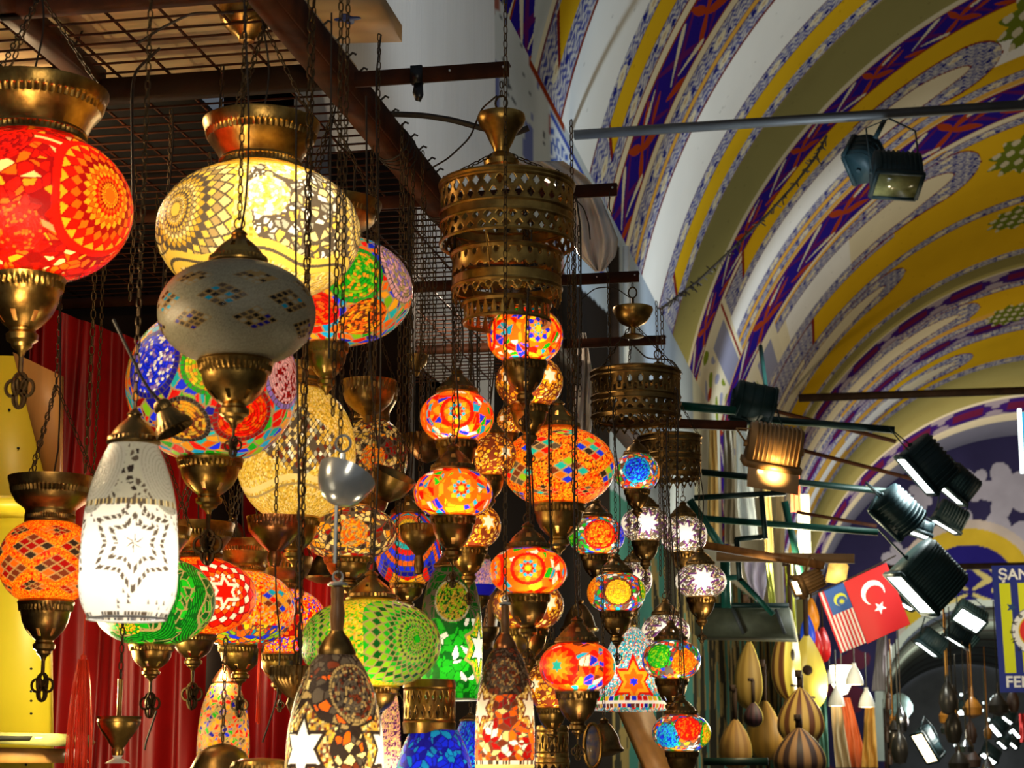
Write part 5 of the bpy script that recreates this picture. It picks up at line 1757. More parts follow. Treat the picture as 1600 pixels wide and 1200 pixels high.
# pierced brass galleries at the bottom
def gallery(px, py, Y, r, h, label, kind, n, metal='brass', segs=1):
    P = at(px, py, Y); k = mpp(P)
    t = thing('brass_gallery', label, 'lamp part', P, 0, 'pierced brass galleries at the foot of the stall')
    e = math.cos(elev(P))
    o = band_mesh(r * k, -h * k * 0.45, h * k * 0.28, kind, n).build('pierced_band', M[metal], t, auto=False); solidify(o)
    mb = MB(); mb.lathe([(r * k, h * k * .28), (r * 1.04 * k, h * k * .32), (r * 1.02 * k, h * k * .42), (r * .98 * k, h * k * .5), (r * .5 * k, h * k * .52)], 48); mb.build('rim', M[metal], t)
    mb = MB(); mb.lathe([(r * k, -h * k * .45), (r * 1.05 * k, -h * k * .5), (r * 1.02 * k, -h * k * .62), (r * k, -h * k * .75)], 48); mb.build('base_ring', M[metal], t)
    return t


gallery(671, 1096, 4.17, 40, 66, 'pierced brass gallery crowning the blue bell lamp', 'lattice', 22)
gallery(863, 1156, 4.9, 25, 44, 'upper pierced brass gallery of a pair, bottom right of the red-brown lamp', 'keyhole', 14)
gallery(863, 1204, 4.9, 27, 40, 'lower pierced brass gallery of a pair, cut by the bottom edge', 'lattice', 14)

# turquoise dome lamp
P = at(985, 1042, 6.6); k = mpp(P)
t = thing('dome_lamp', 'turquoise beaded dome lamp with a red and yellow star and a tiled rim', 'lamp', P, 0)
tv = Vector((CAM.x - P.x, CAM.y - P.y)).normalized()


def pat_dome(S):
    p_speck(S, ('turq', 'cyan', 'turq', 'white', 'turq', 'cyan', 'amber', 'red', 'white'), 0.035)
    for tt in (6, 126, 246):
        S.C[p_star(S, D(tt), 0.58, 0.66, 'red', None, 1, 6, 0.5, PI / 2, 1.2) < 1] = T_['red']
        p_star(S, D(tt), 0.58, 0.50, 'amber', None, 1, 6, 0.55, PI / 2, 1.2); p_star(S, D(tt), 0.58, 0.32, 'orange', None, 1, 6, 0.6, PI / 2, 1.2); p_star(S, D(tt), 0.58, 0.13, 'blue')
    p_tiles(S, 0.06, 0.18, ('red', 'blue', 'yellow', 'turq', 'dred', 'navy', 'green'), 0.16, 'white')
    p_band(S, -0.02, 0.06, 'white'); p_tiles(S, -0.14, -0.02, ('brown', 'navy', 'red', 'dgreen', 'gold'), 0.12, 'white')


glass_body('glass_dome', bell_prof([(57 * k, -68 * k), (58 * k, -54 * k), (54 * k, -45 * k), (48 * k, -30 * k), (43 * k, 0), (32 * k, 35 * k), (16 * k, 58 * k), (6 * k, 62 * k)]), k, 116, t, (tv.x, tv.y), pat_dome, 81)
mb = MB(); mb.lathe([(8 * k, 60 * k), (10 * k, 64 * k), (6 * k, 72 * k), (0.001, 76 * k)], 20); mb.build('cap', M['brass'], t)
mb = MB(); mb.chain([(0, 0, 76 * k), (0, 0, 330 * k)], 0.02, 0.0016); mb.build('chain', M['chain'], t, auto=False)
light('bulb', 'POINT', (0, 0, -20 * k), 0.8, (1, .93, .82), 0.02, t)

# ------------------------------------------------------------------ chains and cords
SPARE = [(203, 470, 4.7), (241, 425, 4.95), (293, 320, 5.1), (133, 740, 4.85), (146, 745, 4.95), (163, 440, 5.0), (628, 800, 4.62), (641, 640, 4.75), (690, 860, 4.95), (676, 620, 5.3),
         (896, 770, 4.55), (520, 650, 3.42), (463, 1040, 3.5), (718, 560, 5.4), (738, 500, 5.6), (760, 470, 5.7), (888, 660, 5.0), (906, 620, 5.5), (660, 560, 5.0), (562, 520, 5.3), (1032, 900, 6.5), (1040, 870, 6.6), (952, 640, 6.0), (585, 610, 4.8)]
for i, (px, py, Y) in enumerate(SPARE):
    P = at(px, py, Y)
    mb = MB(); mb.chain([(0, 0, 0), (0.004, 0, (HC - P.z) * .5), (0, 0, HC - P.z)], 0.022 if i % 3 else 0.03, 0.0018 if i % 3 else 0.0022)
    o = mb.build('hanging_chain', M['chain'], None, loc=P, auto=False)
    tag(o, 'spare dark metal chain hanging straight down from the canopy mesh', 'chain', 'spare chains hung from the canopy')
CORDS = [([(463, 150, 3.45), (462, 400, 3.45), (466, 700, 3.45), (470, 1050, 3.45)], 0.004, 'dark flex hanging straight past the golden lozenge lamp'),
         ([(518, 20, 3.6), (516, 300, 3.6), (514, 560, 3.6)], 0.004, 'dark flex hanging past the right side of the pale yellow lamp'),
         ([(572, 150, 4.15), (574, 380, 4.15), (578, 560, 4.15), (590, 700, 4.15)], 0.005, 'thick dark flex hanging before the half-hidden multicolour lamp'),
         ([(609, 178, 5.4), (660, 180, 5.4), (706, 187, 5.4), (760, 202, 5.4), (800, 210, 5.4), (826, 200, 5.4)], 0.013, 'thick black cable running from the beam to the chandelier top'),
         ([(668, 266, 4.9), (700, 248, 4.75), (735, 215, 4.65), (752, 170, 4.6), (776, 150, 4.55)], 0.005, 'brown cord curving from the beam up to the chandelier hook'),
         ([(890, 302, 5.2), (912, 325, 5.2), (920, 350, 5.2), (922, 374, 5.2)], 0.004, 'short black cord hanging in front of the white bag'),
         ([(905, 470, 6.2), (930, 450, 6.2), (960, 448, 6.2), (984, 465, 6.2)], 0.004, 'dark cord looping to the hook above the brass bowl'),
         ([(990, 540, 7.0), (1010, 560, 7.0), (1050, 562, 7.0), (1066, 585, 7.0)], 0.006, 'black cord arching over the dark middle chandelier'),
         ([(250, 75, 3.9), (212, 110, 3.9), (206, 140, 3.9), (208, 320, 3.9)], 0.007, 'black cable sagging under the roofing sheet at upper left'),
         ([(110, 85, 4.0), (128, 50, 4.0), (150, 0, 4.0)], 0.005, 'dark cord slanting up past the inner beam at upper left'),
         ([(365, 20, 3.7), (300, 20, 3.7), (250, 45, 3.7), (215, 68, 3.7)], 0.006, 'dark cord sagging from the green brass lamp top'),
         ([(245, 1110, 4.3), (228, 1160, 4.3), (226, 1172, 4.3)], 0.005, 'pale cord with a bulb holder in front of the red curtain'),
         ([(430, 880, 4.3), (432, 940, 4.3), (438, 1000, 4.3), (434, 1090, 4.3), (410, 1160, 4.3)], 0.004, 'dark cord trailing down beside the red tassel')]
for pts, r, lb in CORDS:
    Pp = [at(*p) for p in pts]
    V = np.array([tuple(p - Pp[0]) for p in Pp]); q = np.linspace(0, len(V) - 1, 6 * len(V))
    pr = bell = np.stack([np.interp(q, np.arange(len(V)), V[:, i]) for i in range(3)], 1)
    for _ in range(3):
        pr[1:-1] = (pr[:-2] + 2 * pr[1:-1] + pr[2:]) / 4
    mb = MB(); mb.tube(pr, r / 2 if r < .01 else r / 1.4, 7)
    o = mb.build('power_cord', M['wire'], None, loc=Pp[0]); tag(o, lb, 'cord')

# white bag slung behind the nearest chandelier
def sheet(name, rows, Y, label, cat, material, wob=0.02, nu=30, seed=1, group=None, depth=0.0):
    """rows: (y, x left, x right) in photo pixels from top to bottom; a hanging sheet with folds"""
    ys_ = np.array([r[0] for r in rows], float); nv = 40
    yy = np.linspace(ys_[0], ys_[-1], nv); xl_ = np.interp(yy, ys_, [r[1] for r in rows]); xr_ = np.interp(yy, ys_, [r[2] for r in rows])
    G = np.zeros((nv, nu, 3)); c0 = at(rows[0][1], rows[0][0], Y)
    for i in range(nv):
        for j in range(nu):
            u_ = j / (nu - 1)
            dy = wob * math.sin(u_ * 13 + seed + 1.5 * math.sin(i * 0.13 + seed)) + wob * .5 * math.sin(u_ * 29 + i * .1)
            G[i, j] = tuple(at(xl_[i] + (xr_[i] - xl_[i]) * u_, yy[i], Y + dy + depth * math.sin(u_ * PI)) - c0)
    b = MB(); b.grid(G)
    o = b.build(name, material, None, loc=c0, auto=False)
    solidify(o, 0.002)
    return tag(o, label, cat, group)


sheet('plastic_bag', [(252, 800, 880), (275, 840, 915), (300, 880, 935), (340, 890, 952), (375, 892, 966), (400, 905, 962), (424, 930, 942)], 5.7, 'white plastic bag slung behind the nearest chandelier', 'bag', M['bag'], 0.018, seed=2)
sheet('plastic_bag', [(520, 905, 915), (580, 900, 925), (660, 895, 925), (700, 898, 920)], 7.6, 'pinkish plastic-wrapped bundle behind the topmost orange ball', 'bag', M['bag'], 0.03, seed=5)

# ------------------------------------------------------------------ left cabinet
P0 = at(-60, 1290, 4.9)
t = thing('cabinet', 'yellow-lit laminate cabinet side with screw holes and shelves, left edge', 'cabinet', P0, 0)
def loc_poly(pts, Y):
    return [at(x, y, Y) - P0 for x, y in pts]
mb = MB(); mb.prism(loc_poly([(-120, 552), (22, 556), (60, 700), (72, 745), (78, 1290), (-120, 1290)], 4.9), (0, 0.03, 0)); mb.build('side_panel', M['lam'], t, smooth=False)
mb = MB(); mb.prism(loc_poly([(20, 550), (94, 586), (92, 745), (70, 745)], 4.88), (0, 0.025, 0)); mb.build('front_panel', M['beech'], t, smooth=False)
for x, y in ((48, 1045), (48, 1080), (48, 1095), (48, 1115), (40, 1195), (14, 640), (28, 700)):
    mb = MB(); c = at(x, y, 4.895) - P0
    mb.tube([c, c + Vector((0, 0.012, 0))], 0.0032, 8); mb.build('screw_hole', M['black'], t)
mb = MB(); c = at(10, 802, 4.89) - P0; mb.tube([c, c + Vector((0, 0.012, 0))], 0.012, 14); mb.build('cam_lock', M['white'], t)
for (y0, y1), lbl in (((772, 790), 0), ((1167, 1192), 1)):
    mb = MB(); mb.prism(loc_poly([(-120, y0), (46 if not lbl else 62, y0 + 2), (46 if not lbl else 74, y1), (-120, y1)], 4.6), (0, 0.26, 0)); mb.build('shelf', M['beech'] if lbl else M['lam'], t, smooth=False)
P1 = at(40, 1150, 4.58)
t = thing('tray', 'clear-wrapped dark tray lying on the lower shelf of the yellow cabinet', 'tray', P1, 0)
mb = MB(); mb.prism([at(x, y, 4.56) - P1 for x, y in ((-60, 1143), (84, 1146), (94, 1158), (86, 1166), (-60, 1160))], (0, 0.22, 0)); mb.build('body', M['dimglass'], t, smooth=False)
mb = MB(); mb.prism([at(x, y, 4.555) - P1 for x, y in ((-60, 1149), (50, 1150), (46, 1156), (-60, 1156))], (0, 0.01, 0)); mb.build('slot', M['black'], t, smooth=False)

# red tassels
def tassel(x, y0, y1, Y, w, label, n=40, seed=1):
    P = at(x, y0, Y); k = mpp(P); r = random.Random(seed)
    t = thing('tassel', label, 'tassel', P, 0)
    L = (y1 - y0) * k
    for i in range(n):
        pass
    mb = MB()
    for i in range(n):
        a = r.uniform(0, 2 * PI); q = w * k * 0.5 * math.sqrt(r.random())
        bx, by = q * math.cos(a), q * math.sin(a)
        mb.tube([(bx * .35, by * .35, 0), (bx * .7, by * .7, -L * .2), (bx * .95, by * .95, -L * .55), (bx * (1 + r.uniform(-.15, .25)), by, -L * r.uniform(.95, 1.0))], 0.0014, 4)
    o = mb.build('thread', M['redyarn'], t, auto=False); o['kind'] = 'stuff'
    mb = MB(); mb.lathe([(0.001, 0.012), (0.006, 0.008), (0.007, 0), (0.005, -0.006)], 12); mb.build('knot', M['redyarn'], t)
    mb = MB(); mb.tube([(0, 0, 0.01), (0, 0, 0.14)], 0.0015, 5); mb.build('cord', M['redyarn'], t)
    return t


tassel(130, 1030, 1225, 3.95, 42, 'long red silk tassel hanging beside the orange lamp', 46, 3)
tassel(406, 1010, 1130, 4.75, 8, 'thin red silk tassel hanging left of the green lamp', 14, 4)

# wooden bits bottom centre
b = MB(); b.bar(at(985, 1095, 7.6), at(1045, 1230, 7.4), 0.14, 0.03); o = b.build('wooden_plank', M['beech'], smooth=False); tag(o, 'slanting pale wooden plank under the turquoise dome lamp', 'plank')
b = MB(); b.bar(at(775, 925, 6.0), at(760, 1010, 6.0), 0.07, 0.03); o = b.build('wooden_plank', M['wood'], smooth=False); tag(o, 'short reddish plank standing behind the red-brown bell lamp', 'plank')
P = at(926, 1165, 5.2); k = mpp(P)
t = thing('hand_mirror', 'oval gilt hand mirror hanging at the bottom, right of the brass galleries', 'mirror', P, 0.4)
a_ = np.linspace(0, 2 * PI, 30, endpoint=False)
mb = MB(); mb.tube([(14 * k * math.cos(q), 0, 34 * k * math.sin(q)) for q in a_], 3 * k, 6, closed=True); mb.build('frame', M['brass'], t)
mb = MB(); mb.prism([(13 * k * math.cos(q), 0, 33 * k * math.sin(q)) for q in a_], (0, 0.004, 0)); mb.build('face', mat('enamel_face', (0.5, 0.35, 0.15), 0.2, 0, 0.3, 40, 0, (0.05, 0.12, 0.4)), t, smooth=False)

# unlit bronze lamp bodies filling the gaps between the lit ones: two kinds, each copied part by part
def bare(px, py, Y, kind, w):
    P = at(px, py, Y); k = mpp(P)
    t = thing('unlit_lamp', 'x', 'hanging lamp', P, 0, 'unlit bronze lamp bodies deep in the stall')
    mb = MB(); mb.lathe([(r * w * k, z * w * k) for r, z in ([(.05, -.75), (.12, -.7), (.2, -.6), (.16, -.5), (.34, -.35), (.48, -.1), (.5, 0), (.5, .08), (.53, .12), (.49, .13), (.3, -.2), (.01, -.4)] if kind else
                                                             [(.01, -.5), (.2, -.48), (.5, -.36), (.52, -.3), (.44, -.22), (.36, .05), (.2, .3), (.1, .38), (.13, .44), (.05, .5), (.01, .5)])], 32); mb.build('cup' if kind else 'cap', M['darkbrass'], t)
    mb = MB(); mb.chain([(0, 0, .1 * w * k), (0, 0, .5)], 0.02, .0016); mb.build('chain', M['chain'], t, auto=False)
    return t


kinds = [bare(848, 1012, 5.4, 1, 46), bare(944, 1152, 5.62, 0, 60)]
used_ = [False, False]
for px, py, Y, kd, lb in ((848, 1012, 5.4, 1, 'unlit bronze cup deep in the stall, left of the fiery red ball'), (944, 1152, 5.62, 0, 'unlit bronze cap at the bottom beside the hand mirror'), (905, 965, 6.4, 1, 'unlit bronze cup behind the chain of the fiery red ball'),
                         (1000, 1115, 8.2, 1, 'unlit bronze cup in front of the slanting plank'), (660, 775, 5.5, 1, 'unlit bronze cup behind the left-hand spiral ball'), (700, 900, 5.75, 0, 'unlit bronze cap behind the top of the green bell lamp'),
                         (618, 930, 5.5, 0, 'unlit bronze cap above the right end of the big green lamp'), (505, 885, 5.45, 1, 'unlit bronze cup left of the wooden neck'), (400, 862, 5.6, 1, 'unlit bronze cup under the reddish copper one'),
                         (362, 838, 5.78, 1, 'unlit bronze cup right of the white bell lamp'), (650, 560, 6.0, 0, 'unlit bronze cap in the dark left of the topmost ball'), (560, 905, 5.6, 1, 'unlit bronze cup over the cap of the big green lamp'),
                         (760, 985, 5.6, 0, 'unlit bronze cap behind the wooden neck of the red-brown lamp'), (735, 690, 6.2, 1, 'unlit bronze cup in the dark beside the small amber ball')):
    src = kinds[kd]
    if not used_[kd]:
        used_[kd] = True; o = src
    else:
        o = src.copy(); COL.objects.link(o)
        for ch in list(src.children):
            c = ch.copy(); COL.objects.link(c); c.parent = o
        o.location = at(px, py, Y); s_ = random.Random(px).uniform(.85, 1.25); o.scale = (s_, s_, s_)
    o['label'] = lb
# ------------------------------------------------------------------ floodlights, rods and poles in the street
E_cool = emis('lit_flood_glass', (0.92, 1.0, 0.97), 7.0)
E_warm = emis('lit_warm_glass', (1.0, 0.78, 0.42), 7.0)
E_cyan = emis('lit_cyan_sign', (0.05, 0.50, 0.72), 1.0)
E_white = emis('lit_white_edge', (0.9, 1.0, 1.0), 2.5)


def vec3(c):
    return CR * c[0] + CU * c[1] + CF * c[2]


def flood(px, py, Y, a, n, W, H, Dp, label, lit=None, power=0, hmat='floodblack', nfins=9, mount=(0, 1, 0), mlen=0.25, name='floodlight', group='floodlights on the poles', col=(0.9, 1, 0.97), hoodlip=0.0, cat='floodlight'):
    P = at(px, py, Y)
    A = vec3(a).normalized(); N = vec3(n); N = (N - A * N.dot(A)).normalized(); B = A.cross(N)
    t = thing(name, label, cat, P, 0, group)
    f3 = lambda aa, bb, nn: tuple(A * aa + B * bb + N * nn)
    prof = [(-H / 2, 0.0), (H / 2, 0.0)] + [(H / 2 * math.cos(q) ** .7 if abs(q - PI / 2) > 1e-6 and q < PI / 2 else (-H / 2 * abs(math.cos(q)) ** .7 if q > PI / 2 else 0), -Dp * (.3 + .7 * math.sin(q) ** .8)) for q in np.linspace(0, PI, 17)]
    mb = MB(); mb.prism([f3(-W / 2, q[0], q[1]) for q in prof], A * W); mb.build('housing', M[hmat], t, smooth=False)
    for i in range(nfins):
        x = -W * 0.42 + W * 0.84 * i / max(1, nfins - 1)
        mb = MB(); mb.prism([f3(x, q[0] * 1.035, q[1] * 1.03 - 0.004) for q in ([(H / 2, -0.04 * Dp)] + prof[2:] + [(-H / 2, -0.04 * Dp)])], A * (W * 0.02 + 0.003)); mb.build('fin', M[hmat], t, smooth=False)
    mb = MB(); w = 0.018
    for (x0, b0, x1, b1) in ((-W / 2, -H / 2, W / 2, -H / 2), (-W / 2, H / 2, W / 2, H / 2), (-W / 2, -H / 2, -W / 2, H / 2), (W / 2, -H / 2, W / 2, H / 2)):
        mb.bar(f3(x0, b0, 0.012), f3(x1, b1, 0.012), w * 1.5, w * 1.5, tuple(N))
    mb.build('bezel', M[hmat], t, smooth=False)
    mb = MB(); mb.prism([f3(-W * .46, -H * .44, 0.012), f3(W * .46, -H * .44, 0.012), f3(W * .46, H * .44, 0.012), f3(-W * .46, H * .44, 0.012)], N * 0.006)
    mb.build('glass', {'cool': E_cool, 'warm': E_warm, None: M['dimglass']}[lit], t, smooth=False)
    mv = vec3(mount).normalized() * mlen
    mb = MB()
    for s in (-1, 1):
        q0 = Vector(f3(s * W * .54, 0, -Dp * .4)); q1 = q0 + mv * 0.8
        mb.bar(q0, q1, 0.03, 0.006, tuple(A)); mb.bar(q1, mv * 1.0 + Vector(f3(0, 0, -Dp * .4)), 0.03, 0.006, tuple(A))
    br = mb.build('bracket', M[hmat], t, smooth=False)
    for s in (-1, 1):
        mb = MB(); mb.tube([f3(s * W * .52, 0, -Dp * .4), f3(s * W * .58, 0, -Dp * .4)], 0.016, 8); mb.build('knob', M[hmat], br)
    if lit and power:
        lo = light('lamp', 'AREA', tuple(N * 0.03), power, col, W * .9, t, size_y=H * .8)
        lo.rotation_euler = N.to_track_quat('-Z', 'Y').to_euler()
    return t, P


flood(1401, 287, 12.3, (1, -.06, 0), (.28, -.80, -.50), .30, .26, .22, 'large unlit black floodlight hanging under the nearest tie rod', None, mount=(-.12, 1, 0), mlen=.36)
flood(1338, 250, 12.75, (.35, .55, .5), (-.85, -.35, .2), .24, .24, .16, 'smaller black floodlight turned away behind the hanging unlit one', None, mount=(.5, 1, 0), mlen=.30, nfins=5)
flood(1434, 741, 13.5, (.66, -.75, 0), (-.70, -.62, -.07), .34, .26, .24, 'lit black floodlight at the end of the upper dark green pole', 'cool', 12, mount=(-.9, .75, 0), mlen=.24)
flood(1487, 770, 14.6, (.76, -.65, 0), (-.60, -.75, -.05), .24, .22, .20, 'lit black floodlight just right of the one on the upper pole', 'cool', 8, mount=(-.3, 1, 0), mlen=.22)
flood(1392, 806, 13.6, (.72, -.69, .05), (-.1, -.75, .6), .30, .22, .20, 'black floodlight with a square ribbed back, dark side toward the camera', None, mount=(-.8, .6, 0), mlen=.18)
flood(1437, 832, 14.6, (.94, -.33, 0), (-.2, -.95, -.30), .16, .12, .10, 'small lit lamp strip behind the square-backed floodlight', 'cool', 8, mount=(0, 1, 0), mlen=.1, nfins=3)
flood(1426, 926, 13.2, (.69, -.73, 0), (-.68, -.64, -.14), .36, .36, .34, 'biggest floodlight with a ribbed rounded hood, lit, beside the Turkish flag', 'cool', 14, 'floodgrey', 14, mount=(-.8, .8, 0), mlen=.34)
flood(1478, 820, 16.1, (.86, -.51, 0), (-.42, -.85, -.10), .24, .18, .18, 'lit black floodlight with a glassy end, above the painted arch', 'cool', 8, mount=(.2, 1, 0), mlen=.2)
flood(1515, 968, 20, (.85, -.50, 0), (-.40, -.45, -.75), .30, .20, .18, 'brightest far floodlight facing the camera, left of the blue sign', 'cool', 14, mount=(0, 1, 0), mlen=.2)
flood(1449, 1012, 18, (.80, -.60, 0), (-.55, -.75, -.12), .24, .20, .16, 'lit floodlight with a round black hood below the Turkish flag', 'cool', 12, mount=(.3, 1, 0), mlen=.2)
flood(1493, 1000, 19, (.85, -.52, 0), (-.42, -.85, -.12), .22, .18, .14, 'lit floodlight under the brightest far one', 'cool', 12, mount=(.3, 1, 0), mlen=.2)
flood(1502, 1001, 21, (.70, -.71, 0), (-.62, -.70, -.10), .24, .18, .16, 'lit floodlight with a steep panel, rightmost of the group under the brightest', 'cool', 12, mount=(.3, 1, 0), mlen=.2)
flood(1416, 944, 17.5, (.87, -.48, 0), (-.40, -.80, -.30), .16, .12, .12, 'small lit floodlight peeping from behind the biggest one', 'cool', 6, mount=(.3, 1, 0), mlen=.15)
flood(1175, 636, 11.6, (1, -.22, 0), (.1, -.45, .85), .24, .20, .20, 'old olive floodlight seen from behind, over the warm one', None, hmat='floodgrey', mount=(.2, -.6, 0), mlen=.16, nfins=4)
t, P = flood(1205, 722, 8.6, (.985, -.17, 0), (-.12, -.97, .12), .235, .17, .165, 'tan ribbed floodlight with a warm glow and a hanging visor, on the brown pole', 'warm', 14, 'floodtan', 11, mount=(-.6, .9, 0), mlen=.10, col=(1, .74, .4))
mb = MB(); a_ = vec3((.985, -.17, 0)).normalized(); q = vec3((-.06, -1, -.25)).normalized() * .115
o0 = vec3((0, -.012, -.088))
mb.prism([o0 - a_ * .115, o0 + a_ * .115, o0 + a_ * .112 + q, o0 - a_ * .118 + q], vec3((0, 0, .006))); mb.build('visor', M['tan'], t, smooth=False)
light('lamp', 'POINT', tuple(vec3((0.0, -.045, -.13))), 2.2, (1, .66, .25), .02, t)
flood(1250, 916, 10.2, (.35, -.9, 0), (-.86, -.34, -.36), .10, .10, .14, 'small brown shop spotlight with a white glow at the end of the wooden pole', 'warm', 12, 'floodtan', 6, mount=(.3, 1, 0), mlen=.12, col=(1, .86, .6))
# small lit floods far down the street
for px, py, a, sz, li, lb in ((1508, 1112, (1, .05, 0), .26, 'cool', 'far greenish lamp glowing alone above the dark clutter'), (1556, 1140, (.66, -.75, 0), .22, 'cool', 'far lit lamp strip, left of three on the right edge'), (1574, 1124, (.8, -.6, 0), .20, 'cool', 'far lit lamp strip, uppermost by the right edge'),
                              (1588, 1145, (.66, -.75, 0), .20, 'cool', 'far lit lamp strip, turquoise, nearest the right edge'), (1566, 1163, (.75, -.66, 0), .18, 'cool', 'far lit lamp strip in the lower row, left of its twin'), (1583, 1163, (.75, -.66, 0), .18, 'cool', 'far lit lamp strip in the lower row, right of its twin'),
                              (1545, 1184, (.8, -.6, 0), .24, 'cool', 'far bright lamp near the bottom, right of the clutter'), (1446, 1168, (.5, -.85, 0), .40, 'warm', 'orange-hooded glowing lamp at the bottom of the street view')):
    flood(px, py, 24 + (px * 7 + py * 3) % 9, a, (-.5, -.55, -.55), sz, sz * .5, .2, lb, li, 0, mount=(.3, 1, 0), mlen=.2, nfins=3, group='small far floodlights')

RODS = [((897, 211, 12.5), (1780, 152, 12.5), .055, 'polegrey', 'nearest iron tie rod spanning the vault', 'tie rod', 'tie_rod'),
        ((1248, 622, 30.4), (1760, 605, 31), .11, 'darkwood', 'second iron tie rod across the vault, farther off', 'tie rod', 'tie_rod'),
        ((1380, 888, 46), (1760, 880, 46), .14, 'darkwood', 'farthest tie rod, in front of the painted arch', 'tie rod', 'tie_rod'),
        ((1195, 655, 13.5), (1398, 672, 13.5), .045, 'greendark', 'upper dark green pole with a floodlight at its end', 'pole', 'pole'),
        ((1070, 735, 13.6), (1402, 770, 13.6), .042, 'greendark', 'middle dark green pole passing under the tan floodlight', 'pole', 'pole'),
        ((1098, 810, 13.3), (1372, 832, 13.3), .042, 'green', 'lower green pole running to the biggest floodlight', 'pole', 'pole'),
        ((1060, 634, 11.4), (1150, 642, 11.4), .045, 'green', 'short green pole behind the far chandelier', 'pole', 'pole'),
        ((1175, 633, 15.5), (1400, 690, 15.5), .030, 'rust', 'thin brown rod slanting under the upper green pole', 'rod', 'rod'),
        ((1240, 700, 16), (1425, 748, 16), .030, 'rust', 'thin brown rod slanting above the middle pole', 'rod', 'rod'),
        ((1245, 800, 16), (1370, 822, 16), .026, 'rust', 'thin brown rod with a white clip above the lower green pole', 'rod', 'rod'),
        ((880, 655, 8.7), (1166, 666, 8.55), .040, 'rust', 'brown pole carrying the tan floodlight', 'pole', 'pole'),
        ((1090, 850, 10.3), (1288, 884, 10.2), .040, 'wood', 'brown wooden pole with a small spotlight at its end', 'pole', 'pole'),
        ((1120, 870, 11), (1335, 873, 11), .050, 'tan', 'pale tan plank crossing under the brown wooden pole', 'plank', 'plank'),
        ((1188, 540, 12.2), (1204, 660, 12.0), .022, 'greendark', 'thin dark upright rod over the olive floodlight', 'rod', 'rod'),
        ((1085, 778, 12.5), (1228, 770, 12.5), .034, 'greendark', 'dark top rail of the iron balcony', 'rail', 'rail'),
        ((1190, 774, 12.5), (1196, 842, 12.5), .034, 'greendark', 'dark upright dropping from the balcony top rail', 'rail', 'rail'),
        ((1148, 843, 12.5), (1198, 838, 12.5), .030, 'greendark', 'short dark crosspiece halfway down the iron balcony', 'rail', 'rail'),
        ((1151, 842, 12.5), (1156, 908, 12.5), .034, 'greendark', 'dark upright below the short crosspiece', 'rail', 'rail'),
        ((1156, 905, 12.5), (1208, 960, 12.5), .034, 'green', 'green strut slanting down at the foot of the balcony', 'rail', 'rail'),
        ((1078, 782, 12.6), (1128, 856, 12.6), .050, 'green', 'broad green strut slanting behind the white ball lamps', 'rail', 'rail'),
        ((1080, 905, 12.6), (1160, 902, 12.6), .034, 'green', 'green crosspiece left of the slanting strut', 'rail', 'rail'),
        ((1226, 784, 14), (1252, 900, 14), .050, 'green', 'mint-green upright among the hanging scarves', 'rail', 'rail'),
        ((1133, 878, 12.7), (1135, 950, 12.7), .06, 'green', 'green upright behind the rightmost white ball', 'rail', 'rail'),
        ((1100, 1190, 9.0), (1200, 1190, 9.0), .035, 'greendark', 'dark mottled rail at the bottom, right of the lowest ball lamp', 'rail', 'rail'),
        ((958, 385, 14.35), (958, 620, 14.35), .085, 'darkwood', 'dark wooden post against the grey wall behind the bars', 'post', 'post'),
        ((978, 385, 14.9), (978, 620, 14.9), .055, 'white', 'cream drainpipe beside the dark post', 'pipe', 'pipe')]
for p0, p1, w, mk, lb, ct, nm in RODS:
    A0 = at(*p0); A1 = at(*p1)
    b = MB(); b.bar((0, 0, 0), A1 - A0, w, w) if nm not in ('pipe',) else b.tube([(0, 0, 0), A1 - A0], w / 2, 12)
    o = b.build(nm, M[mk], None, smooth=False, loc=A0); tag(o, lb, ct)

pts = [(1031, 484), (1060, 462), (1090, 440), (1140, 393), (1190, 345), (1240, 290), (1275, 245), (1292, 212)]
PP = [at(x, y, 16.2) for x, y in pts]
mb = MB(); mb.tube([p - PP[0] for p in PP], 0.012, 6)
rr = random.Random(5)
for i in range(len(PP) - 1):
    for j in range(16):
        q = PP[i].lerp(PP[i + 1], rr.random()) - PP[0]
        mb.tube([q, q + Vector((rr.uniform(-.05, .05), rr.uniform(-.04, .04), rr.uniform(-.07, .03)))], 0.006, 4)
o = mb.build('tinsel_garland', M['wire'], None, loc=PP[0]); tag(o, 'dark tinsel garland strung up across the vault', 'garland')

# ------------------------------------------------------------------ flags
def flag(TL, TR, BL, Y, fn, label, nu=110, nv=140, fold=0.02, seed=0):
    c0 = at(*TL, Y); eU = at(*TR, Y) - c0; eV = at(*BL, Y) - c0
    u, v = np.meshgrid(np.linspace(0, 1, nu), np.linspace(0, 1, nv))
    nrm = np.array(tuple(eU.cross(eV).normalized()))
    P_ = u[..., None] * np.array(tuple(eU)) + v[..., None] * np.array(tuple(eV)) + (fold * np.sin(u * 5 + v * 2 + seed) * v)[..., None] * nrm
    mb = MB(); mb.grid(P_, C=fn(u, v))
    o = mb.build('flag', M['cloth_print'], None, loc=c0, auto=False); solidify(o, 0.002)
    return tag(o, label, 'flag', 'flags hung on a string')


def f_turk(u, v):
    x = u * 73; y = v * 102
    c = np.broadcast_to(np.array([0.40, 0.005, 0.006]), u.shape + (3,)).copy()
    cx_, cy_ = .504 * 73, .33 * 102
    w_ = (np.hypot(x - cx_, y - cy_) < 18.5) & (np.hypot(x - cx_ - 1.5, y - cy_ - 5.0) > 15.2)
    sx, sy = .53 * 73, .585 * 102
    w_ |= star_ratio(np.hypot(x - sx, y - sy), np.arctan2(y - sy, x - sx) - 0.5, 10, 5, .40) < 1
    c[w_] = (0.80, 0.78, 0.76)
    return c


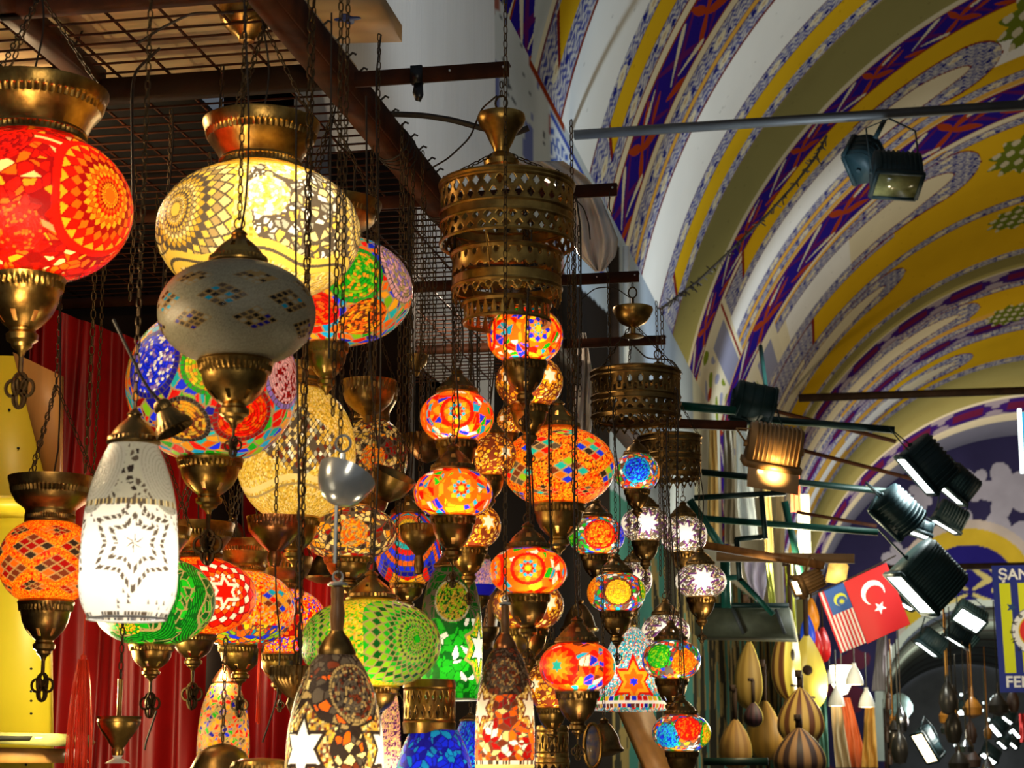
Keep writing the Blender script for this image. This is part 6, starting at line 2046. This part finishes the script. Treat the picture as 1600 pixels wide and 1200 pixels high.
def f_stripes(u, v):
    x = u * 41; y = v * 102
    k = np.floor(u * 14).astype(int)
    c = np.where((k % 2 == 0)[..., None], np.array([0.60, 0.02, 0.03]), np.array([0.72, 0.72, 0.72]))
    can = (v < 0.42) & (u > 0.22)
    c[can] = (0.03, 0.10, 0.36)
    m = (np.hypot(x - 28, y - 24) < 10) & (np.hypot(x - 29, y - 27) > 8)
    c[m] = (0.62, 0.66, 0.05)
    m = star_ratio(np.hypot(x - 29, y - 28), np.arctan2(y - 28, x - 29), 5, 9, .5) < 1
    c[m] = (0.62, 0.66, 0.05)
    return c


flag((1318, 910), (1385, 879), (1355, 1006), 15.0, f_turk, 'red Turkish flag with white crescent and star, hanging askew', seed=1)
flag((1278, 926), (1317, 909), (1314, 1021), 15.2, f_stripes, 'red and white striped flag with a blue canton, left of the Turkish flag', seed=2)
A0 = at(1268, 930, 15.1); A1 = at(1400, 868, 15.0)
mb = MB(); mb.tube([(0, 0, 0), (A1 - A0) * .5 + Vector((0, 0, -.01)), A1 - A0], 0.006, 5); o = mb.build('flag_string', M['wire'], None, loc=A0); tag(o, 'slanting string the two flags hang on', 'string')

# ------------------------------------------------------------------ blue club banner, cut by the right edge of the view
SY = 18.0
S0 = at(1549, 884, SY); eU = (at(1649, 882, SY) - S0) / 100; eV = (at(1563, 1082, SY) - at(1549, 884, SY)) / 198
t = thing('banner', 'blue banner with yellow stripes and a round crest, cut by the right edge', 'sign', S0, 0)
u, v = np.meshgrid(np.linspace(0, 112, 400), np.linspace(0, 198, 500))
C = np.broadcast_to(np.array([0.010, 0.022, 0.22]), u.shape + (3,)).copy()
for x0, x1 in ((10, 27), (39, 56), (68, 85)):
    C[(u > x0) & (u < x1) & (v > 28) & (v < 168)] = (0.62, 0.66, 0.01)
dC = np.hypot(u - 62, v - 104)
C[dC < 38] = (0.75, 0.76, 0.78); C[dC < 25] = (0.68, 0.02, 0.02); C[(dC < 27) & (dC > 25)] = (0.62, 0.5, 0.02)
C[(dC < 38) & (dC > 36.6)] = (0.05, 0.07, 0.25)
q = star_ratio(np.hypot(u - 27, v - 66), np.arctan2(v - 66, u - 27), 9, 5, .45); C[q < 1] = (0.01, 0.05, 0.18)
mb = MB(); mb.grid(u[..., None] * np.array(tuple(eU)) + v[..., None] * np.array(tuple(eV)), C=C); o = mb.build('printed_panel', M['cloth_print'], t, auto=False); solidify(o, 0.006)
m_letter = mat('white_lettering', (0.78, 0.78, 0.80), 0.5, 0, 0.02)


def lettering(txt, u0, v0, size, rot=0.0):
    cu = bpy.data.curves.new('lettering', 'FONT'); cu.body = txt; cu.size = 1.0; cu.extrude = 0.002; cu.offset = 0.022
    o = bpy.data.objects.new('lettering', cu); COL.objects.link(o); o.parent = t
    X = eU.normalized(); Yv = -eV.normalized(); Zv = X.cross(Yv).normalized(); Yv = Zv.cross(X)
    if rot:
        X, Yv = X * math.cos(rot) + Yv * math.sin(rot), Yv * math.cos(rot) - X * math.sin(rot)
    k = size * eU.length
    p = eU * u0 + eV * v0 + Zv * 0.006
    o.matrix_local = Matrix(((X.x * k, Yv.x * k, Zv.x, p.x), (X.y * k, Yv.y * k, Zv.y, p.y), (X.z * k, Yv.z * k, Zv.z, p.z), (0, 0, 0, 1)))
    cu.materials.append(m_letter if not rot else M['tape'])
    me = bpy.data.meshes.new_from_object(o.evaluated_get(bpy.context.evaluated_depsgraph_get()))
    ml = o.matrix_local.copy(); bpy.data.objects.remove(o)
    o = bpy.data.objects.new('lettering', me); COL.objects.link(o); o.parent = t; o.matrix_local = ml
    return o


lettering('ŞAN', 9, 22, 24)
lettering('FEN', 9, 190, 25)
for i, chx in enumerate('ENERB'):
    a = D(228 - i * 24)
    lettering(chx, 62 + 31 * math.cos(a) - 2, 104 - 31 * math.sin(a) + 3, 10, a - PI / 2 + 1e-4)

# turquoise lit sign at the right edge
A0 = at(1594, 640, 17); 
t = thing('lit_sign', 'narrow turquoise lit sign with a white frame on the right edge', 'sign', A0, 0)
mb = MB(); mb.prism([at(x, y, 17) - A0 for x, y in ((1596, 644), (1640, 644), (1644, 730), (1600, 734))], (0, .05, 0)); mb.build('panel', E_cyan, t, smooth=False)
mb = MB(); mb.prism([at(x, y, 16.98) - A0 for x, y in ((1590, 638), (1596, 638), (1601, 738), (1595, 738))], (0, .08, 0)); mb.build('frame', E_white, t, smooth=False)

# ------------------------------------------------------------------ stringed instruments of the music shop
def lute(px, py, Y, hpx, wpx, label, rz=0.0, face='oudface', staves=((0.10, 0.03, 0.01), (0.42, 0.24, 0.05)), neck=1.1, tilt=0.0, name='oud', hole=True, seed=1, group='ouds and lutes of the music shop'):
    P = at(px, py, Y); k = mpp(P); Hh = hpx * k; Wd = wpx * k
    t = thing(name, label, 'instrument', P, 0, group); t.rotation_euler = (0, tilt, rz)
    z = np.linspace(0, 1, 34); r = np.sqrt(np.clip(z * 4.2, 0, 1)) * 0 + np.sin(np.clip(z, 0, 1) ** 0.62 * PI) ** 0.8
    r = (np.clip(z / .34, 0, 1) * (2 - np.clip(z / .34, 0, 1))) ** .5 * np.where(z < .34, 1, np.cos((np.clip((z - .34) / .66, 0, 1)) * PI / 2) ** .85)
    r[-1] = max(r[-1], .06); r[0] = .02; r = np.maximum(r, .05 * (z > .5))
    th = np.linspace(0, PI, 46)
    TT, ZZ = np.meshgrid(th, z); RR = np.repeat(r[:, None], 46, 1) * Wd / 2
    G = np.stack([RR * np.cos(TT), RR * np.sin(TT) * 0.95, (ZZ - .4) * Hh], -1)
    st = np.floor(TT / PI * 11).astype(int) % 2
    C = np.where((st == 0)[..., None], np.array(staves[0]), np.array(staves[1]))
    mb = MB(); mb.grid(G, C=C); mb.build('bowl', M['cloth_print'], t, auto=False)
    mb = MB(); pl = [(r[i] * Wd / 2, -0.001, (z[i] - .4) * Hh) for i in range(34)] + [(-r[i] * Wd / 2, -0.001, (z[i] - .4) * Hh) for i in range(33, -1, -1)]
    mb.prism(pl, (0, -0.004, 0)); sb = mb.build('soundboard', M[face], t, smooth=False)
    if hole:
        a_ = np.linspace(0, 2 * PI, 20, endpoint=False)
        mb = MB(); mb.prism([(Wd * .13 * math.cos(q), -0.0055, Hh * .12 + Wd * .13 * math.sin(q)) for q in a_], (0, -0.001, 0)); mb.build('rosette', M['darkwood'], sb, smooth=False)
        mb = MB(); mb.box((0, -0.008, -Hh * .22), (Wd * .36, .008, Hh * .025)); mb.build('bridge', M['darkwood'], sb, smooth=False)
    mb = MB(); mb.box((0, 0.004, Hh * (.58 + neck * .25)), (Wd * .12, .022, Hh * neck * .56)); nk = mb.build('neck', M['darkwood'], t, smooth=False)
    mb = MB(); mb.box((0, 0.03, Hh * (.6 + neck * .52)), (Wd * .11, .05, Hh * .12)); mb.build('pegbox', M['darkwood'], nk, smooth=False)
    return t


lute(1238, 1040, 15.4, 140, 70, 'oud turned sideways, striped bowl to the left and narrow yellow face', rz=1.25)
lute(1262, 1062, 15.9, 124, 62, 'oud with a wide yellow face, hanging behind the sideways one', rz=0.25)
lute(1252, 1128, 15.2, 92, 76, 'oud bowl striped dark and honey, hanging below the yellow faces', rz=2.8, hole=False, neck=.4)
lute(1250, 1186, 14.6, 84, 84, 'dark oud bowl with wide stripes at the bottom of the music shop', rz=2.9, hole=False, neck=.3, staves=((0.03, 0.012, 0.008), (0.22, 0.10, 0.03)))
lute(1172, 1065, 15.0, 110, 54, 'honey-brown oud seen from behind, left of the yellow faces', rz=2.4, hole=False, staves=((0.16, 0.09, 0.015), (0.22, 0.13, 0.025)))
lute(1178, 1120, 14.4, 40, 34, 'small dark round-bowled lute below the honey-brown oud', rz=2.6, hole=False, neck=1.6, staves=((0.02, 0.008, 0.008), (0.05, 0.015, 0.015)))
lute(1196, 1150, 16.2, 96, 60, 'golden-brown lute half hidden between the oud bowls', rz=2.7, hole=False, staves=((0.24, 0.12, 0.015), (0.18, 0.09, 0.012)))
lute(1150, 1170, 14.8, 80, 56, 'amber lute at the bottom left of the music shop', rz=2.7, hole=False, staves=((0.30, 0.15, 0.03), (0.22, 0.1, 0.02)))
m_blue = mat('blue_lacquer', (0.01, 0.05, 0.55), 0.3, 0, .05); m_or = mat('orange_lacquer', (0.75, 0.25, 0.01), 0.3, 0, .05); m_rd = mat('red_lacquer', (0.6, 0.01, 0.01), 0.3, 0, .05)
M['m_blue'] = m_blue; M['m_or'] = m_or; M['m_rd'] = m_rd
for n_, (px, py, fm, lb) in enumerate(((1262, 992, 'm_blue', 'small blue-faced lute behind the yellow ouds'), (1268, 966, 'm_or', 'small orange-faced lute above the blue one'), (1273, 1010, 'm_rd', 'small red-faced lute right of the blue one'), (1286, 1012, 'm_rd', 'narrow red-faced lute hanging at the shop edge'))):
    lute(px, py, 16.5 + .35 * n_, 58, 24, lb, rz=.2, face=fm, name='saz', hole=False, neck=1.2, staves=((0.2, 0.08, 0.02), (0.3, 0.12, 0.03)))

# balcony box and its rail
A0 = at(1100, 945, 12.9); t = thing('balcony', 'grey sheet-metal balcony box with a dark rail over the music shop', 'balcony', A0, 0)
mb = MB(); mb.prism([at(x, y, 12.9) - A0 for x, y in ((1085, 948), (1232, 948), (1240, 996), (1085, 992))], (0, .5, 0)); mb.build('panel', mat('olive_sheet_metal', (0.15, 0.15, 0.09), .6), t, smooth=False)
mb = MB(); mb.bar(at(1080, 946, 12.85) - A0, at(1232, 946, 12.85) - A0, .04, .03); mb.build('rail', M['greendark'], t, smooth=False)
for x0, x1, lb in ((1145, 1162, 0), (1212, 1226, 1)):
    mb = MB(); mb.bar(at(x0, 952, 12.86) - A0, at(x1, 990, 12.86) - A0, .06, .02); mb.build('brace', M['polegrey'], t, smooth=False)

# hanging scarves and cloths
def cmat(n, c):
    M[n] = mat(n, c, 0.7, 0, 0.10, 5, 0, stretch=(12, 12, .6)); return M[n]


SC = [([(660, 1150, 1168), (790, 1152, 1180), (842, 1158, 1186)], 20, (0.70, 0.78, 0.84), 'white-blue scarf hanging bright under the upper pole'),
      ([(690, 1188, 1200), (870, 1196, 1210)], 19, (0.62, 0.46, 0.16), 'mustard scarf hanging left of the mint-green upright'),
      ([(690, 1206, 1226), (872, 1206, 1226)], 21, (0.58, 0.45, 0.26), 'beige fringed scarf beside the mustard one'),
      ([(690, 1232, 1246), (800, 1236, 1252)], 18, (0.60, 0.12, 0.04), 'red and orange scarf below the tan floodlight'),
      ([(772, 1244, 1264), (868, 1248, 1268)], 18.4, (0.80, 0.76, 0.55), 'cream scarf hanging in the lamplight right of the red one'),
      ([(872, 1160, 1196), (912, 1168, 1198), (940, 1182, 1192)], 17, (0.50, 0.46, 0.66), 'lilac triangular shawl above the balcony box'),
      ([(880, 1226, 1238), (1000, 1230, 1246)], 17.5, (0.62, 0.66, 0.06), 'lime-yellow scarf hanging behind the small spotlight'),
      ([(880, 1196, 1206), (945, 1202, 1212)], 17.8, (0.60, 0.66, 0.16), 'pale lime scarf left of the lime-yellow one'),
      ([(660, 1108, 1120), (850, 1104, 1124)], 16, (0.60, 0.40, 0.14), 'golden scarf hanging behind the white ball lamps'),
      ([(660, 1130, 1146), (850, 1132, 1150)], 17, (0.22, 0.18, 0.12), 'dark brown scarf next to the white-blue one'),
      ([(1090, 1312, 1328), (1170, 1322, 1350), (1200, 1326, 1352)], 20, (0.55, 0.10, 0.015), 'rust-red cloth hanging under the white cone lamps'),
      ([(1090, 1296, 1312), (1200, 1306, 1330)], 19.4, (0.62, 0.44, 0.22), 'pale wooden-coloured cloth strip left of the rust-red cloth'),
      ([(1100, 1352, 1366), (1200, 1346, 1372)], 19, (0.62, 0.30, 0.04), 'orange cloth hanging right of the cone lamps'),
      ([(1060, 1276, 1290), (1200, 1282, 1296)], 18.6, (0.10, 0.26, 0.18), 'dark green cloth edge beside the oud bowls'),
      ([(1115, 1592, 1612), (1160, 1594, 1612)], 24, (0.45, 0.01, 0.01), 'dark red cloth at the right edge below the banner'),
      ([(985, 1385, 1372), (1080, 1384, 1362)], 24, (0.34, 0.32, 0.36), 'grey folded cloth hanging below the flags')]
for i, (rows, Y, c, lb) in enumerate(SC):
    sheet('hanging_scarf', rows, Y, lb, 'cloth', cmat('scarf_cloth', c), 0.03, 14, i, 'scarves and cloths hung along the shops')

# white cone lamps
def cone_lamp(px, py, w, Y, label, on=True):
    P = at(px, py, Y); k = mpp(P); t = thing('cone_lamp', label, 'lamp', P, 0, 'white cone lamps')
    mb = MB(); mb.lathe([(w * .5 * k, -w * .35 * k), (w * .48 * k, -w * .1 * k), (w * .36 * k, w * .25 * k), (w * .2 * k, w * .55 * k), (w * .12 * k, w * .68 * k), (w * .12 * k, w * .85 * k), (.001, w * .86 * k)], 28); mb.build('shade', M['white'], t)
    if on:
        mb = MB(); mb.lathe([(.001, -w * .36 * k), (w * .3 * k, -w * .36 * k), (w * .46 * k, -w * .3 * k), (w * .44 * k, -w * .2 * k)], 24); mb.build('bulb', E_warm, t)
    mb = MB(); mb.tube([(0, 0, w * .85 * k), (0, 0, w * 3 * k)], 0.006, 5); mb.build('flex', M['wire'], t)
    return t


cone_lamp(1335, 1060, 28, 17, 'white cone lamp, upper right of the three under the flags')
cone_lamp(1307, 1094, 26, 17.3, 'white cone lamp, lower left of the three under the flags')
cone_lamp(1354, 1096, 25, 17.2, 'white cone lamp, lower right of the three under the flags')
cone_lamp(1296, 1062, 18, 17.8, 'unlit grey cone lamp left of the glowing shade', False)
P = at(1315, 1062, 18.5); k = mpp(P); t = thing('shade_lamp', 'overexposed glowing lampshade among the cone lamps', 'lamp', P, 0)
mb = MB(); mb.lathe([(.001, -24 * k), (8 * k, -22 * k), (16 * k, -6 * k), (18 * k, 20 * k), (17 * k, 22 * k), (.001, 23 * k)], 28); mb.build('shade', emis('glowing_shade', (1, .9, .6), 5), t)
mb = MB(); mb.tube([(0, 0, 22 * k), (0, 0, 60 * k)], 0.006, 5); mb.build('flex', M['wire'], t)

# things far down the street
P = at(1406, 1106, 24); k = mpp(P)
mb = MB(); mb.lathe([(.001, -20 * k), (10 * k, -18 * k), (19 * k, -6 * k), (20 * k, 4 * k), (14 * k, 16 * k), (6 * k, 22 * k), (.001, 23 * k)], 24, ribs=0); o = mb.build('paper_lantern', mat('pale_cyan_paper', (0.40, 0.66, 0.72), 0.6), None, loc=P); tag(o, 'pale turquoise paper lantern under the grey far vault', 'lantern')
rr = random.Random(9)
shp = [[(.001, -1), (.3, -.9), (.45, -.4), (.4, .1), (.2, .5), (.08, .7), (.06, 1), (.001, 1)], [(.001, -1), (.25, -.95), (.3, .2), (.2, .4), (.3, .5), (.1, 1), (.001, 1)], [(.001, -.8), (.5, -.6), (.55, -.2), (.3, .2), (.1, .4), (.05, 1), (.001, 1)]]
dk = [mat('dark_metalware', (0.05, 0.04, 0.03), .3, .6), mat('dark_leather', (0.06, 0.025, 0.012), .5), mat('silver_ware', (0.45, 0.45, 0.48), .2, 1), mat('amber_ware', (0.40, 0.16, 0.02), .3)]
protos = []
for i in range(26):
    px = rr.uniform(1385, 1610); py = rr.uniform(1085, 1210); Y = rr.uniform(18, 23); s = rr.uniform(.08, .20)
    if 1425 < px < 1465:
        px += 50
    if len(protos) < 12:
        P = at(px, py, Y)
        mb = MB(); mb.lathe([(a * s, b_ * s) for a, b_ in shp[i % 3]], 18); mb.tube([(0, 0, s), (0, 0, s + .8)], .006, 4)
        o = mb.build('hanging_ware', dk[i % 4], None, loc=P); protos.append(o)
    else:
        o = protos[i % 12].copy(); COL.objects.link(o); o.location = at(px, py, Y)
    tag(o, 'dim metalware hanging among the blurred far shops', 'ware', 'blurred wares of the far shops')
"""poster high on the wall"""
P = at(1308, 893, 19); k = mpp(P)
mb = MB(); mb.prism([(-19 * k, 0, -16 * k), (12 * k, 0, -20 * k), (18 * k, 0, 8 * k), (14 * k, 0, 14 * k), (-12 * k, 0, 15 * k)], (0, .02, 0)); o = mb.build('golden_poster', mat('golden_print', (0.62, 0.40, 0.10), .6, 0, .3, 6), None, smooth=False, loc=P); tag(o, 'golden printed poster above the flags', 'poster')
light('shop_spot', 'SPOT', tuple(at(1290, 850, 17)), 650, (1, .9, .62), .1, target=tuple(at(1190, 860, 24)), spot=1.6)
light('shop_spot', 'POINT', tuple(at(1240, 925, 14.0)), 75, (1, .88, .55), .06)
light('shop_spot', 'POINT', tuple(at(1315, 1085, 16)), 40, (1, .9, .6), .06)
light('shop_spot', 'POINT', tuple(at(1100, 1040, 12)), 8, (.9, 1, .85), .06)
light('shop_spot', 'POINT', tuple(at(1480, 1120, 24)), 60, (1, .9, .8), .1)

rr = random.Random(21)
first = None
for i in range(12):
    px = rr.uniform(1470, 1605); py = rr.uniform(1085, 1200); Y = rr.uniform(26, 34)
    if first is None:
        mb = MB(); mb.ball((0, 0, 0), 0.024, 8); first = o = mb.build('light_bulb', emis('far_bulb', (.85, 1, .95), 2.2), None, loc=at(px, py, Y))
    else:
        o = first.copy(); COL.objects.link(o); o.location = at(px, py, Y)
    tag(o, 'tiny bright bulb glinting in the far shops', 'light bulb', 'glinting bulbs of the far shops')
light('far_fill', 'POINT', (2.2, 60, EYE + 2.2), 420, (.88, 1, .9), .3)  # unseen lights added to brighten the far vault and the arch rim
light('far_fill', 'POINT', (1.2, 50.5, EYE + 2.2), 120, (.85, 1, .95), .2)
# ------------------------------------------------------------------ world light, added lights, camera, look
w = bpy.data.worlds.new('world'); scene.world = w; w.use_nodes = True
bg = w.node_tree.nodes['Background']
bg.inputs['Color'].default_value = (0.75, 0.85, 1.0, 1)
bg.inputs['Strength'].default_value = 0.10
# added lights without fixtures that wash the vault
light('vault_fill', 'SPOT', (-0.5, 11.6, EYE + 2.3), 190, (0.72, 0.88, 1.0), 0.12, target=(-1.7, 14.2, EYE + 5.3), spot=1.5)
light('vault_fill', 'SPOT', (-0.3, 16.4, EYE + 2.3), 260, (0.72, 0.88, 1.0), 0.12, target=(-1.6, 18.4, EYE + 5.5), spot=1.6)
light('vault_fill', 'SPOT', (0.0, 22.6, EYE + 2.9), 270, (0.78, 0.90, 1.0), 0.15, target=(-1.3, 25.5, EYE + 6.2), spot=1.7)
light('vault_fill', 'AREA', (2.6, 16, EYE + 1.2), 75, (1.0, 0.84, 0.56), 1.0, target=(0.8, 20.5, EYE + 8))
light('vault_fill', 'AREA', (2.8, 26, EYE + 1.5), 90, (1.0, 0.84, 0.56), 1.0, target=(1.0, 31, EYE + 8))
light('vault_fill', 'AREA', (3.0, 36, EYE + 1.5), 170, (1.0, 0.85, 0.62), 1.2, target=(1.5, 43, EYE + 8))
light('vault_fill', 'AREA', (2.2, 47.5, EYE + 3.5), 220, (1, .82, .6), 0.6, target=(2.0, 50.5, EYE + 8.0))
light('vault_fill', 'AREA', (0.2, 39, EYE + 3.5), 90, (0.75, 0.88, 1.0), 0.6, target=(-1.4, 42, EYE + 6.0))
light('vault_fill', 'AREA', (4.0, 46, EYE + 2.5), 130, (0.7, 0.88, 1.0), 1.0, target=(3.0, 53.5, EYE + 6.5))
# unseen fill lights added to brighten the ironwork, curtain, cabinet and brass
light('stall_fill', 'POINT', (-1.55, 3.0, EYE + 0.72), 9, (1, .72, .40), 0.05)
light('stall_fill', 'POINT', (-2.2, 4.2, HC - 0.10), 11, (1, .70, .38), 0.05)
light('stall_fill', 'POINT', (-1.95, 5.45, EYE + 0.30), 11, (1, .78, .5), 0.05)
light('stall_fill', 'POINT', (-2.45, 5.3, EYE + 0.15), 8, (1, .78, .5), 0.05)
light('stall_fill', 'POINT', (-1.45, 6.8, EYE + 1.75), 12, (1, .80, .58), 0.05)
light('stall_fill', 'POINT', (-2.05, 4.35, EYE + 0.20), 18, (1, .86, .40), 0.04)
light('stall_fill', 'POINT', (-0.35, 1.4, EYE + 0.9), 26, (1, .88, .68), 0.08)  # front fill added on the camera side
light('stall_fill', 'POINT', (-0.4, 6.8, EYE + 0.25), 10, (1, .75, .42), 0.06)
light('sheet_fill', 'SPOT', (0.9, 6.0, EYE + 3.4), 210, (.86, .94, 1), 0.25, target=(-2.0, 8.6, EYE + 3.6), spot=1.05)  # spot added to brighten the plastic sheet, no fixture
light('stall_fill', 'POINT', (-1.50, 3.25, EYE - 0.25), 9, (1, .78, .48), 0.04)
light('stall_fill', 'POINT', (-0.55, 3.9, EYE - 0.2), 5, (1, .80, .52), 0.04)

cam = bpy.data.cameras.new('camera'); co = bpy.data.objects.new('camera', cam); COL.objects.link(co)
m = Matrix(((CR.x, CU.x, -CF.x, CAM.x), (CR.y, CU.y, -CF.y, CAM.y), (CR.z, CU.z, -CF.z, CAM.z), (0, 0, 0, 1)))
co.matrix_world = m
cam.sensor_width = 36; cam.sensor_fit = 'HORIZONTAL'; cam.lens = FPX / 1600 * 36
cam.clip_end = 300; cam.clip_start = 0.05
cam.dof.use_dof = True; cam.dof.focus_distance = 5.5; cam.dof.aperture_fstop = 10
scene.camera = co
vs = scene.view_settings
vs.view_transform = 'Standard'; vs.look = 'None'; vs.exposure = 0; vs.gamma = 1; vs.use_curve_mapping = False
scene.cycles.use_denoising = True
scene.cycles.max_bounces = 8
scene.cycles.sample_clamp_indirect = 8
